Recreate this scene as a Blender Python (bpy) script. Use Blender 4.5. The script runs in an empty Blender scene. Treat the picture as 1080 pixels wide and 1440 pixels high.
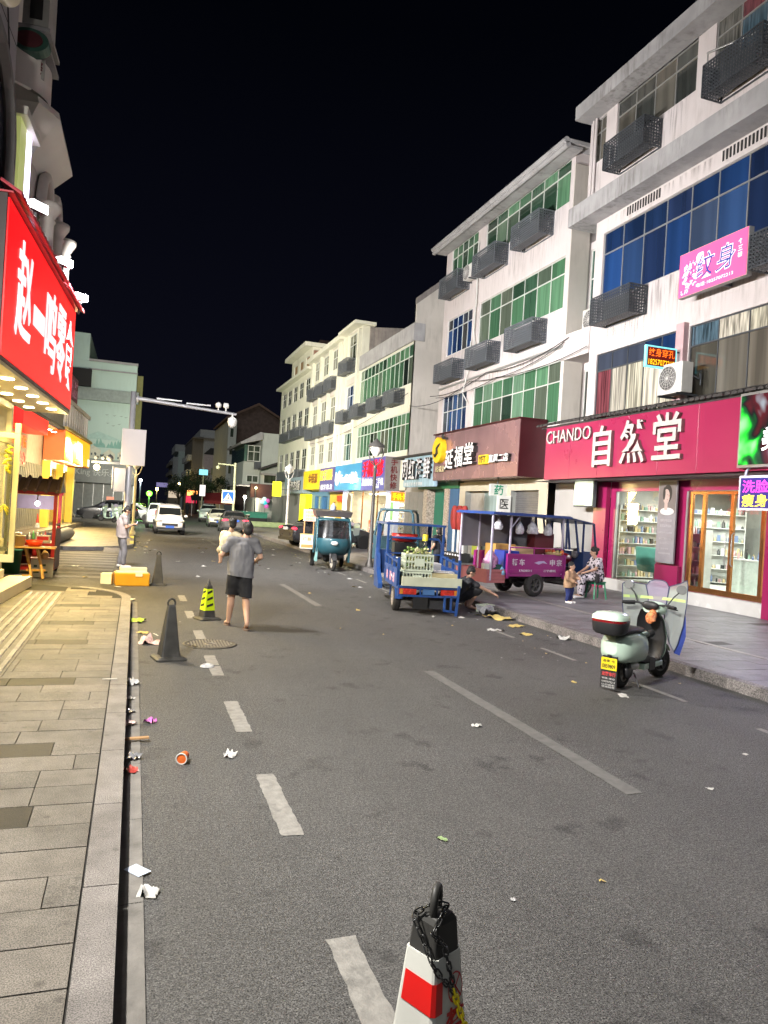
import bpy, bmesh, math, random
from mathutils import Vector, Matrix, noise
R = math.radians
rnd = random.Random(7)
S = bpy.context.scene
COL = S.collection

# ------------------------------------------------------------------ camera
YAW, ROLL = R(18.63), math.atan(0.060)
_f = Vector((math.sin(YAW), math.cos(YAW), 0)); _r = Vector((math.cos(YAW), -math.sin(YAW), 0)); _u = Vector((0, 0, 1))
_cr = _r*math.cos(ROLL) + _u*math.sin(ROLL); _cu = _u*math.cos(ROLL) - _r*math.sin(ROLL)
cam = bpy.data.cameras.new('camera'); camo = bpy.data.objects.new('camera', cam); COL.objects.link(camo)
cam.sensor_fit = 'HORIZONTAL'; cam.sensor_width = 36; cam.lens = 36*1040/1080; cam.clip_start = 0.05; cam.clip_end = 2000
m = Matrix((_cr, _cu, -_f)).transposed().to_4x4(); m.translation = (0, 0, 2.0); camo.matrix_world = m
S.camera = camo

# ------------------------------------------------------------------ night sky, added fill sun, exposure
w = bpy.data.worlds.new('World'); S.world = w; w.use_nodes = True
nt = w.node_tree; bg = nt.nodes['Background']
tc = nt.nodes.new('ShaderNodeTexCoord'); sx = nt.nodes.new('ShaderNodeSeparateXYZ'); rp = nt.nodes.new('ShaderNodeValToRGB')
nt.links.new(tc.outputs['Generated'], sx.inputs[0]); nt.links.new(sx.outputs['Z'], rp.inputs[0]); nt.links.new(rp.outputs[0], bg.inputs[0])
rp.color_ramp.elements[0].color = (.0042, .0045, .0095, 1); rp.color_ramp.elements[1].color = (.0006, .0009, .0022, 1)
rp.color_ramp.elements[0].position = 0.02; rp.color_ramp.elements[1].position = 0.55
bg.inputs[1].default_value = 1.0
sun = bpy.data.lights.new('fill_sun', 'SUN'); sun.energy = 0.55; sun.angle = R(35); sun.color = (.9, .95, 1)  # soft fill with no visible source, added to lift the shadows
suno = bpy.data.objects.new('fill_sun', sun); COL.objects.link(suno)
suno.rotation_euler = Vector((.45, .62, -.75)).to_track_quat('-Z', 'Y').to_euler()
S.view_settings.view_transform = 'Standard'; S.view_settings.look = 'None'; S.view_settings.gamma = 1
S.view_settings.exposure = 0.0; S.view_settings.use_curve_mapping = False
S.cycles.use_denoising = True
S.cycles.max_bounces = 7; S.cycles.diffuse_bounces = 3; S.cycles.glossy_bounces = 3; S.cycles.transparent_max_bounces = 12
S.cycles.sample_clamp_indirect = 4.0; S.cycles.caustics_reflective = False; S.cycles.caustics_refractive = False

def area_lamp(name, loc, aim, power, size, color=(1, 1, 1), spread=180, size_y=None):
    l = bpy.data.lights.new(name, 'AREA'); l.energy = power; l.size = size; l.color = color; l.spread = R(spread)
    if size_y: l.shape = 'RECTANGLE'; l.size_y = size_y
    o = bpy.data.objects.new(name, l); COL.objects.link(o); o.location = loc
    o.rotation_euler = (Vector(aim) - Vector(loc)).to_track_quat('-Z', 'Y').to_euler()
    return o
def point_lamp(name, loc, power, r=.06, color=(1, 1, 1)):
    l = bpy.data.lights.new(name, 'POINT'); l.energy = power; l.shadow_soft_size = r; l.color = color
    o = bpy.data.objects.new(name, l); COL.objects.link(o); o.location = loc; return o
def LX(c, y): return c + .058*y          # the row of buildings on the near side of the road runs slightly askew

# floodlights along the top edge of the red shop sign
FLOODS = [(-1.72, 13.2, 6.62), (-1.55, 16.0, 6.60), (-1.40, 18.3, 6.52)]
FAIM = [(9.5, 12.0, 3.0), (10.5, 24.0, 5.0), (12.5, 34.0, 6.5)]
FPOW = [850, 1450, 3000]
for p, a, e in zip(FLOODS, FAIM, FPOW):
    area_lamp('flood_or_fill_lamp', (p[0]+.12, p[1]-.06, p[2]-.02), a, e, .7, (1, .97, .95), 142, size_y=.4)
for i, (p, a, e) in enumerate([((-2.45, 3.2, 6.2), (6.5, 9, 0), 1250), ((-2.2, 38, 6.3), (13, 50, 7), 2300), ((-1.8, 46, 6.3), (13, 66, 7), 2500)]):  # added lamps without fixtures, out of view, to brighten foreground and far fronts
    area_lamp('flood_or_fill_lamp', p, a, e, .34, (1, .96, .90) if i == 0 else (1, .93, .78), 150 if i == 0 else 118, size_y=.2)

# ------------------------------------------------------------------ mesh builder
PM = {}
def mw(o):
    return PM.get(o.name, Matrix()) if o else Matrix()
class MB:
    def __init__(s): s.v = []; s.f = []; s.m = []; s.s = []
    def add(s, vs, fs, mat=0, smooth=False, M=None):
        n = len(s.v)
        s.v += [tuple(M @ Vector(p)) for p in vs] if M is not None else [tuple(p) for p in vs]
        for f in fs: s.f.append(tuple(n+i for i in f)); s.m.append(mat); s.s.append(smooth)
        return s
    def box(s, x0, x1, y0, y1, z0, z1, mat=0, M=None, taper=None):
        v = [(x0, y0, z0), (x1, y0, z0), (x1, y1, z0), (x0, y1, z0), (x0, y0, z1), (x1, y0, z1), (x1, y1, z1), (x0, y1, z1)]
        if taper:
            cx, cy = (x0+x1)/2, (y0+y1)/2
            v = v[:4] + [(cx+(a-cx)*taper, cy+(b-cy)*taper, c) for a, b, c in v[4:]]
        return s.add(v, [(0, 3, 2, 1), (4, 5, 6, 7), (0, 1, 5, 4), (1, 2, 6, 5), (2, 3, 7, 6), (3, 0, 4, 7)], mat, False, M)
    def bar(s, a, b, w, h=None, mat=0):
        a, b = Vector(a), Vector(b); d = b-a; L = d.length
        if L < 1e-6: return s
        q = d.to_track_quat('Y', 'Z').to_matrix().to_4x4(); q.translation = a; h = h or w
        return s.box(-w/2, w/2, 0, L, -h/2, h/2, mat, q)
    def ring_loft(s, rings, mat=0, smooth=True, cap=True, closed=True):
        n = len(rings[0]); vs = [p for r in rings for p in r]; fs = []
        for i in range(len(rings)-1):
            for j in range(n if closed else n-1):
                k = (j+1) % n; fs.append((i*n+j, i*n+k, (i+1)*n+k, (i+1)*n+j))
        s.add(vs, fs, mat, smooth)
        if cap and closed:
            s.add(rings[0], [tuple(reversed(range(n)))], mat, False); s.add(rings[-1], [tuple(range(n))], mat, False)
        return s
    def tube(s, pts, r, n=8, mat=0, smooth=True, cap=True):
        pts = [Vector(p) for p in pts]; rs = r if isinstance(r, (list, tuple)) else [r]*len(pts); rings = []; up = None
        for i, p in enumerate(pts):
            d = (pts[min(i+1, len(pts)-1)]-pts[max(i-1, 0)]).normalized()
            if up is None:
                up = Vector((0, 0, 1)) if abs(d.z) < .9 else Vector((1, 0, 0))
            e1 = d.cross(up)
            if e1.length < 1e-4: e1 = d.cross(Vector((0, 1, 0.3)))
            e1.normalize(); e2 = e1.cross(d).normalized(); up = e2
            rings.append([p+e1*math.cos(t)*rs[i]+e2*math.sin(t)*rs[i] for t in [2*math.pi*k/n for k in range(n)]])
        return s.ring_loft(rings, mat, smooth, cap)
    def cyl(s, a, b, r, r2=None, n=12, mat=0, smooth=True): return s.tube([a, b], [r, r if r2 is None else r2], n, mat, smooth)
    def lathe(s, prof, c=(0, 0, 0), n=16, mat=0, smooth=True, axis='Z'):
        rings = []
        for r, z in prof:
            ring = []
            for k in range(n):
                t = 2*math.pi*k/n; x, y = r*math.cos(t), r*math.sin(t)
                p = {'Z': (x, y, z), 'Y': (y, z, x), 'X': (z, x, y)}[axis]
                ring.append((p[0]+c[0], p[1]+c[1], p[2]+c[2]))
            rings.append(ring)
        return s.ring_loft(rings, mat, smooth)
    def ell(s, c, r, n=10, mat=0, M=None):
        if not isinstance(r, (tuple, list)): r = (r, r, r)
        rings = []
        for i in range(1, n):
            t = math.pi*i/n
            rings.append([Vector((c[0]+r[0]*math.sin(t)*math.cos(2*math.pi*k/(n+2)), c[1]+r[1]*math.sin(t)*math.sin(2*math.pi*k/(n+2)), c[2]-r[2]*math.cos(t))) for k in range(n+2)])
        if M is not None: rings = [[M @ p for p in g] for g in rings]
        return s.ring_loft(rings, mat, True)
    def prism(s, poly, a, b, axis='Z', mat=0):
        g = {'X': lambda p, t: (t, p[0], p[1]), 'Y': lambda p, t: (p[0], t, p[1]), 'Z': lambda p, t: (p[0], p[1], t)}[axis]
        return s.ring_loft([[g(p, a) for p in poly], [g(p, b) for p in poly]], mat, False)
    def quad(s, a, b, c, d, mat=0): return s.add([a, b, c, d], [(0, 1, 2, 3)], mat)
    def mesh(s, name, mats, M=None):
        me = bpy.data.meshes.new(name)
        me.from_pydata([tuple(M @ Vector(p)) for p in s.v] if M is not None else s.v, [], s.f)
        for x in mats if isinstance(mats, (list, tuple)) else [mats]: me.materials.append(x)
        for p, mi, sm in zip(me.polygons, s.m, s.s): p.material_index = mi; p.use_smooth = sm
        bm = bmesh.new(); bm.from_mesh(me); bmesh.ops.recalc_face_normals(bm, faces=bm.faces); bm.to_mesh(me); bm.free()
        me.update(); return me
    def build(s, name, mats, parent=None, world=False, bevel=0, **k):
        M = mw(parent).inverted() if (world and parent is not None) else None
        me = s.mesh(name, mats, M)
        o = bpy.data.objects.new(name, me); COL.objects.link(o)
        if parent is not None: o.parent = parent; PM[o.name] = mw(parent).copy()
        if bevel:
            b = o.modifiers.new('bevel', 'BEVEL'); b.width = bevel; b.segments = 2; b.limit_method = 'ANGLE'; b.angle_limit = R(40)
        if k: tag(o, **k)
        return o
def tag(o, label=None, cat=None, group=None, kind=None):
    if label: o['label'] = label
    if cat: o['category'] = cat
    if group: o['group'] = group
    if kind: o['kind'] = kind
    return o
def thing(name, label, cat, loc=(0, 0, 0), rz=0, group=None, kind=None):
    o = bpy.data.objects.new(name, None); COL.objects.link(o); o.location = loc; o.rotation_euler = (0, 0, rz)
    PM[o.name] = Matrix.Translation(Vector(loc)) @ Matrix.Rotation(rz, 4, 'Z')
    return tag(o, label, cat, group, kind)
def copy_tree(o, kids, parent=None):
    c = o.copy(); COL.objects.link(c)
    if parent is not None: c.parent = parent
    for ch in kids.get(o.name, []): copy_tree(ch, kids, c)
    return c
def kids_of(root):
    d = {}
    def walk(o):
        d[o.name] = list(o.children)
        for c in o.children: walk(c)
    walk(root); return d
def dup(root, loc, rz=None, label=None, kids=None):
    c = copy_tree(root, kids or kids_of(root)); c.location = loc
    if rz is not None: c.rotation_euler[2] = rz
    if label: c['label'] = label
    PM[c.name] = Matrix.Translation(Vector(loc)) @ Matrix.Rotation(c.rotation_euler[2], 4, 'Z')
    return c
def piece(name, me, parent, loc=(0, 0, 0), scale=(1, 1, 1), rot=(0, 0, 0)):
    o = bpy.data.objects.new(name, me); COL.objects.link(o); o.parent = parent; o.location = loc; o.scale = scale; o.rotation_euler = rot
    PM[o.name] = mw(parent).copy(); return o

# ------------------------------------------------------------------ materials
MATS = {}
def M(name, col, r=.5, metal=0, var=.12, sc=4, bump=0, bsc=60, streak=0, spot=0, spec=.5, coat=0, rvar=.1, spotcol=None, coord='Object'):
    if name in MATS: return MATS[name]
    ma = bpy.data.materials.new(name); ma.use_nodes = True; t = ma.node_tree; N = t.nodes; L = t.links
    b = N['Principled BSDF']; b.inputs['Roughness'].default_value = r; b.inputs['Metallic'].default_value = metal
    b.inputs['Specular IOR Level'].default_value = spec; b.inputs['Coat Weight'].default_value = coat; b.inputs['Coat Roughness'].default_value = .08
    tc = N.new('ShaderNodeTexCoord')
    n1 = N.new('ShaderNodeTexNoise'); n1.inputs['Scale'].default_value = sc; n1.inputs['Detail'].default_value = 6; L.new(tc.outputs[coord], n1.inputs[0])
    mr = N.new('ShaderNodeMapRange'); mr.inputs['From Min'].default_value = .3; mr.inputs['From Max'].default_value = .7
    mr.inputs['To Min'].default_value = 1-var; mr.inputs['To Max'].default_value = 1+var; L.new(n1.outputs[0], mr.inputs[0])
    mx = N.new('ShaderNodeMix'); mx.data_type = 'RGBA'; mx.blend_type = 'MULTIPLY'; mx.inputs[0].default_value = 1
    mx.inputs[6].default_value = (*col, 1); L.new(mr.outputs[0], mx.inputs[7]); out = mx.outputs[2]
    if streak:
        mp = N.new('ShaderNodeMapping'); mp.inputs['Scale'].default_value = (2.4, 2.4, .42); L.new(tc.outputs['Object'], mp.inputs[0])
        n2 = N.new('ShaderNodeTexNoise'); n2.inputs['Scale'].default_value = 2.2; n2.inputs['Detail'].default_value = 8; n2.inputs['Roughness'].default_value = .65; L.new(mp.outputs[0], n2.inputs[0])
        r2 = N.new('ShaderNodeMapRange'); r2.inputs['From Min'].default_value = .46; r2.inputs['From Max'].default_value = .70
        r2.inputs['To Min'].default_value = 0; r2.inputs['To Max'].default_value = streak; L.new(n2.outputs[0], r2.inputs[0])
        n9 = N.new('ShaderNodeTexNoise'); n9.inputs['Scale'].default_value = .55; n9.inputs['Detail'].default_value = 3; L.new(tc.outputs['Object'], n9.inputs[0]); r9 = N.new('ShaderNodeMapRange'); r9.inputs[1].default_value = .42; r9.inputs[2].default_value = .62; L.new(n9.outputs[0], r9.inputs[0]); m9 = N.new('ShaderNodeMath'); m9.operation = 'MULTIPLY'; L.new(r2.outputs[0], m9.inputs[0]); L.new(r9.outputs[0], m9.inputs[1])
        m2 = N.new('ShaderNodeMix'); m2.data_type = 'RGBA'; L.new(m9.outputs[0], m2.inputs[0]); L.new(out, m2.inputs[6])
        m2.inputs[7].default_value = (col[0]*.35, col[1]*.33, col[2]*.3, 1); out = m2.outputs[2]
    if spot:
        n3 = N.new('ShaderNodeTexNoise'); n3.inputs['Scale'].default_value = sc*.35; n3.inputs['Detail'].default_value = 9; n3.inputs['Roughness'].default_value = .7; L.new(tc.outputs[coord], n3.inputs[0])
        r3 = N.new('ShaderNodeMapRange'); r3.inputs['From Min'].default_value = .55; r3.inputs['From Max'].default_value = .72; r3.inputs['To Max'].default_value = spot; L.new(n3.outputs[0], r3.inputs[0])
        m3 = N.new('ShaderNodeMix'); m3.data_type = 'RGBA'; L.new(r3.outputs[0], m3.inputs[0]); L.new(out, m3.inputs[6])
        m3.inputs[7].default_value = (*(spotcol or (col[0]*.4, col[1]*.4, col[2]*.38)), 1); out = m3.outputs[2]
    L.new(out, b.inputs['Base Color'])
    if rvar:
        r4 = N.new('ShaderNodeMapRange'); r4.inputs['To Min'].default_value = max(.02, r-rvar); r4.inputs['To Max'].default_value = min(1, r+rvar); L.new(n1.outputs[0], r4.inputs[0]); L.new(r4.outputs[0], b.inputs['Roughness'])
    if bump:
        n5 = N.new('ShaderNodeTexNoise'); n5.inputs['Scale'].default_value = bsc; n5.inputs['Detail'].default_value = 4; L.new(tc.outputs[coord], n5.inputs[0])
        bp = N.new('ShaderNodeBump'); bp.inputs['Strength'].default_value = bump; bp.inputs['Distance'].default_value = .02; L.new(n5.outputs[0], bp.inputs['Height']); L.new(bp.outputs[0], b.inputs['Normal'])
    MATS[name] = ma; return ma
def EM(name, col, st=1.0, var=0, base=None):
    if name in MATS: return MATS[name]
    ma = bpy.data.materials.new(name); ma.use_nodes = True; b = ma.node_tree.nodes['Principled BSDF']
    b.inputs['Base Color'].default_value = (*(base or col), 1); b.inputs['Emission Color'].default_value = (*col, 1); b.inputs['Emission Strength'].default_value = st
    b.inputs['Roughness'].default_value = .35
    if var:
        N = ma.node_tree.nodes; L = ma.node_tree.links; tc = N.new('ShaderNodeTexCoord'); n = N.new('ShaderNodeTexNoise'); n.inputs['Scale'].default_value = 1.6
        L.new(tc.outputs['Object'], n.inputs[0]); mr = N.new('ShaderNodeMapRange'); mr.inputs['From Min'].default_value = .3; mr.inputs['From Max'].default_value = .7
        mr.inputs['To Min'].default_value = st*(1-var); mr.inputs['To Max'].default_value = st*(1+var); L.new(n.outputs[0], mr.inputs[0]); L.new(mr.outputs[0], b.inputs['Emission Strength'])
    MATS[name] = ma; return ma
def RAMP(name, cols, r=.08, fold=0, spec=.5, coat=0, folds=9.0, soft=True):
    """each piece takes its own colour from the list (by object), with curtain folds running down behind the glass"""
    if name in MATS: return MATS[name]
    ma = bpy.data.materials.new(name); ma.use_nodes = True; N = ma.node_tree.nodes; L = ma.node_tree.links; b = N['Principled BSDF']
    oi = N.new('ShaderNodeObjectInfo'); rp = N.new('ShaderNodeValToRGB'); rp.color_ramp.interpolation = 'LINEAR' if soft else 'CONSTANT'
    while len(rp.color_ramp.elements) < len(cols): rp.color_ramp.elements.new(.5)
    for i, (e, c) in enumerate(zip(rp.color_ramp.elements, cols)): e.position = i/max(1, len(cols)-(1 if soft else 0)); e.color = (*c, 1)
    L.new(oi.outputs['Random'], rp.inputs[0]); out = rp.outputs[0]
    tc = N.new('ShaderNodeTexCoord'); ad = N.new('ShaderNodeVectorMath'); ad.operation = 'MULTIPLY_ADD'
    L.new(oi.outputs['Random'], ad.inputs[0]); ad.inputs[1].default_value = (37, 91, 13); L.new(tc.outputs['Object'], ad.inputs[2])
    mp = N.new('ShaderNodeMapping'); mp.inputs['Scale'].default_value = (1, 1, .06) if fold else (.5, .5, .5); L.new(ad.outputs[0], mp.inputs[0])
    n = N.new('ShaderNodeTexNoise'); n.inputs['Scale'].default_value = folds if fold else 2.5; n.inputs['Detail'].default_value = 3; L.new(mp.outputs[0], n.inputs[0])
    mr = N.new('ShaderNodeMapRange'); mr.inputs['From Min'].default_value = .35; mr.inputs['From Max'].default_value = .65
    k = fold or .25; mr.inputs['To Min'].default_value = 1-k; mr.inputs['To Max'].default_value = 1+k; L.new(n.outputs[0], mr.inputs[0])
    mx = N.new('ShaderNodeMix'); mx.data_type = 'RGBA'; mx.blend_type = 'MULTIPLY'; mx.inputs[0].default_value = 1; L.new(out, mx.inputs[6]); L.new(mr.outputs[0], mx.inputs[7])
    L.new(mx.outputs[2], b.inputs['Base Color']); b.inputs['Roughness'].default_value = r; b.inputs['Specular IOR Level'].default_value = spec; b.inputs['Coat Weight'].default_value = coat
    MATS[name] = ma; return ma
def GLASS(name, tint=(.9, .95, .93), alpha=.12, r=.02, milk=0):
    """thin sheet glass: mostly clear with a mirror reflection that grows at a slant"""
    if name in MATS: return MATS[name]
    ma = bpy.data.materials.new(name); ma.use_nodes = True; N = ma.node_tree.nodes; L = ma.node_tree.links; N.clear()
    o = N.new('ShaderNodeOutputMaterial'); t = N.new('ShaderNodeBsdfTransparent'); g = N.new('ShaderNodeBsdfGlossy'); m = N.new('ShaderNodeMixShader')
    t.inputs[0].default_value = (*tint, 1); g.inputs['Roughness'].default_value = r; lw = N.new('ShaderNodeLayerWeight'); pw = N.new('ShaderNodeMath'); pw.operation = 'POWER'; pw.inputs[1].default_value = 4; L.new(lw.outputs['Facing'], pw.inputs[0])
    ad = N.new('ShaderNodeMath'); ad.operation = 'ADD'; ad.use_clamp = True; ad.inputs[1].default_value = alpha; L.new(pw.outputs[0], ad.inputs[0])
    L.new(ad.outputs[0], m.inputs[0]); L.new(t.outputs[0], m.inputs[1]); L.new(g.outputs[0], m.inputs[2]); out = m.outputs[0]
    if milk:
        d = N.new('ShaderNodeBsdfTranslucent'); d.inputs[0].default_value = (*tint, 1); d2 = N.new('ShaderNodeBsdfDiffuse'); d2.inputs[0].default_value = (*tint, 1); dm = N.new('ShaderNodeMixShader'); L.new(d.outputs[0], dm.inputs[1]); L.new(d2.outputs[0], dm.inputs[2])
        m3 = N.new('ShaderNodeMixShader'); m3.inputs[0].default_value = milk; L.new(out, m3.inputs[1]); L.new(dm.outputs[0], m3.inputs[2]); out = m3.outputs[0]
    L.new(out, o.inputs[0])
    MATS[name] = ma; return ma

# ------------------------------------------------------------------ lettering
_TM = {}
def text_geo(s, bold=0.0):
    k = (s, bold)
    if k not in _TM:
        cu = bpy.data.curves.new('lettering', 'FONT'); cu.body = s; cu.size = 1; cu.offset = bold; cu.resolution_u = 3; cu.align_x = 'LEFT'
        o = bpy.data.objects.new('lettering', cu); COL.objects.link(o); bpy.context.view_layer.update()
        me = bpy.data.meshes.new_from_object(o.evaluated_get(bpy.context.evaluated_depsgraph_get()))
        _TM[k] = ([tuple(v.co) for v in me.vertices], [tuple(p.vertices) for p in me.polygons])
        bpy.data.objects.remove(o); bpy.data.curves.remove(cu); bpy.data.meshes.remove(me)
    return _TM[k]
def add_text(mb, s, org, ux, uz, w, h, depth=.03, bold=.01, mat=0, side=None, center=True, shear=0):
    """lettering stretched to w x h; ux = reading direction, uz = up, faces along ux x uz"""
    vs, fs = text_geo(s, bold)
    if not vs: return mb
    x0 = min(v[0] for v in vs); x1 = max(v[0] for v in vs); y0 = min(v[1] for v in vs); y1 = max(v[1] for v in vs)
    ux = Vector(ux).normalized(); uz = Vector(uz).normalized(); nn = ux.cross(uz); org = Vector(org)
    def P(v, d):
        a = (v[0]-x0)/(x1-x0); b = (v[1]-y0)/(y1-y0)
        if center: a -= .5; b -= .5
        return org + ux*(a*w+shear*b*h) + uz*(b*h) + nn*d
    mb.add([P(v, depth) for v in vs], fs, mat)
    if depth > .004:
        ed = {}
        for f in fs:
            for i in range(len(f)):
                e = (f[i], f[(i+1) % len(f)]); r = (e[1], e[0])
                if r in ed: del ed[r]
                else: ed[e] = 1
        for a, b in ed: mb.add([P(vs[a], depth), P(vs[b], depth), P(vs[b], 0), P(vs[a], 0)], [(0, 1, 2, 3)], mat if side is None else side)
    return mb
RT = dict(ux=(0, -1, 0), uz=(0, 0, 1))     # facing the road from the far side
LT = dict(ux=(.058, 1, 0), uz=(0, 0, 1))   # facing the road from the near side
FT = dict(ux=(1, 0, 0), uz=(0, 0, 1))      # facing back down the road
# ------------------------------------------------------------------ ground materials
def asphalt_mat(name, base=.050, k=1.0):
    ma = bpy.data.materials.new(name); ma.use_nodes = True; N = ma.node_tree.nodes; L = ma.node_tree.links; b = N['Principled BSDF']
    tc = N.new('ShaderNodeTexCoord')
    def noi(sc, det=3, ro=.5):
        n = N.new('ShaderNodeTexNoise'); n.inputs['Scale'].default_value = sc; n.inputs['Detail'].default_value = det; n.inputs['Roughness'].default_value = ro; L.new(tc.outputs['Object'], n.inputs[0]); return n.outputs[0]
    def mapr(x, a, c, d, e):
        r = N.new('ShaderNodeMapRange'); L.new(x, r.inputs[0]); r.inputs[1].default_value = a; r.inputs[2].default_value = c; r.inputs[3].default_value = d; r.inputs[4].default_value = e; return r.outputs[0]
    def mul(a, c):
        m = N.new('ShaderNodeMath'); m.operation = 'MULTIPLY'; L.new(a, m.inputs[0])
        if isinstance(c, float): m.inputs[1].default_value = c
        else: L.new(c, m.inputs[1])
        return m.outputs[0]
    grain = mul(mapr(noi(120, 3, .7), .36, .64, .10, 2.1), mapr(noi(42, 2, .5), .35, .65, .72, 1.28)); mid = mapr(noi(9, 5, .6), .3, .7, .88, 1.12); big = mapr(noi(.55, 6, .62), .32, .68, .88, 1.12)
    oil = mapr(noi(2.3, 4, .55), .60, .68, 1.0, .58)
    mp = N.new('ShaderNodeMapping'); mp.inputs['Scale'].default_value = (1.1, .035, 1); L.new(tc.outputs['Object'], mp.inputs[0]); tn = N.new('ShaderNodeTexNoise'); tn.inputs['Scale'].default_value = 1; tn.inputs['Detail'].default_value = 4; L.new(mp.outputs[0], tn.inputs[0]); track = mapr(tn.outputs[0], .35, .65, .90, 1.08)
    vc = N.new('ShaderNodeTexVoronoi'); vc.feature = 'DISTANCE_TO_EDGE'; vc.inputs['Scale'].default_value = .33; wn = N.new('ShaderNodeTexNoise'); wn.inputs['Scale'].default_value = 1.6; wn.inputs['Detail'].default_value = 5; L.new(tc.outputs['Object'], wn.inputs[0]); wv = N.new('ShaderNodeVectorMath'); wv.operation = 'ADD'; L.new(tc.outputs['Object'], wv.inputs[0]); L.new(wn.outputs['Color'], wv.inputs[1]); L.new(wv.outputs[0], vc.inputs[0]); crack = mapr(vc.outputs['Distance'], .0, .003, .75, 1.0)
    v = mul(mul(mul(mul(mul(mul(grain, mid), big), oil), track), crack), base)
    vo = N.new('ShaderNodeTexVoronoi'); vo.inputs['Scale'].default_value = 46; L.new(tc.outputs['Object'], vo.inputs[0])
    fleck = mapr(vo.outputs['Distance'], .06, .14, .24, 0.0)
    pick = N.new('ShaderNodeSeparateColor'); L.new(vo.outputs['Color'], pick.inputs[0]); fl = mul(fleck, mapr(pick.outputs[0], .82, .86, 0.0, 1.0))
    ad = N.new('ShaderNodeMath'); ad.operation = 'ADD'; L.new(v, ad.inputs[0]); L.new(fl, ad.inputs[1])
    cb = N.new('ShaderNodeCombineColor'); L.new(ad.outputs[0], cb.inputs[0]); L.new(mul(ad.outputs[0], .975), cb.inputs[1]); L.new(mul(ad.outputs[0], .935), cb.inputs[2])
    L.new(cb.outputs[0], b.inputs['Base Color']); L.new(mapr(noi(90, 2), .3, .7, .42, .95), b.inputs['Roughness'])
    bp = N.new('ShaderNodeBump'); bp.inputs['Strength'].default_value = .55; bp.inputs['Distance'].default_value = .01; L.new(noi(120, 2, .6), bp.inputs['Height']); L.new(bp.outputs[0], b.inputs['Normal'])
    MATS[name] = ma; return ma
ASPH = asphalt_mat('asphalt', .068)
def stone_mat(name, cols, r=.6, sc=170):
    """speckled granite, each slab with its own shade"""
    ma = bpy.data.materials.new(name); ma.use_nodes = True; N = ma.node_tree.nodes; L = ma.node_tree.links; b = N['Principled BSDF']
    oi = N.new('ShaderNodeObjectInfo'); rp = N.new('ShaderNodeValToRGB')
    while len(rp.color_ramp.elements) < len(cols): rp.color_ramp.elements.new(.5)
    for i, (e, c) in enumerate(zip(rp.color_ramp.elements, cols)): e.position = i/(len(cols)-1); e.color = (*c, 1)
    L.new(oi.outputs['Random'], rp.inputs[0]); tc = N.new('ShaderNodeTexCoord'); g = N.new('ShaderNodeNewGeometry')
    n = N.new('ShaderNodeTexNoise'); n.inputs['Scale'].default_value = sc; n.inputs['Detail'].default_value = 2; L.new(g.outputs['Position'], n.inputs[0])
    m = N.new('ShaderNodeMapRange'); m.inputs[1].default_value = .36; m.inputs[2].default_value = .64; m.inputs[3].default_value = .45; m.inputs[4].default_value = 1.5; L.new(n.outputs[0], m.inputs[0])
    n2 = N.new('ShaderNodeTexNoise'); n2.inputs['Scale'].default_value = 3.2; n2.inputs['Detail'].default_value = 7; n2.inputs['Roughness'].default_value = .65; L.new(g.outputs['Position'], n2.inputs[0])
    m2 = N.new('ShaderNodeMapRange'); m2.inputs[1].default_value = .35; m2.inputs[2].default_value = .68; m2.inputs[3].default_value = .62; m2.inputs[4].default_value = 1.12; L.new(n2.outputs[0], m2.inputs[0])
    v0 = N.new('ShaderNodeTexVoronoi'); v0.inputs['Scale'].default_value = 5.5; L.new(g.outputs['Position'], v0.inputs[0]); v1 = N.new('ShaderNodeMapRange'); v1.inputs[1].default_value = .06; v1.inputs[2].default_value = .16; v1.inputs[3].default_value = .62; v1.inputs[4].default_value = 1.0; L.new(v0.outputs['Distance'], v1.inputs[0]); m7 = N.new('ShaderNodeMath'); m7.operation = 'MULTIPLY'; L.new(m2.outputs[0], m7.inputs[0]); L.new(v1.outputs[0], m7.inputs[1])
    mm = N.new('ShaderNodeMath'); mm.operation = 'MULTIPLY'; L.new(m.outputs[0], mm.inputs[0]); L.new(m7.outputs[0], mm.inputs[1])
    x = N.new('ShaderNodeMix'); x.data_type = 'RGBA'; x.blend_type = 'MULTIPLY'; x.inputs[0].default_value = 1; L.new(rp.outputs[0], x.inputs[6]); L.new(mm.outputs[0], x.inputs[7]); L.new(x.outputs[2], b.inputs['Base Color'])
    b.inputs['Roughness'].default_value = r; bp = N.new('ShaderNodeBump'); bp.inputs['Strength'].default_value = .25; bp.inputs['Distance'].default_value = .006; L.new(n.outputs[0], bp.inputs['Height']); L.new(bp.outputs[0], b.inputs['Normal'])
    MATS[name] = ma; return ma
TILE = stone_mat('granite_paving', [(.125, .115, .10), (.155, .14, .12), (.185, .165, .14)], .62)
TILED = stone_mat('dark_paving', [(.026, .024, .020), (.038, .034, .028)], .6)
TILER = stone_mat('grey_paving', [(.13, .126, .135), (.165, .16, .17), (.20, .195, .205)], .45)
KERB = stone_mat('kerb_stone', [(.19, .175, .165), (.235, .215, .20)], .6)
KERBR = stone_mat('weathered_kerb', [(.17, .155, .15), (.22, .20, .19)], .7, 60)
MORT = M('mortar', (.025, .023, .02), .9, sc=30)
CONC = M('gutter_concrete', (.17, .16, .145), .8, var=.25, sc=6, spot=.7, bump=.3)
PAINT = M('worn_road_paint', (.23, .22, .20), .7, var=.22, sc=14, spot=.85, spotcol=(.10, .098, .092), bump=.3)
PAINTF = M('faded_road_paint', (.15, .145, .135), .75, var=.25, sc=12, spot=.9, spotcol=(.07, .068, .065))
IRON = M('cast_iron', (.10, .092, .080), .55, .5, var=.3, sc=20, bump=.3)

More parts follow.
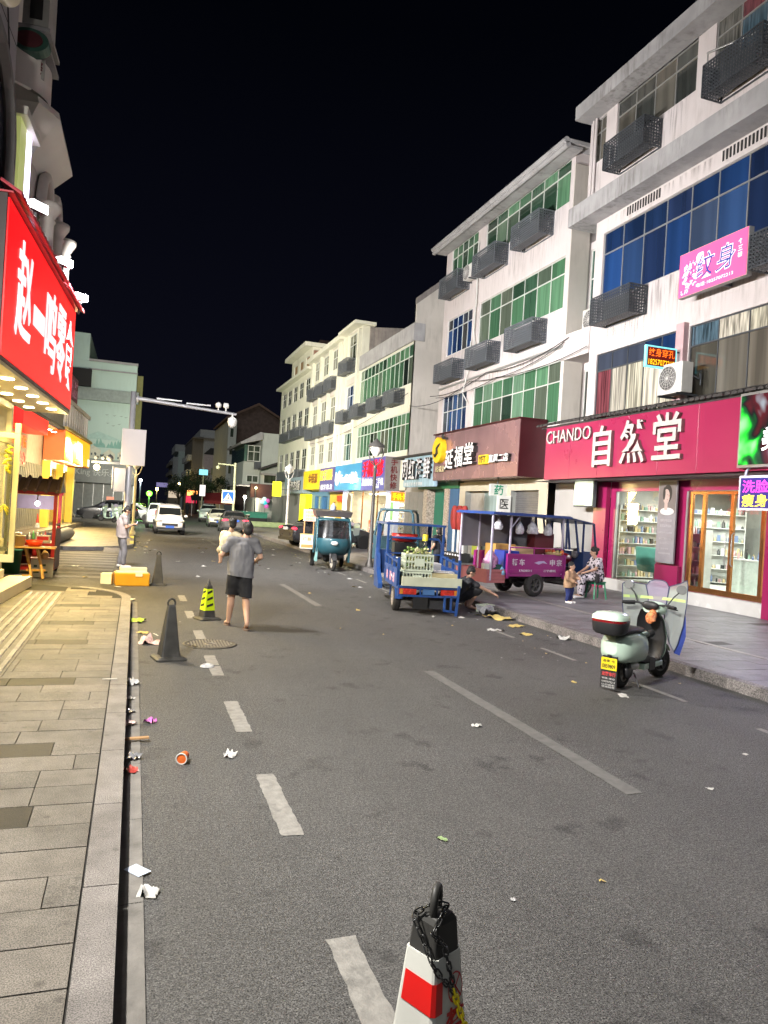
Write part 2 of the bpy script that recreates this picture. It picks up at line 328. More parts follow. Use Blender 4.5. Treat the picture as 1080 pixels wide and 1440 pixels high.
# ------------------------------------------------------------------ ground, road, pavements
MB().quad((-600, -300, -.03), (600, -300, -.03), (600, 1400, -.03), (-600, 1400, -.03)).build('ground', M('bare_ground', (.05, .048, .044), .9), kind='structure')
b = MB()
b.quad((-.6, -10, 0), (7.5, -10, 0), (7.5, 80, 0), (-.6, 80, 0)); b.quad((-45, 16.0, 0), (-.6, 16.0, 0), (-.6, 33, 0), (-45, 33, 0))
b.quad((-.6, 80, 0), (7.5, 80, 0), (24, 320, 0), (12, 320, 0)); b.quad((-45, 60, 0), (-.6, 60, 0), (-.6, 80, 0), (-45, 80, 0))
road = b.build('road', ASPH, kind='structure', label='grey asphalt road surface between the two kerbs')

def arc(cx, cy, r, a0, a1, n): return [(cx+r*math.cos(R(a0+(a1-a0)*i/n)), cy+r*math.sin(R(a0+(a1-a0)*i/n))) for i in range(n+1)]
# near pavement, rounded off at the side street
walk = thing('near_pavement', 'granite paved footway beside the red sign shop', None, (0, 0, 0), kind='structure')
cor = arc(-1.78, 14.5, 1.65, 0, 62, 10)
MB().prism([(-9, -8), (-.13, -8)] + cor + [(-1.8, 16.4), (-9, 17.2)], -.02, .118).build('paving_bed', MORT, walk)
unit = MB().box(-.5, .5, -.5, .5, -1, 0).mesh('paving_slab', TILE); unitd = MB().box(-.5, .5, -.5, .5, -1, 0).mesh('paving_slab', TILED)
row = 0; y = 2.1
while y < 15.9:
    x = -.136; first = [.36, .60, .16][row % 3] if row % 2 else [.60, .36, .48][row % 3]; k = 0; DR = row in (8, 12, 19, 26, 31, 37); first = .33 if DR else first
    lim = -1.16 if y > 6.0 else -2.2
    while x > lim+.05:
        L = first if k == 0 else .6
        x2 = max(x-L, lim if y > 6.0 else -9); k += 1
        if y > 14.2 and (x+1.78)**2+(y+.15-14.5)**2 > 1.6**2: x = x2; continue
        dark = DR and k in (2, 3)
        piece('paving_slab', unitd if dark else unit, walk, ((x+x2)/2, y+.15, .130+rnd.uniform(-.0015, .0015)), (abs(x-x2)-.006, .292, .02))
        x = x2
    if y > 6.0:
        for x0 in (-1.84, -2.44):
            if y < 15.3: piece('paving_slab', unit, walk, (x0-.28 if x0 < -2 else x0-.03, y+.15, .130+rnd.uniform(-.001, .001)), (.595 if x0 < -2 else .24, .295, .02))
    row += 1; y += .3
tact = stone_mat('tactile_stone', [(.26, .245, .225), (.33, .31, .28)], .45)
unitt = MB().box(-.5, .5, -.5, .5, -.5, .5, taper=.8).mesh('tactile_rib', tact)
MB().box(-1.80, -1.165, 6.0, 15.3, .10, .127).build('tactile_base', TILE, walk)
for j in range(5):
    for i in range(15):
        yy = 6.33+.6*i
        piece('tactile_rib', unitt, walk, (-1.225-.122*j, yy, .1335), (.062, .585, .013))
unitk = MB().box(-.5, .5, -.5, .5, -.5, .5).mesh('kerb_stone', KERB)
for i in range(17): piece('kerb_stone', unitk, walk, (-.05+rnd.uniform(-.002, .002), -1.75+i+.0, .057), (.158, .992, .156))
for i in range(10):
    (x0, y0), (x1, y1) = cor[i], cor[i+1]
    d = Vector((x0+1.78, y0-14.5, 0)).normalized(); e = Vector((x1+1.78, y1-14.5, 0)).normalized()
    MB().prism([(x0, y0), (x0+d.x*.158, y0+d.y*.158), (x1+e.x*.158, y1+e.y*.158), (x1, y1)], -.02, .134).build('kerb_stone', KERB, walk)
# gutter slabs
gut = thing('gutter', 'narrow concrete gutter strip along the near kerb', None, (0, 0, 0), kind='structure')
for i in range(16): MB().add([(.032, -1.2+i, .002), (.085, -1.2+i, -.004+.012), (.152, -1.2+i, .010), (.152, -.206+i, .010), (.085, -.206+i, .008), (.032, -.206+i, .002), (.152, -1.2+i, -.01), (.152, -.206+i, -.01)], [(0, 1, 4, 5), (1, 2, 3, 4), (2, 6, 7, 3)]).build('gutter_slab', CONC, gut)
# plaza across the side street
plz = thing('far_pavement', 'yellowish paved forecourt beyond the side street', None, (0, 0, 0), kind='structure')
def brick_mat(name, c1, c2, mort, bw, bh, r=.6):
    ma = bpy.data.materials.new(name); ma.use_nodes = True; N = ma.node_tree.nodes; L = ma.node_tree.links; b = N['Principled BSDF']
    tc = N.new('ShaderNodeTexCoord'); br = N.new('ShaderNodeTexBrick'); L.new(tc.outputs['Object'], br.inputs[0])
    br.inputs['Color1'].default_value = (*c1, 1); br.inputs['Color2'].default_value = (*c2, 1); br.inputs['Mortar'].default_value = (*mort, 1)
    br.inputs['Scale'].default_value = 1; br.inputs['Brick Width'].default_value = bw; br.inputs['Row Height'].default_value = bh; br.inputs['Mortar Size'].default_value = .006
    n = N.new('ShaderNodeTexNoise'); n.inputs['Scale'].default_value = 2; n.inputs['Detail'].default_value = 8; L.new(tc.outputs['Object'], n.inputs[0])
    m = N.new('ShaderNodeMapRange'); m.inputs[1].default_value = .3; m.inputs[2].default_value = .7; m.inputs[3].default_value = .7; m.inputs[4].default_value = 1.2; L.new(n.outputs[0], m.inputs[0])
    x = N.new('ShaderNodeMix'); x.data_type = 'RGBA'; x.blend_type = 'MULTIPLY'; x.inputs[0].default_value = 1; L.new(br.outputs[0], x.inputs[6]); L.new(m.outputs[0], x.inputs[7])
    L.new(x.outputs[2], b.inputs['Base Color']); b.inputs['Roughness'].default_value = r; MATS[name] = ma; return ma
PLZ = brick_mat('paving_far', (.20, .18, .145), (.25, .225, .18), (.09, .08, .07), .6, .3)
WLKR = brick_mat('paving_right_far', (.14, .135, .145), (.18, .175, .185), (.08, .077, .08), .6, .3, .5)
cor2 = arc(-3.1, 31.1, 3.0, -75, 0, 14)
MB().prism([(-30, 28.2), (-2.9, 28.2)] + cor2 + [(-.1, 62), (-30, 62)], -.02, .13).build('paving_bed', PLZ, plz)
for i in range(14):
    (x0, y0), (x1, y1) = cor2[i], cor2[i+1]
    d = Vector((x0+3.1, y0-31.1, 0)).normalized(); e = Vector((x1+3.1, y1-31.1, 0)).normalized()
    MB().prism([(x0, y0), (x0+d.x*.15, y0+d.y*.15), (x1+e.x*.15, y1+e.y*.15), (x1, y1)], -.02, .138).build('kerb_stone', KERB, plz)
YEL = M('yellow_kerb_paint', (.55, .48, .10), .6, spot=.4)
yk = MB().box(-.5, .5, -.5, .5, -.5, .5).mesh('kerb_stone', YEL)
for i in range(30): piece('kerb_stone', yk if (i//2) % 2 == 0 and i < 14 else unitk, plz, (-.025, 31.6+i, .06), (.15, .992, .156))
# ramp kerb pieces by the crossing
for x0, x1 in ((-2.6, -3.4), (-.95, -.35)):
    MB().add([(x0, 27.6, .004), (x1, 27.6, .004), (x1, 28.3, .136), (x0, 28.3, .136), (x1, 28.3, 0), (x0, 28.3, 0)], [(0, 1, 2, 3), (1, 4, 2), (0, 3, 5)]).build('ramp_slab', KERB, plz)
# pavement on the far side of the road
wr = thing('shop_pavement', 'wide grey paved footway in front of the pink shop', None, (0, 0, 0), kind='structure')
MB().box(7.46, 13.9, -6, 4.7, -.02, .118).box(7.46, 13.9, 4.7, 13.1, -.02, .116).build('paving_bed', MORT, wr)
MB().prism([(7.46, 13.1), (20, 13.1), (20, 78), (7.46, 78)], -.02, .130).build('paving_bed', WLKR, wr)
unitr = MB().box(-.5, .5, -.5, .5, -1, 0).mesh('paving_slab', TILER)
unitb = MB().box(-.5, .5, -.5, .5, -1, 0).mesh('paving_slab', tact)
for r_ in range(28):
    y = 4.72+.3*r_; x = 7.462; k = 0
    while x < 13.35:
        L = .38 if (k == 0 and r_ % 2) else .6
        if abs(x-8.9) < .01 or (8.6 < x < 8.95 and k and 'band' not in globals()): pass
        x2 = min(x+L, 13.42)
        u = unitb if 8.42 < (x+x2)/2 < 8.62 and False else (unitd if (r_ % 7 == 3 and k % 5 == 3) else unitr)
        piece('paving_slab', u, wr, ((x+x2)/2, y+.15, .130+rnd.uniform(-.0015, .0015)), (x2-x-.004, .295, .02)); x = x2; k += 1
MB().box(9.1, 9.22, 4.7, 40, .126, .1345).build('pale_border_strip', tact, wr)
kr = MB().box(-.5, .5, -.5, .5, -.5, .5).mesh('kerb_stone', KERBR)
for i in range(50): piece('kerb_stone', kr, wr, (7.385+rnd.uniform(-.004, .004), -5.5+i, .060), (.15, .992, .162))
# ------------------------------------------------------------------ painted markings and manhole
def worn_patch(mb, x0, x1, y0, y1, z=.004, j=.006, n=22):
    xs = [x0, x1]; P = []
    for i in range(n+1):
        y = y0+(y1-y0)*i/n; P.append([(x0+rnd.uniform(-j, j), y+rnd.uniform(-j, j), z), (x1+rnd.uniform(-j, j), y+rnd.uniform(-j, j), z)])
    for i in range(n): mb.quad(P[i][0], P[i][1], P[i+1][1], P[i+1][0])
    return mb
mk = thing('lane_marking', 'worn white dashed line along the near edge of the road', None, (0, 0, 0), kind='structure')
for y0, y1 in [(2.2, 3.3), (4.4, 5.45), (6.5, 7.52), (8.65, 9.15), (9.22, 9.8), (10.95, 11.7), (12.9, 13.75), (15.1, 16.0)]:
    worn_patch(MB(), .955, 1.095, y0, y1).build('dash', PAINT, mk)
mk = thing('lane_marking', 'faint grey centre line stroke in the middle of the road', None, (0, 0, 0), kind='structure')
for y0, y1 in [(4.62, 8.75), (14.7, 18.7), (24.7, 28.7), (34.7, 38.7)]: worn_patch(MB(), 3.60, 3.75, y0, y1, n=24).build('dash', PAINTF if y0 > 10 else M('centre_paint', (.125, .122, .115), .7, var=.2, sc=12, spot=.8, spotcol=(.08, .078, .075)), mk)
mk = thing('lane_marking', 'thin white dashes marking the parking strip by the far kerb', None, (0, 0, 0), kind='structure')
for y0 in [1.9, 3.9, 5.0, 7.0, 9.3, 11.15, 13.3, 15.4, 17.5, 19.6, 21.7, 23.8, 26.0, 28.0]: worn_patch(MB(), 6.17, 6.25, y0, y0+.95, n=6, j=.006).build('dash', PAINT, mk)
cw = thing('crosswalk', 'worn white zebra crossing stripes over the side street', None, (0, 0, 0), kind='structure')
for i in range(9):
    worn_patch(MB(), -3.4, -.45, 19.0+.95*i, 19.42+.95*i, j=.02).build('crossing_stripe', PAINT, cw)
mh = thing('manhole_cover', 'round cast iron manhole cover set in the road by the dashes', 'manhole cover', (1.11, 10.58, .004))
b = MB().lathe([(.0, 0), (.37, 0), (.375, .004), (.345, .008), (.335, .003), (0, .003)], n=40); b.build('rim', IRON, mh)
b = MB()
for i in range(-7, 8):
    x = i*.042; h = math.sqrt(max(0, .30**2-x*x))
    if abs(i) < 2: b.box(x-.012, x+.012, .1, h, .002, .010).box(x-.012, x+.012, -h, -.1, .002, .010)
    else: b.box(x-.012, x+.012, -h, h, .002, .010)
b.lathe([(.055, .002), (.06, .011), (.075, .011), (.08, .002)], n=20); b.build('grating', M('worn_iron', (.22, .20, .17), .5, .4, sc=20), mh)
# ------------------------------------------------------------------ shared building materials
WALLW = M('white_render', (.60, .55, .545), .75, var=.07, sc=.5, streak=.45, spot=.18, spotcol=(.50, .46, .44), bump=.12, bsc=25)
WALLC = M('cream_render', (.64, .63, .52), .75, var=.06, sc=.5, streak=.40, spot=.15, bump=.12, bsc=25)
CONCW = M('weathered_concrete', (.34, .335, .34), .85, var=.18, sc=1.2, streak=.75, spot=.35, bump=.3, bsc=14)
CEMENT = M('cement_render', (.52, .485, .44), .85, var=.12, sc=.5, streak=.35, spot=.25, bump=.2, bsc=12)
BRICKG = brick_mat('old_brick', (.20, .18, .17), (.27, .24, .22), (.12, .11, .105), .24, .075, .9)
BRICKR = brick_mat('red_brick', (.25, .13, .09), (.31, .17, .12), (.16, .13, .11), .24, .075, .9)
ALU = M('aluminium_frame', (.42, .42, .41), .35, .5, var=.08, sc=3)
ALUW = M('white_frame', (.58, .59, .56), .45, var=.06)
DARKM = M('dark_grey_metal', (.075, .083, .094), .45, .3, var=.2, sc=3, spot=.3)
LOUV = M('louver_grey_metal', (.15, .165, .185), .45, .3, var=.15, sc=3)
ROOFT = M('dark_roof_tile', (.045, .040, .038), .7, var=.3, sc=9, bump=.3)
GREEN = RAMP('green_window_glass', [(.010, .016, .013), (.04, .10, .058), (.06, .15, .08), (.10, .22, .125), (.03, .07, .045), (.10, .12, .09), (.13, .25, .16)], .09, .2, coat=.4)
BLUE = RAMP('blue_window_glass', [(.010, .016, .04), (.012, .032, .10), (.016, .052, .17), (.009, .022, .065), (.035, .08, .20), (.06, .062, .055), (.011, .028, .09)], .08, .3, folds=1.3, coat=.4)
GREY = RAMP('grey_window_glass', [(.05, .05, .04), (.12, .11, .09), (.035, .04, .038), (.17, .15, .12), (.06, .065, .06)], .10, .35, folds=3.0, coat=.4)
TEAL = RAMP('teal_window_glass', [(.02, .05, .05), (.05, .12, .11), (.03, .08, .06), (.09, .16, .13)], .10, .5, coat=.4)
DIM = RAMP('dim_window_glass', [(.02, .025, .022), (.05, .06, .04), (.035, .055, .04), (.09, .10, .06)], .12, .5, coat=.3)
CURT = RAMP('curtained_glass', [(.34, .32, .27), (.06, .10, .13), (.40, .38, .30), (.14, .04, .05), (.10, .10, .09), (.45, .42, .35)], .14, .6, folds=14.0, coat=.4, soft=False)
GREYP = M('condenser_grey', (.16, .16, .155), .6)
_UP = {}
def pane_mesh(mat):
    if mat.name not in _UP: _UP[mat.name] = MB().box(0, .008, -.5, .5, -.5, .5).mesh('pane', mat)
    return _UP[mat.name]
def wall_x(mb, X, y0, y1, z0, z1, holes, depth=.16, mat=0, rev=None):
    """wall facing the road with real openings"""
    ys = sorted({y0, y1, *[h[0] for h in holes], *[h[1] for h in holes]}); zs = sorted({z0, z1, *[h[2] for h in holes], *[h[3] for h in holes]})
    ys = [y for y in ys if y0-1e-6 <= y <= y1+1e-6]; zs = [z for z in zs if z0-1e-6 <= z <= z1+1e-6]
    for i in range(len(ys)-1):
        for j in range(len(zs)-1):
            cy, cz = (ys[i]+ys[i+1])/2, (zs[j]+zs[j+1])/2
            if not any(h[0] < cy < h[1] and h[2] < cz < h[3] for h in holes):
                mb.quad((X, ys[i], zs[j]), (X, ys[i+1], zs[j]), (X, ys[i+1], zs[j+1]), (X, ys[i], zs[j+1]), mat)
    r = mat if rev is None else rev
    for a, b, c, d in holes:
        mb.quad((X, a, c), (X+depth, a, c), (X+depth, a, d), (X, a, d), r).quad((X, b, c), (X+depth, b, c), (X+depth, b, d), (X, b, d), r)
        mb.quad((X, a, c), (X, b, c), (X+depth, b, c), (X+depth, a, c), r).quad((X, a, d), (X, b, d), (X+depth, b, d), (X+depth, a, d), r)
    return mb
def window_x(bld, X, y0, y1, z0, z1, cols, tr, glass, frame=None, t=.036, altrow=None, name='window'):
    """a bank of framed lights; tr = height of the transom or None"""
    fr = MB(); zz = [z0, tr, z1] if tr else [z0, z1]
    x0, x1 = X+.04, X+.075; W = y1-y0
    fr.box(x0, x1, y0, y1, z0, z0+t).box(x0, x1, y0, y1, z1-t, z1).box(x0, x1, y0, y0+t, z0+t, z1-t).box(x0, x1, y1-t, y1, z0+t, z1-t)
    if tr: fr.box(x0-.006, x1, y0+t, y1-t, tr-t/2, tr+t/2)
    for i in range(1, cols):
        y = y0+W*i/cols
        for a, c in zip(zz[:-1], zz[1:]): fr.box(x0+.004, x1-.004, y-t*.42, y+t*.42, a+t*.5, c-t*.5)
    w = fr.build(name, frame or ALU, bld, world=True); inv = mw(bld).inverted()
    for i in range(cols):
        for j, (a, c) in enumerate(zip(zz[:-1], zz[1:])):
            g = altrow if (altrow and j == 1) else glass
            jig = rnd.uniform(0, .014)
            piece('pane', pane_mesh(g), w, inv @ Vector((X+.058+jig*.5, y0+W*(i+.5)/cols, (a+c)/2)), (1, W/cols-.01, c-a-.01), (0, rnd.uniform(-.003, .003), rnd.uniform(-.004, .004)))
    return w
def lattice(mb, o, u, v, nu, nv, hole=.58, t=.012, mat=0):
    o, u, v = Vector(o), Vector(u), Vector(v); n = u.cross(v).normalized()*t/2
    def strip(a, d, wv):
        a, d, wv = Vector(a), Vector(d), Vector(wv); P = [a-wv/2, a+d-wv/2, a+d+wv/2, a+wv/2]
        mb.add([p-n for p in P]+[p+n for p in P], [(0, 1, 2, 3), (4, 5, 6, 7), (0, 1, 5, 4), (1, 2, 6, 5), (2, 3, 7, 6), (3, 0, 4, 7)], mat)
    for i in range(nu+1): strip(o+u*(i/nu), v, u*((1-hole)/nu))
    for j in range(nv+1): strip(o+v*(j/nv), u, v*((1-hole)/nv))
    return mb
def make_cage(style, L, H, D=.6, name='aircon_cage'):
    """cage hung on a wall: origin at the middle of its lower back edge, the road at -X"""
    t = thing(name, 'cage', 'air conditioner cage', (0, 0, 0)); mtl = DARKM if style == 'holes' else LOUV
    f = MB()
    for x in (-D, -.0): 
        for z in (0, H): f.bar((x, -L/2, z), (x, L/2, z), .035)
        for y in (-L/2, L/2): f.bar((x, y, 0), (x, y, H), .035)
    for y in (-L/2, L/2):
        for z in (0, H): f.bar((-D, y, z), (.0, y, z), .035)
    f.build('frame', mtl, t)
    p = MB()
    if style == 'holes': lattice(p, (-D-.004, -L/2, 0), (0, L, 0), (0, 0, H), int(L/.085), int(H/.085), .52)
    else:
        n = int(H/.075)
        for i in range(n):
            z = H*(i+.5)/n; p.add([(-D-.012, -L/2, z-.040), (-D-.012, L/2, z-.040), (-D+.012, L/2, z+.036), (-D+.012, -L/2, z+.036), (-D-.006, -L/2, z-.042), (-D-.006, L/2, z-.042), (-D+.018, L/2, z+.034), (-D+.018, -L/2, z+.034)], [(0, 1, 2, 3), (4, 5, 6, 7), (0, 1, 5, 4), (2, 3, 7, 6)])
    p.build('front_panel', mtl, t)
    for y in (-L/2-.004, L/2+.004): lattice(MB(), (-D, y, 0), (D, 0, 0), (0, 0, H), 7, int(H/.085), .52).build('end_panel', DARKM, t)
    lattice(MB(), (-D, -L/2, -.004), (D*.62, 0, 0), (0, L, 0), 4, int(L/.1), .5).build('base_panel', DARKM, t)
    MB().box(-.42, -.12, -L*.28, L*.28, .06, H*.8).build('condenser_back', GREYP, t)
    return t
_CG = {}
def cage(style, y, z, label, group, L=1.85, H=.78, X=13.4):
    k = (style, L, H)
    if k not in _CG: o = make_cage(style, L, H); _CG[k] = (o, kids_of(o)); o.location = (X-.02, y, z)
    else: o = dup(_CG[k][0], (X-.02, y, z), kids=_CG[k][1])
    o['label'] = label; o['group'] = group; return o
def stain_mat():
    ma = bpy.data.materials.new('rain_stain'); ma.use_nodes = True; N = ma.node_tree.nodes; L = ma.node_tree.links; b = N['Principled BSDF']; b.inputs['Base Color'].default_value = (.15, .125, .105, 1); b.inputs['Roughness'].default_value = .9
    tc = N.new('ShaderNodeTexCoord'); mp = N.new('ShaderNodeMapping'); mp.inputs['Scale'].default_value = (3.5, 3.5, .25); L.new(tc.outputs['Object'], mp.inputs[0]); n = N.new('ShaderNodeTexNoise'); n.inputs['Scale'].default_value = 3; n.inputs['Detail'].default_value = 6; L.new(mp.outputs[0], n.inputs[0])
    mr = N.new('ShaderNodeMapRange'); mr.inputs[1].default_value = .48; mr.inputs[2].default_value = .75; mr.inputs[4].default_value = .75; L.new(n.outputs[0], mr.inputs[0])
    sx = N.new('ShaderNodeSeparateXYZ'); L.new(tc.outputs['Generated'], sx.inputs[0]); m = N.new('ShaderNodeMath'); m.operation = 'MULTIPLY'; L.new(mr.outputs[0], m.inputs[0]); L.new(sx.outputs['Z'], m.inputs[1])
    y = N.new('ShaderNodeMath'); y.operation = 'PINGPONG'; y.inputs[1].default_value = .5; L.new(sx.outputs['Y'], y.inputs[0]); y2 = N.new('ShaderNodeMath'); y2.operation = 'MULTIPLY'; y2.use_clamp = True; y2.inputs[1].default_value = 6; L.new(y.outputs[0], y2.inputs[0]); m2 = N.new('ShaderNodeMath'); m2.operation = 'MULTIPLY'; L.new(m.outputs[0], m2.inputs[0]); L.new(y2.outputs[0], m2.inputs[1]); L.new(m2.outputs[0], b.inputs['Alpha']); return ma
STAIN = stain_mat()
def stain(bld, y0, y1, z1, h, X=13.4): MB().quad((X-.003, y0, z1-h), (X-.003, y1, z1-h), (X-.003, y1, z1), (X-.003, y0, z1)).build('rain_stain', STAIN, bld, world=True)
def slab(mb, X0, X1, y0, y1, z0, z1, mat=0): return mb.box(X0, X1, y0, y1, z0, z1, mat)

# ------------------------------------------------------------------ building over the pink shop
b1 = thing('apartment_block', 'white four storey block with blue glazing above the pink cosmetics shop', 'building', (13.4, 12, 0))
W1 = [(20.1, 20.75, 13.6, 15.0), (16.1, 19.55, 13.62, 15.02), (11.4, 15.45, 13.62, 15.05)]
W3 = (7.4, 19.88, 8.92, 11.1); W2 = [(16.15, 19.88, 5.2, 7.3), (8.0, 15.78, 5.2, 7.3)]
b = wall_x(MB(), 13.4, 5, 20.95, 12.2, 15.0+.02, W1); b = wall_x(b, 13.4, 5, 20.3, 7.45, 11.56, [W3]); b = wall_x(b, 13.4, 5, 20.3, 3.3, 7.45, W2)
b.quad((13.4, 20.95, 12.2), (22, 20.95, 12.2), (22, 20.95, 15.0), (13.4, 20.95, 15.0)).quad((13.4, 20.3, 3.3), (14.2, 20.3, 3.3), (14.2, 20.3, 11.56), (13.4, 20.3, 11.56))
b = wall_x(b, 14.2, 20.3, 21.9, 3.3, 11.56, [(20.42, 21.75, 8.9, 11.3), (20.42, 21.75, 5.2, 7.2)])
b.quad((13.4, 5, 3.3), (22, 5, 3.3), (22, 5, 15.0), (13.4, 5, 15.0)); b.build('wall', WALLW, b1, world=True)
slab(MB(), 12.8, 21, 4.9, 20.98, 15.02, 15.46).build('roof_edge', CONCW, b1, world=True)
slab(MB(), 12.8, 14.3, 4.9, 21.05, 11.565, 12.16).build('balcony_ledge', CONCW, b1, world=True)
slab(MB(), 13.36, 14.25, 20.3, 21.9, 7.45, 8.3).build('bay_parapet', WALLW, b1, world=True)
VENT = M('vent_dark', (.02, .02, .02), .9)
for y0 in (17.28, 13.5, 9.6): 
    b = MB(); 
    for i in range(13): b.box(13.385, 13.41, y0+.118*i, y0+.118*i+.055, 11.24, 11.50)
    b.build('vent_slots', VENT, b1, world=True, kind='stuff')
window_x(b1, 13.4, *W1[0], 2, 14.55, GREY, ALU); window_x(b1, 13.4, *W1[1], 4, 14.56, GREY, ALU); window_x(b1, 13.4, *W1[2], 5, 14.6, CURT, ALU)
window_x(b1, 13.4, *W3, 13, 10.42, BLUE, ALU)
window_x(b1, 13.4, *W2[0], 5, 6.76, CURT, DARKM, altrow=BLUE); window_x(b1, 13.4, *W2[1], 8, 6.76, GREY, DARKM, altrow=CURT)
window_x(b1, 14.2, 20.42, 21.75, 8.9, 11.3, 1, 10.3, TEAL, ALUW); window_x(b1, 14.2, 20.42, 21.75, 5.2, 7.2, 2, None, DIM, ALUW)
MB().tube([(13.33, 20.55, 15.0), (13.33, 20.55, 12.2)], .05, 8).tube([(13.33, 20.7, 15.0), (13.33, 20.7, 12.2)], .04, 8).build('downpipe', WALLW, b1, world=True)
MB().tube([(13.36, 13.6+.0, 15.0-1.2), (13.3, 15.62, 14.3), (13.34, 15.60, 13.7), (13.3, 15.7, 13.2)], .025, 6).build('cable', ALU, b1, world=True)
for y0, y1, z1, h in ((16.2, 19.6, 13.6, 1.3), (11.6, 15.4, 13.6, 1.3), (7.6, 19.8, 8.9, 1.5), (17.4, 19.6, 8.05, .7), (20.1, 20.9, 13.55, 1.2), (5, 20.2, 11.5, .35)): stain(b1, y0, y1, z1, h)
GA = 'perforated air conditioner cages on the white block'
cage('holes', 18.3, 12.68, 'perforated dark cage below the narrow grey top window next to the green glazed block', GA)
cage('holes', 14.2, 12.78, 'perforated dark cage below the curtained top floor window', GA)
cage('holes', 18.5, 8.05, 'perforated dark cage under the left end of the blue glazing', GA)
cage('holes', 12.35, 7.95, 'perforated dark cage right beside the pink tattoo sign', GA)
PINK = M('magenta_panel', (.36, .024, .085), .30, .0, var=.06, sc=.9, coat=.35, spot=.15, spotcol=(.45, .09, .18))
PINKD = M('magenta_wall', (.32, .017, .095), .3, var=.08, sc=.8, coat=.3)
MB().box(13.25, 13.395, 15.82, 16.12, 5.2, 7.4).build('pilaster', M('pale_pink_tile', (.55, .36, .38), .4), b1, world=True)
# ground floor
GW = M('grey_wall_panel', (.40, .385, .37), .6, var=.1, sc=1, streak=.3)
b = wall_x(MB(), 13.45, 12.15, 18.78, .45, 3.3, [(16.62, 18.55, .45, 3.02), (12.9, 15.52, .45, 3.02)], .12)
b.box(13.30, 13.44, 18.8, 19.42, .13, 3.3).box(13.32, 13.44, 15.62, 16.5, .45, 1.05).box(13.3, 13.44, 12.2, 12.86, .13, 3.3); b.build('shopfront', PINKD, b1, world=True)
MB().box(13.35, 13.6, 12.87, 18.79, .13, .449).build('threshold', M('white_tile', (.62, .61, .59), .25, var=.05), b1, world=True)
wall_x(MB(), 13.46, 19.43, 21.9, .0, 3.3, []).build('side_wall', GW, b1, world=True)
MB().box(13.46, 21, 5, 12.14, 0, 3.3).build('end_wall', GW, b1, world=True)
MB().quad((12.5, 12.1, 3.32), (13.46, 12.1, 3.32), (13.46, 21.85, 3.32), (12.5, 21.85, 3.32)).build('soffit', M('soffit_panel', (.25, .22, .22), .6), b1, world=True)
COPPER = M('copper_frame', (.60, .27, .10), .22, .9, var=.1, sc=2)
CLEAR = GLASS('shop_glass', (.93, .97, .95), .05)
b = MB()
for y in (15.43, 14.98, 14.05, 13.12): b.box(13.47, 13.54, y-.055, y+.055, .46, 3.0)
b.box(13.475, 13.535, 12.92, 15.38, .46, .60).box(13.475, 13.535, 12.92, 15.38, 2.92, 3.0); fr = b.build('door_frame', COPPER, b1, world=True, bevel=.006)
for y0, y1 in ((15.02, 15.38), (14.1, 14.93), (13.17, 14.0)): MB().box(13.495, 13.503, y0, y1, .6, 2.92).build('pane', CLEAR, fr, world=True)
for y in (14.14, 13.95): MB().tube([(13.46, y, 1.2), (13.41, y, 1.25), (13.41, y, 1.95), (13.46, y, 2.0)], .014, 6).build('handle', ALU, fr, world=True)
MB().box(13.43, 13.46, 15.50, 15.56, .46, 3.0).build('steel_jamb', ALU, b1, world=True); MB().box(13.47, 13.53, 18.5, 18.55, .46, 3.0).build('steel_jamb', ALU, b1, world=True)
MB().box(13.505, 13.513, 16.63, 18.5, .46, 3.0).build('shop_window', CLEAR, b1, world=True)
INW = M('shop_interior_wall', (.50, .50, .47), .6)
b = MB(); b.quad((13.56, 12.3, .44), (18, 12.3, .44), (18, 18.9, .44), (13.56, 18.9, .44)).quad((18, 12.3, .44), (18, 18.9, .44), (18, 18.9, 3.3), (18, 12.3, 3.3)).quad((13.6, 18.9, .44), (18, 18.9, .44), (18, 18.9, 3.3), (13.6, 18.9, 3.3)).quad((13.6, 12.3, .44), (18, 12.3, .44), (18, 12.3, 3.3), (13.6, 12.3, 3.3)).quad((13.46, 12.3, 3.25), (18, 12.3, 3.25), (18, 18.9, 3.25), (13.46, 18.9, 3.25))
b.build('shop_interior', INW, b1, world=True)
area_lamp('shop_ceiling_light', (15.2, 15.6, 3.2), (15.2, 15.6, 0), 380, 2.2, (1, .97, .9), size_y=4.5)
# tiled awning above the sign
aw = MB().box(12.55, 13.39, 11.5, 21.5, 5.02, 5.08).build('awning', ROOFT, b1, world=True)
tm = MB()
for k in range(5):
    a = math.pi*k/4
tl = MB().ring_loft([[(-.95+.02, math.cos(math.pi*k/5)*.085, math.sin(math.pi*k/5)*.055) for k in range(6)]+[(-.95+.02, -.06, -.02), (-.95+.02, .06, -.02)], [(0, math.cos(math.pi*k/5)*.085, .26+math.sin(math.pi*k/5)*.055) for k in range(6)]+[(0, -.06, .24), (0, .06, .24)]], smooth=False).mesh('roof_tile', ROOFT)
inv = mw(b1).inverted()
for i in range(52): piece('roof_tile', tl, aw, inv @ Vector((13.30+rnd.uniform(-.01, .01), 21.42-.19*i, 5.09)), (1, 1, 1), (0, 0, rnd.uniform(-.03, .03)))

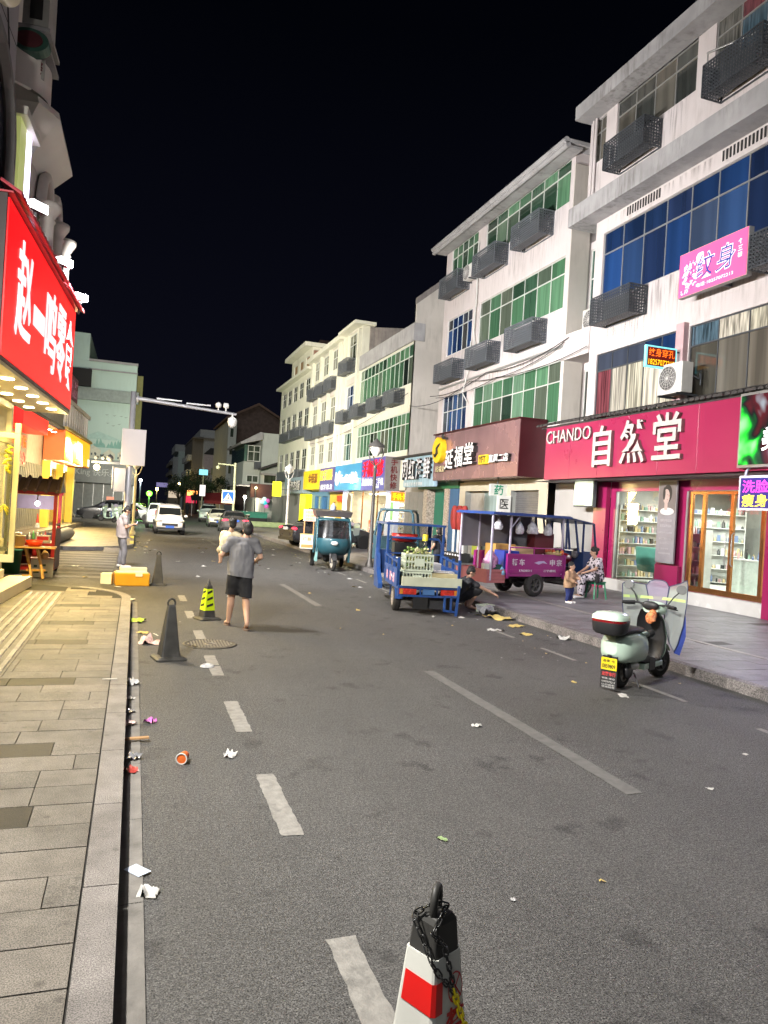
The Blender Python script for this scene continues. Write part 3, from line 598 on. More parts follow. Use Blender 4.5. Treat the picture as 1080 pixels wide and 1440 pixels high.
# the big magenta shop sign with chrome letters
sg = thing('shop_sign', 'long magenta fascia sign with raised silver letters under a dark tiled eave', 'sign', (12.6, 17, 3.4))
for a, c in zip([21.2, 19.75, 18.3, 16.95, 15.7, 14.3, 12.95], [19.75, 18.3, 16.95, 15.7, 14.3, 12.95, 11.6]):
    MB().box(12.56, 13.35, c+.004, a-.004, 3.36, 5.02).build('panel', PINK, sg, world=True, bevel=.006)
CHROME = M('chrome_letter', (.72, .69, .66), .25, .3, var=.06); CHROMS = M('letter_side', (.24, .17, .17), .4, .4)
add_text(MB(), 'CHANDO', (12.55, 19.82, 4.70), (0, -1, 0), (0, 0, 1), 2.45, .40, .07, .004, 0, 1).build('lettering', [CHROME, CHROMS], sg, world=True)
for ch, y, z in (('自', 17.98, 4.24), ('然', 16.62, 4.28), ('堂', 15.28, 4.32)):
    add_text(MB(), ch, (12.55, y, z), (0, -1, 0), (0, 0, 1), 1.05 if ch != '自' else .86, 1.18, .10, .014, 0, 1).build('lettering', [CHROME, CHROMS], sg, world=True)

# poster with a portrait hung on the pillar (plain generic face)
ps = thing('poster_banner', 'tall grey poster with a portrait hung between the shop window and doors', 'poster', (13.25, 16.1, 1.1))
MB().box(13.25, 13.30, 15.72, 16.42, 1.1, 3.28).build('board', M('grey_poster', (.25, .235, .26), .4), ps, world=True, bevel=.004)
pc = MB(); pc.quad((13.247, 15.75, 2.42), (13.247, 16.39, 2.42), (13.247, 16.39, 3.24), (13.247, 15.75, 3.24)); pc.build('picture', M('picture_ground', (.16, .14, .14), .4), ps, world=True)
fc = MB()
def disc(mb, X, y, z, ry, rz, mat, n=18, d=.002): mb.add([(X, y+ry*math.cos(2*math.pi*i/n), z+rz*math.sin(2*math.pi*i/n)) for i in range(n)], [tuple(range(n))], mat); return mb
disc(fc, 13.245, 16.06, 2.93, .17, .24, 1); disc(fc, 13.243, 16.10, 2.85, .125, .20, 0); disc(fc, 13.2425, 16.05, 2.46, .27, .10, 2); fc.box(13.241, 13.2425, 16.04, 16.16, 2.50, 2.70, 0)
disc(fc, 13.2415, 16.19, 2.93, .05, .17, 1); fc.box(13.2408, 13.2415, 16.03, 16.09, 2.765, 2.775, 3); disc(fc, 13.241, 16.00, 2.87, .012, .03, 3); fc.box(13.2406, 13.2412, 16.03, 16.08, 2.895, 2.902, 1); fc.build('portrait', [M('printed_skin', (.50, .38, .34), .5), M('printed_hair', (.03, .025, .025), .5), M('printed_collar', (.62, .60, .60), .5), M('printed_lips', (.4, .14, .14), .5)], ps, world=True)
for i, (s_, z, wd, hh) in enumerate([('专柜护肤品牌', 2.22, .44, .075), ('天然滋养肌肤', 2.08, .44, .075), ('自然堂·你本来就很美', 1.9, .5, .05), ('喜马拉雅冰川水', 1.74, .46, .05), ('买正装送好礼', 1.62, .38, .045), ('会员专享', 1.48, .3, .05), ('欢迎进店体验', 1.36, .45, .045)]): add_text(MB(), s_, (13.248, 16.07, z), (0, -1, 0), (0, 0, 1), wd, hh, .002, 0).build('lettering', M('print_pale', (.48, .45, .48), .5), ps, world=True)

# lightbox on the grey wall, beside the trike cab
lb = thing('lightbox_sign', 'small glowing white lightbox on the grey wall left of the shop window', 'sign', (13.0, 19.4, 2.55))
MB().box(12.95, 13.05, 18.95, 19.98, 2.52, 3.34).build('casing', DARKM, lb, world=True); MB().box(12.93, 12.95, 19.0, 19.94, 2.57, 3.30).build('face', EM('lightbox_face', (.80, .92, .72), 1.15, .5, (.7, .8, .65)), lb, world=True)
MB().box(13.05, 13.46, 19.5, 19.56, 2.9, 2.96).build('bracket', DARKM, lb, world=True)
# advertising screen at the frame's right edge
sc_ = thing('led_screen', 'large black advertising screen glowing green beside the magenta sign', 'screen', (12.4, 12, 3.4))
MB().box(12.40, 12.55, 10.6, 12.88, 3.42, 5.04).build('casing', M('silver_trim', (.6, .6, .58), .3, .8), sc_, world=True)
def screen_mat():
    ma = bpy.data.materials.new('screen_picture'); ma.use_nodes = True; N = ma.node_tree.nodes; L = ma.node_tree.links; b = N['Principled BSDF']; b.inputs['Base Color'].default_value = (.01, .01, .01, 1); b.inputs['Roughness'].default_value = .15
    tc = N.new('ShaderNodeTexCoord'); mp = N.new('ShaderNodeMapping'); mp.inputs['Location'].default_value = (.0, .35, .2); L.new(tc.outputs['Object'], mp.inputs[0])
    n = N.new('ShaderNodeTexNoise'); n.inputs['Scale'].default_value = 1.1; n.inputs['Detail'].default_value = 2; n.inputs['Distortion'].default_value = .7; L.new(mp.outputs[0], n.inputs[0])
    rp = N.new('ShaderNodeValToRGB'); e = rp.color_ramp.elements; e[0].position = .50; e[0].color = (.004, .006, .008, 1); e[1].position = .60; e[1].color = (.02, .75, .04, 1)
    x = e.new(.56); x.color = (.0, .12, .02, 1); x = e.new(.70); x.color = (.35, 1, .35, 1); x = e.new(.40); x.color = (.10, .006, .012, 1); x = e.new(.30); x.color = (.30, .32, .36, 1)
    L.new(n.outputs[0], rp.inputs[0]); L.new(rp.outputs[0], b.inputs['Emission Color']); b.inputs['Emission Strength'].default_value = 1.5; return ma
MB().box(12.385, 12.40, 10.66, 12.83, 3.48, 4.98).build('display', screen_mat(), sc_, world=True)
add_text(MB(), '美肤', (12.384, 11.75, 4.0), (0, -1, 0), (0, 0, 1), .95, .5, .002, .02).build('lettering', EM('screen_white', (1, 1, 1), 2.5), sc_, world=True)
# pixel sign under it
pl = thing('pixel_sign', 'purple and yellow glowing pixel sign hanging under the black screen', 'sign', (12.4, 12, 2.5))
MB().box(12.36, 12.42, 11.0, 12.74, 2.50, 3.24).build('casing', M('white_casing', (.75, .73, .78), .4), pl, world=True); MB().box(12.352, 12.36, 11.05, 12.69, 2.55, 3.19).build('face', EM('pixel_ground', (.02, .015, .13), 1.2), pl, world=True)
add_text(MB(), '洗脸 纹绣', (12.352, 11.88, 3.01), (0, -1, 0), (0, 0, 1), 1.5, .27, .003, .004).build('lettering', EM('pixel_magenta', (1, .05, .62), 2.2), pl, world=True)
add_text(MB(), '瘦身 塑形', (12.352, 11.88, 2.71), (0, -1, 0), (0, 0, 1), 1.5, .27, .003, .004).build('lettering', EM('pixel_yellow', (1, .82, .04), 2.2), pl, world=True)
MB().tube([(12.5, 12.62, 3.42), (12.42, 12.62, 3.34), (12.4, 12.62, 3.24)], .03, 6).build('hanger', ALU, pl, world=True)
area_lamp('screen_glow', (12.3, 11.6, 3.9), (9.5, 11.0, 0), 170, 1.6, (.62, .58, 1), size_y=1.8)
# pink tattoo sign
pk = thing('tattoo_sign', 'glowing pink sign with blue brush lettering fixed below the blue windows', 'sign', (12.9, 14.5, 7.9))
MB().box(12.86, 13.0, 13.40, 15.65, 7.88, 9.0).build('casing', M('grey_sign_side', (.35, .34, .33), .5), pk, world=True); MB().box(12.845, 12.858, 13.42, 15.63, 7.90, 8.98).build('face', EM('pink_face', (1, .085, .26), .95, .12, (.8, .1, .25)), pk, world=True)
[MB().box(13.0, 13.4, a, a+.08, z, z+.09).build('bracket', DARKM, pk, world=True) for a, z in ((14.4, 7.95), (15.3, 8.6))]
fl = MB(); X = 12.843
for i in range(44):
    a = rnd.uniform(0, 6.28); q = rnd.random()**.5; disc(fl, X-.0003*i/44, 15.22+.28*q*math.cos(a), 8.38+.34*q*math.sin(a), rnd.uniform(.02, .055), rnd.uniform(.02, .055), 0, 7)
for i in range(16): disc(fl, X-.0006, 14.92+rnd.uniform(-.09, .09), 8.72+rnd.uniform(-.09, .09), .06, .06, 0, 9)
for i in range(14): disc(fl, X, 15.4+rnd.uniform(-.18, .18), 8.02+rnd.uniform(-.06, .06), .025, .02, 0, 6)
fl.build('blossom_print', EM('print_white_lit', (1, .80, .88), .6), pk, world=True)
BLU = EM('brush_blue', (.03, .07, .33), .6, 0, (.03, .06, .25))
ring = MB()
for i in range(26):
    a, c = 2*math.pi*i/30+1, 2*math.pi*(i+1)/30+1; r0, r1 = .27, .285
    ring.quad((X-.002, 15.22+r0*math.cos(a), 8.38+r0*1.2*math.sin(a)), (X-.002, 15.22+r1*math.cos(a), 8.38+r1*1.2*math.sin(a)), (X-.002, 15.22+r1*math.cos(c), 8.38+r1*1.2*math.sin(c)), (X-.002, 15.22+r0*math.cos(c), 8.38+r0*1.2*math.sin(c)))
add_text(ring, '慕', (X-.001, 15.22, 8.38), (0, -1, 0), (0, 0, 1), .22, .34, .002, .0); ring.build('emblem', BLU, pk, world=True)
WHL = EM('lettering_white_lit', (1, .90, .95), .7)
for ch, y in (('纹', 14.72), ('身', 14.06)):
    add_text(MB(), ch, (X, y, 8.50), (0, -1, 0), (0, 0, 1), .60, .64, .001, .022, shear=.10).build('outline', WHL, pk, world=True)
    add_text(MB(), ch, (X-.002, y, 8.50), (0, -1, 0), (0, 0, 1), .55, .58, .002, .0, shear=.10).build('lettering', BLU, pk, world=True)
s_ = MB()
for ch, z in (('↑', 8.72), ('三', 8.56), ('楼', 8.41)): add_text(s_, ch, (X, 13.62, z), (0, -1, 0), (0, 0, 1), .14, .12, .002, .016)
add_text(s_, '电话·18257072213', (X, 14.4, 8.05), (0, -1, 0), (0, 0, 1), 1.2, .10, .002, .008); s_.build('lettering', WHL, pk, world=True)
# projecting red pixel sign and the outdoor unit beside it
rs = thing('pixel_sign', 'small red and yellow pixel sign jutting out above the outdoor fan unit', 'sign', (12.6, 15.95, 6.1))
MB().box(12.2, 13.15, 15.92, 16.0, 6.14, 6.70).build('casing', EM('cyan_tube', (.25, .85, .9), .9), rs, world=True); MB().box(12.24, 13.11, 15.915, 15.92, 6.18, 6.66).build('face', EM('pixel_red_ground', (.10, .002, .002), 1), rs, world=True)
add_text(MB(), '纹身穿孔', (12.68, 15.915, 6.53), (1, 0, 0), (0, 0, 1), .80, .21, .003, .003).build('lettering', EM('pixel_orange', (1, .16, .01), 2.0), rs, world=True)
add_text(MB(), '18257072213', (12.68, 15.915, 6.28), (1, 0, 0), (0, 0, 1), .80, .14, .003, .003).build('lettering', EM('pixel_amber', (1, .5, .01), 2.0), rs, world=True)
[MB().box(13.15, 13.4, 15.94, 15.98, z, z+.04).build('bracket', DARKM, rs, world=True) for z in (6.2, 6.6)]
def ac_unit(y, z, label, X=12.9, L=.9, H=.78, D=.34):
    t = thing('outdoor_unit', label, 'air conditioner', (X, y, z)); PL = M('ac_plastic', (.62, .61, .58), .45, var=.05, streak=.2)
    MB().box(0, D, -L/2, L/2, 0, H).build('body', PL, t, bevel=.015)
    MB().lathe([(.0, -.012), (.30, -.012), (.31, -.004), (.30, .0)], (0, .08, H*.52), 28, axis='X').build('fan_recess', M('ac_fan', (.10, .095, .095), .5), t)
    g = MB()
    for i in range(14):
        a = 2*math.pi*i/14; g.bar((-.02, .08, H*.52), (-.02, .08+.29*math.cos(a), H*.52+.29*math.sin(a)), .008)
    for r_ in (.1, .17, .24, .30): g.tube([(-.02, .08+r_*math.cos(2*math.pi*i/24), H*.52+r_*math.sin(2*math.pi*i/24)) for i in range(25)], .005, 4)
    g.lathe([(0, -.035), (.04, -.03), (.045, -.02)], (0, .08, H*.52), 12, axis='X'); g.build('grille', PL, t)
    [MB().box(-.05, .6, a, a+.04, -.05, 0).build('bracket', DARKM, t) for a in (-L*.4, L*.36)]
    MB().tube([(D, -L/2+.1, .5), (D+.1, -L/2-.1, .35), (D+.2, -L/2-.05, .6), (D+.15, -L/2-.1, .2)], .018, 6).build('hose', DARKM, t); return t
ac_unit(15.65, 5.45, 'white outdoor fan unit standing above the tiled eave by the red pixel sign', 12.75)
ac_unit(20.9, 8.3, 'white outdoor unit in the recessed bay beside the green glazed block', 13.75)
# things inside the cosmetics shop
SHELF = M('white_shelf', (.58, .58, .55), .4); PRODS = [M('product_%s' % n, c, .3) for n, c in (('white', (.7, .7, .68)), ('blue', (.14, .19, .32)), ('green', (.20, .32, .25)), ('rose', (.5, .30, .31)), ('gold', (.45, .36, .20)), ('black', (.03, .03, .03)))]
def shelf_unit(x, y, z, L, H, nsh, label, rz=0, seed=1, group=None):
    t = thing('display_shelf', label, 'shelf', (x, y, z), rz, group); q = random.Random(seed)
    b = MB().box(.30, .32, -L/2, L/2, 0, H).box(0, .3, -L/2, -L/2+.02, 0, H).box(0, .3, L/2-.02, L/2, 0, H); b.build('frame', SHELF, t); g = MB()
    for i in range(nsh):
        zz = .08+(H-.2)*i/(nsh-1) if nsh > 1 else .5; MB().box(0, .30, -L/2+.02, L/2-.02, zz-.02, zz).build('shelf', SHELF, t); yy = -L/2+.05
        while yy < L/2-.1:
            w_ = q.uniform(.05, .12); h_ = q.uniform(.08, .24); m_ = q.randrange(6)
            if q.random() < .85:
                if q.random() < .5: g.box(.06, .06+w_, yy, yy+w_*.9, zz, zz+h_, m_)
                else: g.lathe([(w_*.4, zz), (w_*.4, zz+h_*.7), (w_*.15, zz+h_*.78), (w_*.15, zz+h_)], (.1, yy+w_*.4, 0), 8, m_)
            yy += w_+.015
    g.build('goods', PRODS, t, kind='stuff'); return t
shelf_unit(14.75, 18.50, .44, 2.3, 2.2, 7, 'white display shelf behind the teal chair in the pink shop window', rz=R(90), seed=3)
shelf_unit(16.3, 17.6, .44, 1.6, 2.2, 6, 'far white display shelf deep inside the pink shop', rz=R(45), seed=6)
shelf_unit(14.1, 16.1, .44, .9, 1.6, 5, 'narrow dark shelf of bottles just inside the leftmost copper door', seed=4)
shelf_unit(17.3, 14.0, .44, 2.6, 1.9, 5, 'wide shelf of goods on the back wall of the pink shop', seed=5)
ct = thing('shop_counter', 'white counter with bottles standing behind the copper framed doors', 'counter', (14.75, 14.75, .44))
MB().box(0, .5, -.6, .6, 0, .85).build('cabinet', M('counter_green_white', (.55, .62, .56), .35), ct, bevel=.01); MB().box(-.03, .53, -.63, .63, .86, .90).build('top', SHELF, ct)
for i in range(9):
    h_ = rnd.uniform(.1, .26); o = MB().lathe([(.028, 0), (.03, h_*.6), (.012, h_*.75), (.012, h_)], n=10).build('bottle', rnd.choice(PRODS)); o.location = (14.9+rnd.uniform(-.05, .15), 14.25+.12*i, 1.342); tag(o, '%s small bottle from the near end of the white shop counter' % ('first', 'second', 'third', 'fourth', 'fifth', 'sixth', 'seventh', 'eighth', 'ninth')[i], 'bottle', 'bottles on the shop counter')
tc_ = thing('tub_chair', 'teal upholstered tub seat behind the left shop window', 'chair', (14.05, 17.3, .44)); TLF = M('teal_velvet', (.10, .30, .25), .8, var=.1)
rings = []
for z, s_ in ((.32, .80), (.36, .90), (.6, .97), (.98, 1.03), (1.0, 1.0)): rings.append([(.36*s_*math.cos(2*math.pi*k/20), 0.85*s_*math.sin(2*math.pi*k/20), z) for k in range(20)])
MB().ring_loft(rings).build('tub', TLF, tc_); MB().cyl((0, .1, 0), (0, .1, .32), .03).cyl((0, -.3, 0), (0, -.3, .32), .03).build('leg', ALU, tc_)
# ------------------------------------------------------------------ green glazed block with the pharmacy sign
b2 = thing('apartment_block', 'white four storey block with green glazing above the pharmacy sign', 'building', (13.4, 27, 0))
H2 = [(29.2, 32.0, 12.95, 14.42), (22.02, 28.45, 12.92, 14.42), (29.35, 32.05, 9.42, 11.1), (22.05, 28.68, 9.3, 11.1), (29.45, 32.1, 5.4, 7.52), (21.95, 28.8, 5.4, 7.52)]
b = wall_x(MB(), 13.4, 21.78, 32.6, 3.45, 14.5, H2)
b.quad((13.4, 21.78, 3.45), (24, 21.78, 3.45), (24, 21.78, 14.5), (13.4, 21.78, 14.5)); b.build('wall', WALLW, b2, world=True)
MB().quad((13.4, 32.6, 3.45), (24, 32.6, 3.45), (24, 32.6, 14.5), (13.4, 32.6, 14.5)).build('end_wall', CEMENT, b2, world=True)
MB().box(13.385, 14.1, 21.73, 21.775, 3.45, 14.1).build('corner_strip', CEMENT, b2, world=True)
b = MB().box(12.85, 24, 21.3, 32.75, 14.5, 14.62)
for z, x, r_ in ((14.42, 12.80, .10), (14.56, 12.74, .11)): b.cyl((x, 21.3, z), (x, 32.8, z), r_, n=12)
b.box(12.8, 13.38, 21.35, 32.7, 14.36, 14.44); b.build('roof_edge', CONCW, b2, world=True)
for (h, c, tr, g) in zip(H2, (5, 7, 5, 7, 5, 8), (13.95, 14.0, 10.6, 10.5, 6.8, 6.8), (GREEN, GREEN, BLUE, GREEN, BLUE, GREEN)): window_x(b2, 13.4, *h, c, tr, g, ALUW)
MB().box(13.34, 13.395, 21.8, 32.6, 7.9, 7.98).build('string_course', ALU, b2, world=True)
MB().tube([(13.35, 29.0, 13.8), (13.3, 28.95, 13.2), (13.32, 28.85, 11.6), (13.3, 28.9, 9.9), (13.25, 28.6, 9.2)], .03, 6).tube([(13.35, 29.25, 9.6), (13.28, 29.2, 8.8), (13.3, 29.2, 8.4), (13.25, 29.6, 7.4), (13.3, 29.1, 6.9)], .025, 6).build('cable', ALUW, b2, world=True)
for y0, y1, z1, h in ((22.1, 28.4, 12.9, 1.6), (29.2, 32, 12.9, 1.6), (22.1, 28.6, 9.3, 1.3), (29.3, 32.2, 9.4, 1.4), (22, 32.4, 7.88, .35)): stain(b2, y0, y1, z1, h)
GB = 'louvered air conditioner cages on the green glazed block'
for y, z, l in ((30.85, 12.02, 'grey louvered cage below the small top window farthest along the green glazed block'), (27.3, 12.05, 'grey louvered cage in the middle of the top floor of the green glazed block'), (23.95, 12.1, 'grey louvered cage at the near end of the top floor of the green glazed block'),
                (30.9, 8.1, 'grey louvered cage under the upper blue curtained window'), (27.5, 8.2, 'grey louvered cage in the middle, one storey above the pharmacy sign windows'), (24.0, 8.3, 'grey louvered cage nearest the white block, two storeys above the pharmacy')):
    cage('louver', y, z, l, GB, 2.0, .82)
ac_unit(29.3, 12.25, 'small white outdoor unit tucked beside the top floor cage', 13.0, .8, .6, .3)
for i, (a, z0, c, z1, sg, l) in enumerate(((21.4, 8.15, 33.5, 7.75, .25, 'upper black service cable strung along the white fronts'), (21.6, 8.02, 36.2, 7.6, .35, 'middle black service cable strung along the white fronts'), (20.2, 7.62, 32.6, 7.55, .18, 'lower black service cable strung along the white fronts'), (36.4, 8.3, 60, 7.2, .5, 'long sagging black cable along the cream fronts'))):
    P = [(13.30-.03*i, a+(c-a)*k/16, z0+(z1-z0)*k/16-sg*(1-abs(2*((k/8) % 1)-1)**2 if i < 3 else 4*(k/16)*(1-k/16))) for k in range(17)]; t = thing('service_cable', l, 'cable', P[0]); MB().tube(P, .014, 5).build('strand', VENT, t, world=True)
MARO = M('maroon_metal', (.44, .26, .27), .26, .6, var=.18, sc=.7, streak=.25, spot=.2, rvar=.12); MARD = M('maroon_side', (.055, .006, .010), .45, .2)
ph = thing('pharmacy_sign', 'weathered maroon metal fascia sign with a round yellow emblem', 'sign', (12.4, 26.4, 3.5))
b = MB().box(12.36, 13.38, 22.58, 22.62, 3.50, 5.5); b.build('side', MARD, ph, world=True)
ys = [30.2, 29.0, 28.05, 27.0, 25.85, 24.4, 22.6]
for i in range(6): MB().box(12.34+.004*(i % 2), 13.37, ys[i+1]+.006, ys[i]-.006, 3.5, 5.48, M=None).build('panel', MARO, ph, world=True, bevel=.01)
MB().box(12.28, 13.38, 22.55, 30.25, 5.485, 5.54).build('cap', MARD, ph, world=True)
YLW = M('emblem_yellow', (.80, .50, .02), .4); BLK = M('letter_black', (.02, .02, .02), .4)
b = MB(); b.ring_loft([[(12.10, 29.3+.52*math.cos(2*math.pi*i/28), 4.78+.55*math.sin(2*math.pi*i/28)) for i in range(28)], [(12.33, 29.3+.52*math.cos(2*math.pi*i/28), 4.78+.55*math.sin(2*math.pi*i/28)) for i in range(28)]], 0, False); b.build('emblem', [YLW, BLK], ph, world=True)
b = MB().tube([(12.09, 29.62, 4.62), (12.09, 29.45, 4.52), (12.09, 29.25, 4.66), (12.09, 29.3, 4.86), (12.09, 29.1, 4.98), (12.09, 28.98, 5.05)], [.03, .06, .08, .07, .05, .02], 8, 0)
b.ell((12.15, 28.86, 5.35), (.05, .12, .12), 8, 0); b.build('emblem_stroke', BLK, ph, world=True)
MB().box(12.1, 12.34, 28.72, 28.76, 5.2, 5.3).build('emblem_dot_stem', BLK, ph, world=True)
add_text(MB(), '延福堂', (12.33, 29.3, 3.98), (0, -1, 0), (0, 0, 1), .95, .26, .06, .02, 0, 1).build('small_lettering', [M('letter_cream', (.6, .5, .3), .4), BLK], ph, world=True)
WHT = M('letter_white', (.80, .78, .78), .4)
for ch, y, z in (('延', 28.05, 4.33), ('福', 27.12, 4.40), ('堂', 26.2, 4.47)): add_text(MB(), ch, (12.33, y, z), (0, -1, 0), (0, 0, 1), .82, .84, .20, .018, 0, 1, shear=.08).build('lettering', [WHT, BLK], ph, world=True)
MB().box(12.20, 12.33, 24.72, 25.44, 4.0, 4.36).build('tablet', [YLW], ph, world=True, bevel=.03)
add_text(MB(), 'YFT', (12.198, 25.08, 4.18), (0, -1, 0), (0, 0, 1), .56, .24, .012, .02).build('lettering', BLK, ph, world=True)
add_text(MB(), '直属二店', (12.33, 23.8, 4.18), (0, -1, 0), (0, 0, 1), 1.5, .30, .14, .018, 0, 1).build('lettering', [WHT, BLK], ph, world=True)
# ground floor of the pharmacy block
CREAM = M('cream_stone', (.50, .45, .34), .6, var=.08, sc=2, streak=.25); SHUT = M('roller_shutter', (.17, .165, .165), .45, .4, var=.12, streak=.2); GRG = M('grey_green_jamb', (.30, .31, .29), .6)
b = wall_x(MB(), 13.2, 21.95, 29.15, .13, 3.44, [(22.55, 24.55, .13, 3.08), (25.45, 28.55, .13, 3.08)], .35, 0, 1); b.build('shopfront', [CREAM, GRG], b2, world=True)
sh = MB()
for i in range(36): z = .15+.0813*i; sh.box(13.42, 13.45, 22.56, 24.54, z, z+.072)
sh.build('roller_shutter', SHUT, b2, world=True, kind='stuff')
MB().box(13.5, 13.53, 25.5, 27.3, .13, 3.06).build('glass_door', RAMP('grey_green_glass', [(.30, .38, .36), (.25, .33, .32)], .15, .1), b2, world=True)
MB().box(13.46, 13.50, 27.3, 28.54, .13, 3.06).build('side_panel', M('beige_panel', (.36, .34, .30), .5), b2, world=True)
MB().box(13.15, 13.35, 29.17, 30.05, .13, 3.2).build('blue_pillar', M('blue_paint', (.045, .12, .24), .5, streak=.2), b2, world=True)
MB().box(13.12, 13.4, 29.17, 33.9, 3.21, 3.49).build('green_band', M('green_fascia', (.02, .12, .045), .4), b2, world=True)
RGR = M('mottled_granite', (.42, .34, .28), .4, var=.5, sc=14, spot=.7, spotcol=(.35, .12, .10))
[MB().box(13.1, 13.5, y, y+.48, .13, 3.2).build('granite_pillar', RGR, b2, world=True) for y in (30.08, 32.6)]
sh = MB()
for i in range(30): z = .15+.1*i; sh.box(13.6, 13.63, 30.6, 31.6, z, z+.09)
sh.build('roller_shutter', M('pale_shutter', (.45, .46, .46), .4, .3), b2, world=True); MB().box(13.5, 13.56, 31.6, 32.6, .13, 3.2).build('green_door', M('green_door_paint', (.01, .16, .10), .4), b2, world=True)
# hanging medicine signs
ys_ = thing('hanging_sign', 'small white box sign with a green medicine character', 'sign', (12.6, 24.9, 2.9))
MB().box(12.5, 13.2, 24.86, 24.98, 2.86, 3.30).build('casing', M('sign_white', (.6, .62, .58), .4), ys_, world=True); add_text(MB(), '药', (12.85, 24.86, 3.08), (1, 0, 0), (0, 0, 1), .38, .38, .004, .02).build('lettering', M('sign_green', (.0, .22, .12), .4), ys_, world=True); MB().box(12.8, 12.84, 24.9, 24.94, 3.3, 3.5).build('hanger', DARKM, ys_, world=True)
ys_ = thing('hanging_sign', 'tall white vertical sign reading a doctor and insurance notice', 'sign', (12.8, 24.5, 1.4))
MB().box(12.66, 13.19, 24.5, 24.6, 1.5, 2.86).build('board', M('sign_white2', (.70, .70, .67), .4), ys_, world=True); b = MB()
for ch, z in (('医', 2.56), ('保', 2.10), ('店', 1.68)): add_text(b, ch, (12.92, 24.5, z), (1, 0, 0), (0, 0, 1), .36, .36, .004, .012)
b.build('lettering', BLK, ys_, world=True)
# seafood sign in the gap between blocks
sf = thing('seafood_sign', 'pale blue sign with tall white letters over a grey shutter wall', 'sign', (12.6, 32.6, 3.3)); MB().box(12.58, 12.75, 30.62, 34.6, 3.28, 4.72).build('board', RAMP('pale_blue_sign', [(.32, .47, .56), (.34, .49, .58)], .4, .2), sf, world=True)
for ch, y in (('网', 34.1), ('红', 33.15), ('海', 32.2), ('鲜', 31.25)): add_text(MB(), ch, (12.57, y, 4.12), (0, -1, 0), (0, 0, 1), .78, .98, .14, .016, 0, 1).build('lettering', [M('letter_lilac', (.78, .76, .80), .4), BLK], sf, world=True)
add_text(MB(), '鲜活海鲜 批发零售', (12.575, 33.2, 3.42), (0, -1, 0), (0, 0, 1), 2.4, .18, .004, .008).build('lettering', WHT, sf, world=True)
low = thing('lean_to', 'grey panelled lean-to wall between the two glazed blocks', 'building', (13.4, 34.6, 0))
b = wall_x(MB(), 13.4, 32.62, 36.28, 0, 4.9, [], .1); b.quad((13.4, 32.62, 4.9), (13.4, 36.28, 4.9), (18, 36.28, 4.9), (18, 32.62, 4.9)); b.build('wall', GW, low, world=True)
MB().box(12.5, 13.4, 30.6, 36.2, 4.74, 4.84).build('canopy', ROOFT, low, world=True)
for i in range(5): MB().box(13.36, 13.39, 33.2+.62*i, 33.79+.62*i, .2, 3.1).build('wall_panel', M('grey_tile_panel', (.22, .21, .20), .5), low, world=True)

# ------------------------------------------------------------------ long green glazed block with the phone shop
b3 = thing('apartment_block', 'long low block with two rows of green ribbon windows above the phone shop', 'building', (13.4, 41, 0))
H3 = [(36.5, 46.15, 8.85, 11.0), (36.5, 46.15, 5.32, 7.38)]
wall_x(MB(), 13.4, 36.3, 46.28, 3.2, 11.05, H3).build('wall', WALLC, b3, world=True)
MB().prism([(13.4, 0), (24, 0), (24, 15.6), (15.2, 14.5), (13.4, 13.0)], 36.3, 36.5, 'Y').build('gable_wall', CEMENT, b3, world=True)
MB().prism([(15.2, 14.48), (24, 15.58), (24, 16.4), (15.2, 14.85), (13.4, 13.35), (13.4, 13.0)], 36.32, 36.6, 'Y').build('brick_gable', BRICKG, b3, world=True)
MB().box(13.28, 13.9, 36.25, 46.2, 11.05, 11.98).build('parapet', CONCW, b3, world=True)
b = MB(); b.tube([(16.6, 36.2, 13.2), (16.4, 36.15, 13.15), (15.2, 36.2, 10.4)], .09, 8).box(15.9, 16.7, 36.1, 36.28, 13.2, 13.4); b.build('drain_pipe', ALUW, b3, world=True)
window_x(b3, 13.4, *H3[0], 13, 10.32, GREEN, ALUW, .05); window_x(b3, 13.4, *H3[1], 14, 6.75, GREEN, ALUW, .05)
GC = 'louvered air conditioner cages on the long low block'
for y, l in ((38.4, 'grey cage on the long low block, nearest to the bare cement gable'), (41.6, 'second grey cage along from the bare cement gable'), (45.2, 'third grey cage along, by the end of the green ribbon window')): cage('louver', y, 7.88, l, GC, 1.9, .78)
cage('louver', 48.7, 7.88, 'grey cage under the blue window of the narrow tall bay', GC, 1.9, .78)
# ------------------------------------------------------------------ cream block with pilasters
b4 = thing('apartment_block', 'cream block with paired pilasters and tall narrow windows', 'building', (13.4, 53, 0))
H4 = [(47.15, 49.3, 12.15, 13.9), (47.2, 49.3, 8.75, 10.4), (47.4, 49.4, 5.3, 7.2)]
for z0, z1 in ((12.25, 13.75), (8.5, 10.25), (5.4, 6.95)): H4 += [(51.6, 53.82, z0, z1), (54.3, 56.72, z0, z1), (57.2, 59.55, z0, z1)]
b = wall_x(MB(), 13.4, 46.3, 60.3, 3.3, 14.05, H4, .10); b.quad((13.4, 46.3, 11), (13.4, 46.3, 14.05), (13.9, 46.3, 14.05), (13.9, 46.3, 11)); b.quad((13.4, 60.3, 0), (24, 60.3, 0), (24, 60.3, 14), (13.4, 60.3, 14)); b.build('wall', WALLC, b4, world=True)
MB().prism([(13.9, 9), (24, 9), (24, 15.2), (18, 14.4), (13.9, 14.0)], 46.28, 46.4, 'Y').build('brick_gable', BRICKG, b4, world=True)
MB().box(12.75, 14.2, 45.9, 50.1, 14.06, 14.26).box(12.85, 14.2, 50.11, 60.4, 13.86, 14.2).build('cornice', WALLC, b4, world=True)
for y in (46.55, 50.0, 50.9, 51.35, 54.05, 56.95, 59.8): MB().box(13.18, 13.39, y-.19, y+.19, 3.4, 13.85).build('pilaster', WALLC, b4, world=True)
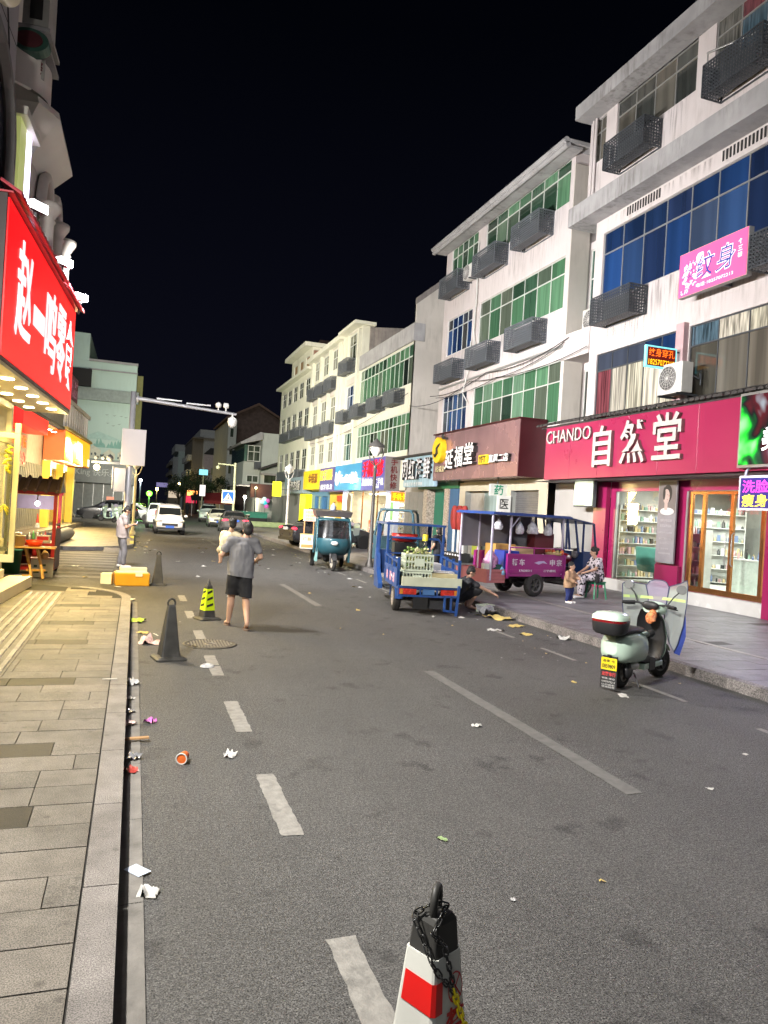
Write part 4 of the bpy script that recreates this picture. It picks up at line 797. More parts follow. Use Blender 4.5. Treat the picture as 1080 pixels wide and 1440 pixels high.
for h in H4: MB().box(13.33, 13.39, h[0], h[1], h[3]+.06, h[3]+.5).build('lintel_panel', CEMENT, b4, world=True)
for i, h in enumerate(H4): window_x(b4, 13.4, *h, 3, h[2]+(h[3]-h[2])*.58, (DIM, BLUE, TEAL)[i] if i < 3 else DIM, ALUW, .045)
GD = 'grey air conditioner cages on the cream block'
for y, z, l in ((48.6, 11.2, 'grey cage below the tallest top window of the cream block'), (52.6, 10.6, 'grey cage below the top floor pilaster windows, nearest of three'), (55.4, 10.6, 'grey cage below the top floor pilaster windows, middle of three'), (58.2, 10.6, 'grey cage below the top floor pilaster windows, farthest of three'),
                (52.6, 7.42, 'lower row grey cage of the cream block, nearest of three'), (55.4, 7.42, 'lower row grey cage of the cream block, middle of three'), (58.2, 7.42, 'lower row grey cage of the cream block, farthest of three')): cage('louver', y, z, l, GD, 2.2, .9)
# ------------------------------------------------------------------ end block with an attic
b5 = thing('apartment_block', 'pale end block with an open attic storey and dark awning boxes', 'building', (13.4, 67, 0))
H5 = []
for z0, z1 in ((11.6, 13.0), (8.9, 10.5), (5.2, 7.0)): H5 += [(61.2+2.6*i, 63.0+2.6*i, z0, z1) for i in range(5)]
b = wall_x(MB(), 13.4, 60.35, 74.2, 0, 13.5, H5, .10); b.quad((13.4, 74.2, 0), (24, 74.2, 0), (24, 74.2, 13.5), (13.4, 74.2, 13.5))
A5 = [(62.4+2.5*i, 63.9+2.5*i, 13.9, 15.1) for i in range(3)]; b = wall_x(b, 13.5, 61.5, 70, 13.7, 15.6, A5, .2); b.quad((13.5, 61.5, 13.5), (20, 61.5, 13.5), (20, 61.5, 15.6), (13.5, 61.5, 15.6)); b.build('wall', WALLC, b5, world=True)
MB().box(12.8, 20, 61.3, 70.2, 15.61, 15.95).box(12.9, 14.4, 60.4, 74.6, 13.51, 13.72).build('roof_edge', WALLC, b5, world=True)
MB().prism([(61.3, 15.96), (70.2, 15.96), (65.5, 17.2)], 15, 20, 'X').build('roof', M('brown_roof', (.16, .10, .07), .8), b5, world=True)
MB().box(13.6, 18, 61.35, 61.48, 13.75, 15.3).build('brick_infill', BRICKR, b5, world=True)
for i, h in enumerate(H5): window_x(b5, 13.4, *h, 2, h[2]+(h[3]-h[2])*.6, DIM, ALUW, .045)
for h in A5: window_x(b5, 13.5, *h, 1, None, RAMP('attic_board', [(.32, .20, .10), (.28, .18, .09)], .6, .1), ALUW, .07)
for y, z, l in ((63.6, 8.0, 'dark awning box along the middle floor of the end block, near half'), (68.5, 8.0, 'dark awning box along the middle floor of the end block, far half'), (63.6, 4.35, 'dark awning box along the lower floor of the end block, near half'), (68.5, 4.35, 'dark awning box along the lower floor of the end block, far half')): cage('louver', y, z, l, 'long dark awning boxes on the end block', 4.6, .8)

# ------------------------------------------------------------------ row of shop signs and shops below
def flat_sign(name, y0, y1, z0, z1, mat, label, X=12.6, D=.9, side=None):
    t = thing(name, label, 'sign', (X, (y0+y1)/2, z0)); MB().box(X, X+D, y0, y1, z0, z1).build('board', mat, t, world=True); return t
def put(t, s, y, z, w_, h_, mat, X=12.6, d=.06, bold=.014, side=None, sh=0): return add_text(MB(), s, (X-.004, y, z), (0, -1, 0), (0, 0, 1), w_, h_, d, bold, 0, 0 if side is None else 1, shear=sh).build('lettering', mat if side is None else [mat, side], t, world=True)
SKY = EM('sign_sky_blue', (.08, .36, .68), .22, .1, (.06, .26, .46)); t = flat_sign('clothing_sign', 42.0, 48.1, 3.25, 4.86, SKY, 'sky blue fascia sign with white bird logo lettering')
LW = EM('letter_white_glow', (1, 1, 1), .5, 0, (.7, .7, .7))
put(t, 'FastFish快鱼', 44.6, 4.0, 3.7, .72, LW, bold=.012, sh=.12)
b = MB(); b.tube([(12.55, 47.55, 4.42), (12.55, 47.4, 3.9), (12.55, 47.15, 3.68), (12.55, 46.9, 3.95), (12.55, 46.75, 4.5)], [.05, .14, .17, .14, .05], 8); b.build('logo', LW, t, world=True)
PUR = EM('sign_purple', (.10, .085, .40), .35, .1, (.08, .07, .28)); t = flat_sign('phone_repair_sign', 37.6, 41.95, 3.2, 5.0, PUR, 'purple fascia sign with big red glowing letters for phone repair')
put(t, '手机快修', 39.75, 4.42, 3.7, .95, EM('letter_red_glow', (1, .01, .03), .9, 0, (.7, .01, .02)), d=.06, bold=.008, sh=.15); put(t, '高价回收卖二手机', 39.75, 3.65, 3.9, .42, LW, d=.02, bold=.003); put(t, '办理业务', 39.0, 3.36, 1.0, .16, LW, d=.02)
t = thing('side_sign', 'grey end panel with four dark red characters one above another', 'sign', (13.2, 37.5, 3.2)); MB().box(12.58, 14.4, 37.45, 37.58, 3.15, 4.98).build('board', M('grey_composite', (.21, .195, .19), .5), t, world=True)
b = MB()
for ch, z in (('手', 4.72), ('机', 4.30), ('快', 3.88), ('修', 3.45)): add_text(b, ch, (13.05, 37.45, z), (1, 0, 0), (0, 0, 1), .40, .38, .02, .018)
b.build('lettering', M('dark_red_letter', (.12, .008, .012), .4), t, world=True)
YS = EM('sign_yellow', (.85, .58, .01), .35, .08, (.6, .40, .01)); t = flat_sign('snack_sign', 52.4, 57.9, 3.4, 4.82, YS, 'yellow fascia sign with brown characters beside the dark blue sign')
put(t, '金绿源', 54.6, 4.2, 2.9, .75, M('brown_letter', (.20, .07, .02), .5), d=.03)
t = flat_sign('grocery_sign', 48.25, 52.35, 3.2, 4.85, EM('sign_dark_purple', (.09, .075, .22), .5, .1, (.08, .07, .2)), 'dark violet fascia sign with yellow characters between yellow and sky blue signs')
put(t, '双千副料', 50.5, 4.35, 3.4, .75, EM('letter_yellow_glow', (1, .72, .05), 1.0), d=.04); put(t, '烟 酒 批 发', 50.3, 3.5, 3.2, .36, LW, d=.02)
t = flat_sign('clothes_shop_sign', 58.2, 65.6, 3.1, 4.45, RAMP('slate_blue_sign', [(.20, .27, .32), (.21, .28, .33)], .4, .15), 'slate blue sign with pale outlined characters beyond the yellow sign'); put(t, '潮流衣橱', 61.4, 3.75, 5.2, .85, M('pale_letter', (.62, .60, .60), .4), d=.1, side=BLK)
BLUP = M('blue_shop_paint', (.06, .17, .33), .45, streak=.2)
sh3 = thing('shop_unit', 'brightly lit phone and snack shop with shelves of goods under the blue and purple signs', 'building', (13.6, 43, 0))
SW = M('shop_white', (.62, .60, .55), .5)
b = MB(); b.quad((13.5, 37.7, .14), (16.5, 37.7, .14), (16.5, 48.2, .14), (13.5, 48.2, .14)).quad((16.5, 37.7, .14), (16.5, 48.2, .14), (16.5, 48.2, 3.3), (16.5, 37.7, 3.3)).quad((13.4, 48.2, .14), (16.5, 48.2, .14), (16.5, 48.2, 3.3), (13.4, 48.2, 3.3)).quad((13.4, 37.7, 3.2), (16.5, 37.7, 3.2), (16.5, 48.2, 3.2), (13.4, 48.2, 3.2)); b.build('interior', SW, sh3, world=True)
MB().box(15.0, 15.4, 38.3, 47.8, 3.12, 3.18).build('ceiling_light', EM('shop_light', (1, .86, .55), 14), sh3, world=True); area_lamp('shop_light', (14.8, 43, 3.1), (13.6, 43, 0), 2200, 1, (1, .82, .5), size_y=9)
wp = M('white_lit_post', (.75, .76, .80), .3)
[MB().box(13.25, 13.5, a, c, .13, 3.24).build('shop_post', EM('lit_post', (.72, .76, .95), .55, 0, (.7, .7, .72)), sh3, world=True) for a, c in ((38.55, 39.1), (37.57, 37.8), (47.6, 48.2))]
MB().box(13.35, 13.4, 37.81, 38.54, 1.6, 2.55).build('lit_poster', RAMP('lime_poster', [(.25, .6, .15), (.3, .6, .2)], .3, .5), sh3, world=True)
for y in (41.2, 44.2, 46.6): MB().box(13.42, 13.48, y-.05, y+.05, .14, 3.2).build('door_post', COPPER, sh3, world=True)
MB().box(13.36, 13.42, 46.4, 47.5, .2, 3.1).build('cream_panel', M('cream_panel', (.60, .64, .52), .5), sh3, world=True); MB().prism([(47.0, .9), (46.7, 2.0), (46.55, 2.9), (47.15, 3.1), (47.4, 2.5), (47.2, 1.6)], 13.33, 13.355, 'X').build('bottle_print', M('brown_print', (.18, .12, .08), .5), sh3, world=True)
t = thing('pixel_sign', 'orange red pixel sign glowing in the phone shop corner window', 'sign', (13.2, 38, 2.7)); MB().box(13.0, 13.9, 37.5, 37.56, 2.62, 3.12).build('face', EM('orange_pixel', (.9, .16, .01), 1.6), t, world=True); add_text(MB(), '手机卡', (13.45, 37.5, 2.87), (1, 0, 0), (0, 0, 1), .75, .36, .01, .02).build('lettering', EM('pixel_amber', (1, .5, .01), 2), t, world=True)
for i, (y, l) in enumerate(((40.1, 'packed snack shelf in the bright shop, nearest to the white post'), (42.8, 'packed snack shelf in the middle of the bright shop'), (45.4, 'packed snack shelf at the far end of the bright shop'))): shelf_unit(15.6, y, .14, 2.4, 2.4, 7, l, seed=20+i, group='shelves in the bright shop')
t = thing('red_stand', 'small red display stand at the bright shop door', 'stand', (12.9, 40.6, .13)); MB().box(-.03, .03, -.3, .3, .15, 1.35).box(-.2, .2, -.3, .3, 0, .15).build('board', EM('red_stand_face', (.9, .07, .01), .8), t); add_text(MB(), '特价', (-.032, 0, .85), (0, -1, 0), (0, 0, 1), .4, .7, .003, .02).build('lettering', WHT, t)
sh4 = thing('shop_unit', 'row of blue, yellow and white shop doors under the yellow sign', 'building', (13.6, 55, 0))
wall_x(MB(), 13.42, 52.4, 60.3, 0, 3.4, [(53, 54.6, .1, 2.9), (55.2, 57, .1, 2.9)], .2).build('shopfront', BLUP, sh4, world=True)
MB().box(13.58, 13.6, 53, 54.6, .1, 2.9).box(13.58, 13.6, 55.2, 57, .1, 2.9).build('glass_door', RAMP('blue_door_glass', [(.03, .10, .22), (.05, .15, .30)], .15, .3), sh4, world=True)
MB().box(12.9, 13.4, 58.0, 60.2, .2, 3.05).build('yellow_banner', EM('yellow_banner', (.85, .80, .01), .8, .1), sh4, world=True)
wall_x(MB(), 13.42, 48.25, 52.35, 0, 3.3, [(48.8, 49.9, .1, 2.5), (50.4, 51.6, .1, 2.5)], .4).build('shopfront', M('ochre_shopfront', (.55, .40, .05), .5), sh4, world=True)
MB().box(13.7, 13.72, 48.3, 52.3, .1, 3.1).build('interior', EM('warm_interior', (.75, .6, .4), .5, .5), sh4, world=True); MB().box(13.3, 13.4, 48.5, 49.9, 2.55, 2.95).build('red_board', EM('red_board', (.8, .02, .01), 1), sh4, world=True)
MB().box(12.9, 13.4, 60.4, 65.4, 2.95, 3.08).box(13.05, 13.39, 60.4, 74, .1, 2.94).build('shopfront', M('grey_shopfront', (.18, .175, .17), .6, streak=.3), sh4, world=True)
t = thing('yellow_blade_sign', 'plain bright yellow square blade sign near the corner lamp', 'sign', (10.95, 60, 2.7)); MB().box(10.55, 11.25, 59.9, 60.1, 2.75, 3.95).build('face', EM('yellow_blade', (.95, .93, .02), 1.0), t, world=True); MB().box(11.25, 13.3, 59.97, 60.03, 3.3, 3.36).build('bracket', DARKM, t, world=True)

# ------------------------------------------------------------------ farther buildings on that side
def window_y(bld, Y, x0, x1, z0, z1, cols, tr, glass, frame=None, t=.08):
    """window facing back down the road"""
    fr = MB().box(x0, x1, Y-.02, Y+.06, z0, z0+t).box(x0, x1, Y-.02, Y+.06, z1-t, z1).box(x0, x0+t, Y-.02, Y+.06, z0+t, z1-t).box(x1-t, x1, Y-.02, Y+.06, z0+t, z1-t)
    if tr: fr.box(x0+t, x1-t, Y-.022, Y+.058, tr-t/2, tr+t/2)
    for i in range(1, cols): x = x0+(x1-x0)*i/cols; fr.box(x-t/2, x+t/2, Y-.018, Y+.05, z0+t, z1-t)
    w = fr.build('window', frame or ALUW, bld, world=True); MB().box(x0+t/2, x1-t/2, Y+.0, Y+.03, z0+t/2, z1-t/2).build('pane', glass, w, world=True)
f1 = thing('low_house', 'pale two storey house with a projecting glazed bay beyond the end block', 'house', (14, 80, 0))
FW = M('far_pale_render', (.46, .49, .45), .8, var=.06, sc=.5, streak=.3)
b = MB().box(12.7, 24, 80, 92, 4.2, 9.75).box(10.9, 12.69, 81, 92, 5.2, 6.6).box(10.9, 12.69, 81.02, 92, 4.1, 5.2).box(13.0, 24, 80.05, 92, 0, 4.2); b.build('wall', FW, f1, world=True)
MB().prism([(10.4, 8.35), (12.7, 9.0), (12.7, 9.75), (12.4, 9.8), (10.3, 8.55)], 79.8, 92, 'Y').box(12.6, 15.2, 79.2, 80, 5.2, 5.4).box(10.6, 12.68, 80.6, 92, 4.0, 4.12).build('roof', CONCW, f1, world=True)
MB().prism([(12.4, 5.9), (15.4, 7.1), (15.4, 6.85), (12.4, 5.65)], 78.6, 79.98, 'Y').build('lean_to_roof', ROOFT, f1, world=True)
window_y(f1, 80.95, 11.3, 12.65, 6.65, 8.4, 2, 7.7, DIM); window_y(f1, 80.96, 11.3, 12.6, 4.35, 5.15, 2, None, DIM); window_y(f1, 79.97, 13.0, 14.4, 4.3, 5.3, 1, None, DIM)
MB().box(10.92, 11.28, 80.9, 92, 6.62, 8.4).build('bay_glass', TEAL, f1, world=True); MB().box(12.0, 12.68, 80.2, 80.7, 5.8, 6.6).build('cage_box', DARKM, f1, world=True)
MB().box(11.6, 15.4, 79.3, 79.95, 2.7, 4.2).build('dark_shopfront', M('dark_plum', (.09, .04, .04), .6), f1, world=True)
f2 = thing('brick_block', 'tall dark red brick block with a gabled end wall', 'building', (17, 120, 0))
BRK = brick_mat('dark_brick', (.20, .11, .085), (.24, .135, .10), (.10, .07, .06), .3, .1, .9)
MB().prism([(14.6, 0), (22, 0), (22, 15.7), (18.0, 18.0), (14.6, 16.2)], 120, 140, 'Y').build('wall', BRK, f2, world=True); MB().box(13.3, 14.59, 118.5, 140, 0, 15.1).build('side_wall', FW, f2, world=True)
MB().prism([(13.0, 15.3), (18.0, 17.9), (22.4, 15.6), (22.4, 15.9), (18, 18.3), (13.0, 15.6)], 119.4, 140, 'Y').build('roof', M('dim_roof', (.13, .08, .06), .8), f2, world=True)
for z in (3.5, 6.5, 9.5, 12.3): window_y(f2, 118.45, 13.55, 14.2, z, z+1.5, 1, None, DIM)
f3 = thing('grey_block', 'wide grey block with a mural of a tiled roof on its end wall', 'building', (14, 150, 0))
FG = M('far_grey_render', (.36, .37, .36), .8, streak=.3); FB = M('far_brown_grey', (.16, .145, .12), .8)
MB().box(12.2, 22, 150, 175, 0, 14.8).build('wall', FG, f3, world=True); MB().box(10.2, 12.19, 150.5, 175, 0, 14.2).build('stair_bay', FB, f3, world=True); MB().box(11.6, 15.6, 152, 175, 14.81, 16.3).build('roof_room', FG, f3, world=True)
MB().box(10.1, 22.3, 149.7, 176, 14.25, 14.5).build('cornice', FB, f3, world=True)
b = MB().prism([(12.3, 11.3), (13.6, 12.6), (16.0, 12.5), (17.0, 11.3)], 149.8, 149.98, 'Y'); b.build('painted_roof', M('mural_black', (.03, .03, .03), .8), f3, world=True)
MB().box(12.4, 16.9, 149.85, 149.97, 7.2, 11.2).build('painted_house', M('mural_pink', (.44, .38, .38), .8), f3, world=True); MB().box(13.9, 16.6, 149.8, 149.84, 7.3, 8.6).build('painted_balcony', M('mural_olive', (.26, .28, .16), .8), f3, world=True)
for i in range(4):
    for z in (4, 7, 10): MB().box(9.4, 10.19, 152+5*i, 155+5*i, z, z+1.1).build('balcony', FG, f3, world=True)
f4 = thing('pale_tower', 'narrow pale block far down the street behind the trees', 'building', (10, 190, 0))
MB().box(9.6, 13, 190, 215, 0, 14).build('wall', M('far_green_render', (.42, .50, .46), .8), f4, world=True); MB().box(8.4, 9.59, 190.3, 215, 0, 12.5).box(8.8, 12.4, 192, 210, 14.01, 15.8).build('side_bay', FG, f4, world=True)
for z in (3, 5.5, 8, 10.5): MB().box(7.7, 8.39, 191, 214, z, z+.9).build('balcony', FB, f4, world=True)
# ------------------------------------------------------------------ near side: the block with the big red sign (built square to its own slightly askew line)
RZ = -math.atan(.058)
def near_thing(name, label, cat, group=None): return thing(name, label, cat, (-2.6, 0, 0), RZ, group)
UX = (0, 1, 0); UZ = (0, 0, 1)
PANELW = M('grey_cladding', (.36, .35, .36), .55, var=.06, sc=.8, streak=.15); STUC = M('cream_stucco', (.66, .63, .57), .7, var=.08, sc=1, streak=.2); STUL = M('pale_stone_cornice', (.78, .77, .68), .6, var=.06, sc=1)
nb = near_thing('corner_building', 'stucco corner building with arches and a bracketed cornice behind the red sign', 'building')
b = MB(); b.box(-8, -.41, 12.95, 17.0, 6.15, 8.1).box(-8, -.9, 12.95, 17.0, 8.1, 12.5).box(-8, -.95, 4, 17.4, 3.85, 6.14); b.build('wall', STUC, nb)
MB().box(-8, -.30, 4.5, 12.94, 6.15, 13.5).build('cladding', PANELW, nb)
b = MB()
for y in (9.6, 11.3): b.box(-.297, -.293, y, y+.012, 6.2, 13.4)
for z in (7.0, 8.9, 10.4): b.box(-.297, -.293, 5, 12.9, z, z+.012)
b.build('cladding_joint', VENT, nb)
pts = [(12.55, 6.2), (12.55, 7.1)]+[(11.3+1.25*math.cos(R(a)), 7.1+1.25*math.sin(R(a))) for a in range(10, 171, 16)]+[(10.05, 7.1), (10.05, 6.2)]
b = MB().tube([(-.25, y, z) for y, z in pts], .12, 6, smooth=False); b.build('arch_moulding', M('dark_moulding', (.16, .155, .15), .6), nb)
MB().prism(pts, -.295, -.285, 'X').build('arch_window', RAMP('arch_glass', [(.03, .03, .045), (.04, .04, .05)], .1), nb)
b = MB().tube([(-.26, 11.9, 9.5), (-.26, 12.3, 8.6), (-.26, 12.6, 7.3), (-.26, 12.65, 6.3)], .012, 5).build('cable', VENT, nb)
YG = EM('lime_painted_glow', (.62, .68, .22), .45, .15, (.5, .55, .25)); MB().box(-.41, -.20, 13.05, 13.5, 6.2, 7.9).build('square_column', YG, nb)  # column is no lamp; its emission stands in for light falling on it
MB().box(-.40, -.10, 12.98, 14.1, 7.92, 8.05).build('ledge', STUL, nb)
for i in range(3): MB().cyl((-.22, 13.60+.13*i, 6.25), (-.22, 13.60+.13*i, 7.9), .03, n=8).build('light_tube', EM('violet_white_tube', (.82, .74, 1), 4), nb)
MB().tube([(-.33, 14.3, 6.3), (-.33, 14.3, 7.8), (-.2, 14.25, 8.05)], .05, 8).tube([(-.36, 14.6, 6.3), (-.36, 14.6, 8.0)], .02, 6).build('downpipe', ALUW, nb)
# faceted cornice with a deep pale soffit
b = MB(); prof = [(13.95, -1.2), (13.95, -.16), (14.45, .10), (16.85, -.01), (17.25, -.30)]
def crn(z, off): return [(x+off, y, z) for y, x in prof]
top = crn(8.72, .0); lip = crn(8.60, .02); bot = [(-1.2, 14.4, 8.0), (-.55, 14.4, 8.0), (-.40, 14.75, 8.0), (-.42, 16.6, 8.05), (-.5, 16.9, 8.05)]; back = [(-1.2, 14.0, 8.9)]+[(-.6, y, 8.9) for y, x in prof[1:]]
b.ring_loft([bot, lip, top, back], 0, False, False, False); b.build('cornice', STUL, nb)
for y0, y1 in ((15.45, 16.35), (16.55, 17.4)):
    ym = (y0+y1)/2; hw = (y1-y0)/2; P = [(y1, 7.35)]+[(ym+hw*math.cos(R(a)), 7.35+.75*math.sin(R(a))) for a in range(15, 166, 15)]+[(y0, 7.35)]
    MB().tube([(-.30, y, z) for y, z in P], .10, 8).build('arch_moulding', STUC, nb); MB().prism(P+[(y0, 6.2), (y1, 6.2)], -.40, -.395, 'X').build('arch_window', DIM, nb)
for y in (15.4, 16.45, 17.45):
    MB().lathe([(.16, 6.2), (.13, 6.3), (.12, 7.05), (.15, 7.1), (.12, 7.14), (.19, 7.26), (.24, 7.34), (.24, 7.42), (.0, 7.42)], (-.16, y, 0), 14).build('column', STUC, nb)
cv = MB(); ring = []
for z in (8.73, 9.32): ring.append([(-.85+.82*math.cos(R(a)), 14.3+.8*math.sin(R(a)), z) for a in range(-80, 81, 10)])
cv.ring_loft(ring, 0, True, False, False).build('curved_parapet', STUC, nb)
for k, (z, l) in enumerate(((9.53, 'lower'), (9.80, 'upper'))): MB().box(-.9, -.02, 13.9, 14.9, z, z+.06).build('flat_bracket', CONCW, nb)
t = near_thing('wall_sign', 'unlit sign box with dark red characters on the curved parapet high up', 'sign'); MB().box(-.9, -.08, 13.93, 13.98, 9.0, 9.34).build('board', M('aged_white_sign', (.36, .35, .32), .6), t)
add_text(MB(), '舒馨', (-.28, 13.93, 9.17), (1, 0, 0), UZ, .36, .24, .02, .02).build('lettering', M('dull_red', (.12, .015, .02), .5), t)
t = near_thing('oval_sign', 'unlit dark green oval sign with a dull red middle high on the corner building', 'sign'); O = lambda a, r: [(-.27+r*.30*math.cos(2*math.pi*i/24), 13.95-a, 9.44+r*.19*math.sin(2*math.pi*i/24)) for i in range(24)]
MB().ring_loft([O(.12, 1), O(.36, 1)], 0, False).build('rim', M('dull_green', (.02, .075, .055), .5), t); MB().ring_loft([O(.361, .7), O(.38, .7)], 0, False).build('face', M('dull_maroon', (.07, .01, .015), .5), t)
t = near_thing('vertical_sign', 'unlit tall sign box with a dark panel at the very top of the corner building', 'sign'); MB().box(-.47, -.06, 13.95, 14.6, 9.9, 13).build('casing', M('pale_sign_frame', (.36, .36, .34), .6), t); MB().box(-.36, -.16, 13.94, 13.95, 10.0, 12.9).build('face', VENT, t)
add_text(MB(), '旺角商行', (-.41, 13.945, 11.2), (0, 0, -1), (1, 0, 0), 2.2, .08, .005, .0).build('lettering', M('pale_print', (.42, .41, .38), .5), t)
t = near_thing('lamp_arm', 'cream cylindrical lamp housing reaching out at the top left corner', 'lamp'); b = MB().cyl((.15, 8.0, 7.25), (.30, 9.75, 7.80), .13, .15, 16); b.build('housing', M('cream_enamel', (.72, .66, .52), .4), t); MB().box(-.3, .4, 8.0, 8.15, 7.2, 7.4).build('bracket', DARKM, t)

# ------------------------------------------------------------------ the big red sign
rs = near_thing('shop_sign', 'huge glowing red fascia sign with fat white characters and a red tiled coping', 'sign')
MB().box(-.30, -.02, 11.68, 18.55, 3.86, 6.18).build('casing', M('dark_sign_edge', (.06, .045, .045), .5), rs); MB().box(-.02, 0, 11.74, 18.5, 3.92, 6.14).build('face', EM('sign_red_lit', (1, .002, .008), .95, .06, (.8, .0, .0)), rs)
MB().box(-.95, -.31, 11.6, 11.75, 3.9, 6.2).build('return_panel', PANELW, rs)
WLIT = EM('letter_white_lit', (1, .97, .98), 1.0)
for ch, y, w_, h_, z in (('赵', 13.05, 1.15, 1.5, 5.12), ('一', 14.32, 1.0, .34, 4.98), ('鸣', 15.5, 1.15, 1.5, 5.05), ('零', 16.7, 1.08, 1.5, 5.05), ('食', 17.82, 1.0, 1.5, 5.05)):
    add_text(MB(), ch, (0, y, z), UX, UZ, w_, h_, .012, .013).build('lettering', WLIT, rs)
RTL = M('red_coping_tile', (.72, .10, .13), .4, var=.15)
cop = MB().box(-.12, .06, 11.66, 18.6, 6.185, 6.21).build('coping', RTL, rs)
ct_ = MB().ring_loft([[(.16, math.cos(math.pi*k/5)*.105, -.04+math.sin(math.pi*k/5)*.05) for k in range(6)]+[(.16, -.1, -.06), (.16, .1, -.06)], [(-.12, math.cos(math.pi*k/5)*.105, .12+math.sin(math.pi*k/5)*.05) for k in range(6)]+[(-.12, -.1, .10), (-.12, .1, .10)]], smooth=False).mesh('coping_tile', RTL)
for i in range(30): piece('coping_tile', ct_, cop, (0, 11.78+.233*i, 6.24))
LAMPW = EM('flood_glass', (1, .98, .94), 22)
for i, ((x, y, z), l) in enumerate(zip(FLOODS, ('white floodlight over the near end of the red sign', 'white floodlight over the middle of the red sign', 'white floodlight over the far end of the red sign'))):
    t = thing('floodlight', l, 'floodlight', (x-.03, y, z-.05), RZ-R(38), 'floodlights along the red sign'); h = MB().box(-.10, .05, -.16, .16, -.07, .09); h.build('housing', DARKM, t, bevel=.02); MB().box(.05, .056, -.15, .15, -.06, .08).box(-.06, .05, -.166, -.16, -.05, .07).build('glass', LAMPW, t); MB().bar((-.05, 0, -.05), (-.10, .05, -.36), .04).build('arm', DARKM, t)

# ------------------------------------------------------------------ the shop under it
sp = near_thing('snack_shop', 'bright warm lit shop entrance with cream steps under the red sign', 'building')
WARM = M('warm_cream_panel', (.66, .58, .36), .4, var=.06); GOLD = M('gold_soffit', (.62, .50, .24), .3, .3, var=.15, sc=2)
b = MB().box(-.95, -.03, 8.0, 18.5, 3.80, 3.855); b.build('soffit', GOLD, sp)
for i in range(9):
    for x in (-.25, -.7): MB().lathe([(0, 3.788), (.10, 3.788), (.11, 3.80)], (x, 9.2+1.05*i, 0), 14).build('downlight', EM('warm_downlight', (1, .83, .42), 26), sp)
for y, e in ((10.0, 30), (13.0, 190), (16.0, 380)): area_lamp('soffit_light', Vector((-2.6, 0, 0)) + Matrix.Rotation(RZ, 3, 'Z') @ Vector((-.2, y, 3.74)), Vector((-2.6, 0, 0)) + Matrix.Rotation(RZ, 3, 'Z') @ Vector((.3, y, 0)), e, .5, (1, .72, .22), 150, size_y=2.2)
b = wall_x(MB(), 0, 0, 1, 0, 1, []) if False else MB()
b.box(-6, -1.0, 17.2, 17.35, .1, 3.79).box(-6, -1.0, 8.9, 9.0, .1, 3.79).box(-6, -5.9, 9.0, 17.2, .1, 3.79).box(-5.9, -1.0, 9.01, 17.19, .44, .50); b.build('interior_wall', M('shop_inner_cream', (.60, .56, .44), .5), sp)
b = MB()
for y in (9.3, 11.4, 13.5, 15.6, 17.1): b.box(-1.0, -.9, y-.06, y+.06, .5, 3.78)
b.box(-1.0, -.9, 9.3, 17.1, 2.95, 3.06).box(-1.0, -.9, 9.3, 17.1, 3.66, 3.785); b.build('front_frame', WARM, sp)
MB().box(-.955, -.947, 9.35, 13.45, .5, 3.66).build('front_glass', CLEAR, sp)
tile = M('cream_step_tile', (.62, .57, .44), .35, var=.05, sc=2)
for lvl, (x1, z0, z1) in enumerate(((-.15, .131, .33), (-.55, .331, .50))):
    for i in range(11):
        if 8.2+.72*i < 15.9: MB().box(x1-.9 if lvl else x1-.42, x1, 8.2+.72*i, min(8.915+.72*i, 15.95-(.0 if not lvl else .5)), z0, z1).build('step_tile', tile, sp, bevel=.006)
shelf_unit(-4.0, 15.6, .5, 2.6, 2.3, 6, 'snack shelf deep inside the warm lit shop', rz=math.pi, seed=41)
area_lamp('shop_inside_light', (-4.2, 13, 3.6), (-4.2, 13, 0), 260, 1.5, (1, .92, .75), size_y=5)
# open glazed door leaf standing across the steps, with a yellow ribbon
dl = near_thing('open_door', 'pale yellow framed glass door standing open across the steps', 'door')
FRM = M('pale_yellow_frame', (.68, .62, .36), .35, var=.05); Y0 = 13.55
def leaf(mb, x0, x1, z0, z1, y, s=.085): mb.box(x0, x1, y-.025, y+.025, z0, z0+s*1.5).box(x0, x1, y-.025, y+.025, z1-s, z1).box(x0, x0+s, y-.025, y+.025, z0+s*1.5, z1-s).box(x1-s, x1, y-.025, y+.025, z0+s*1.5, z1-s); return mb
leaf(MB(), -.92, -.03, .80, 2.93, Y0).box(-.115, -.03, Y0-.025, Y0+.025, 2.931, 3.1).build('frame', FRM, dl, bevel=.006)
MB().box(-.84, -.11, Y0-.004, Y0+.004, .92, 2.85).build('pane', GLASS('door_glass', (.85, .86, .8), .16), dl)
leaf(MB(), -.70, -.16, .98, 2.6, Y0+.10, .05).build('inner_frame', FRM, dl)
MB().tube([(-.2, Y0-.06, 1.2), (-.2, Y0-.07, 2.3)], .018, 8).build('handle', ALU, dl)
rb = MB()
for i in range(9): rb.tube([(-.20+.05*math.sin(i*2), Y0-.09, 2.72-.05*i), (-.17+.05*math.cos(i*3), Y0-.10, 2.69-.05*i), (-.2+.06*math.sin(i), Y0-.09, 2.66-.05*i)], [.012, .03, .012], 6)
for i in range(3): rb.tube([(-.26, Y0-.08, 1.70-.04*i), (-.2, Y0-.10, 1.75-.03*i), (-.14, Y0-.08, 1.68-.05*i)], .012, 5)
rb.build('ribbon', M('yellow_ribbon', (.75, .66, .02), .4), dl)
MB().box(-.92, -.86, Y0-.03, Y0+.03, .5, 3.78).build('hinge_post', FRM, dl)

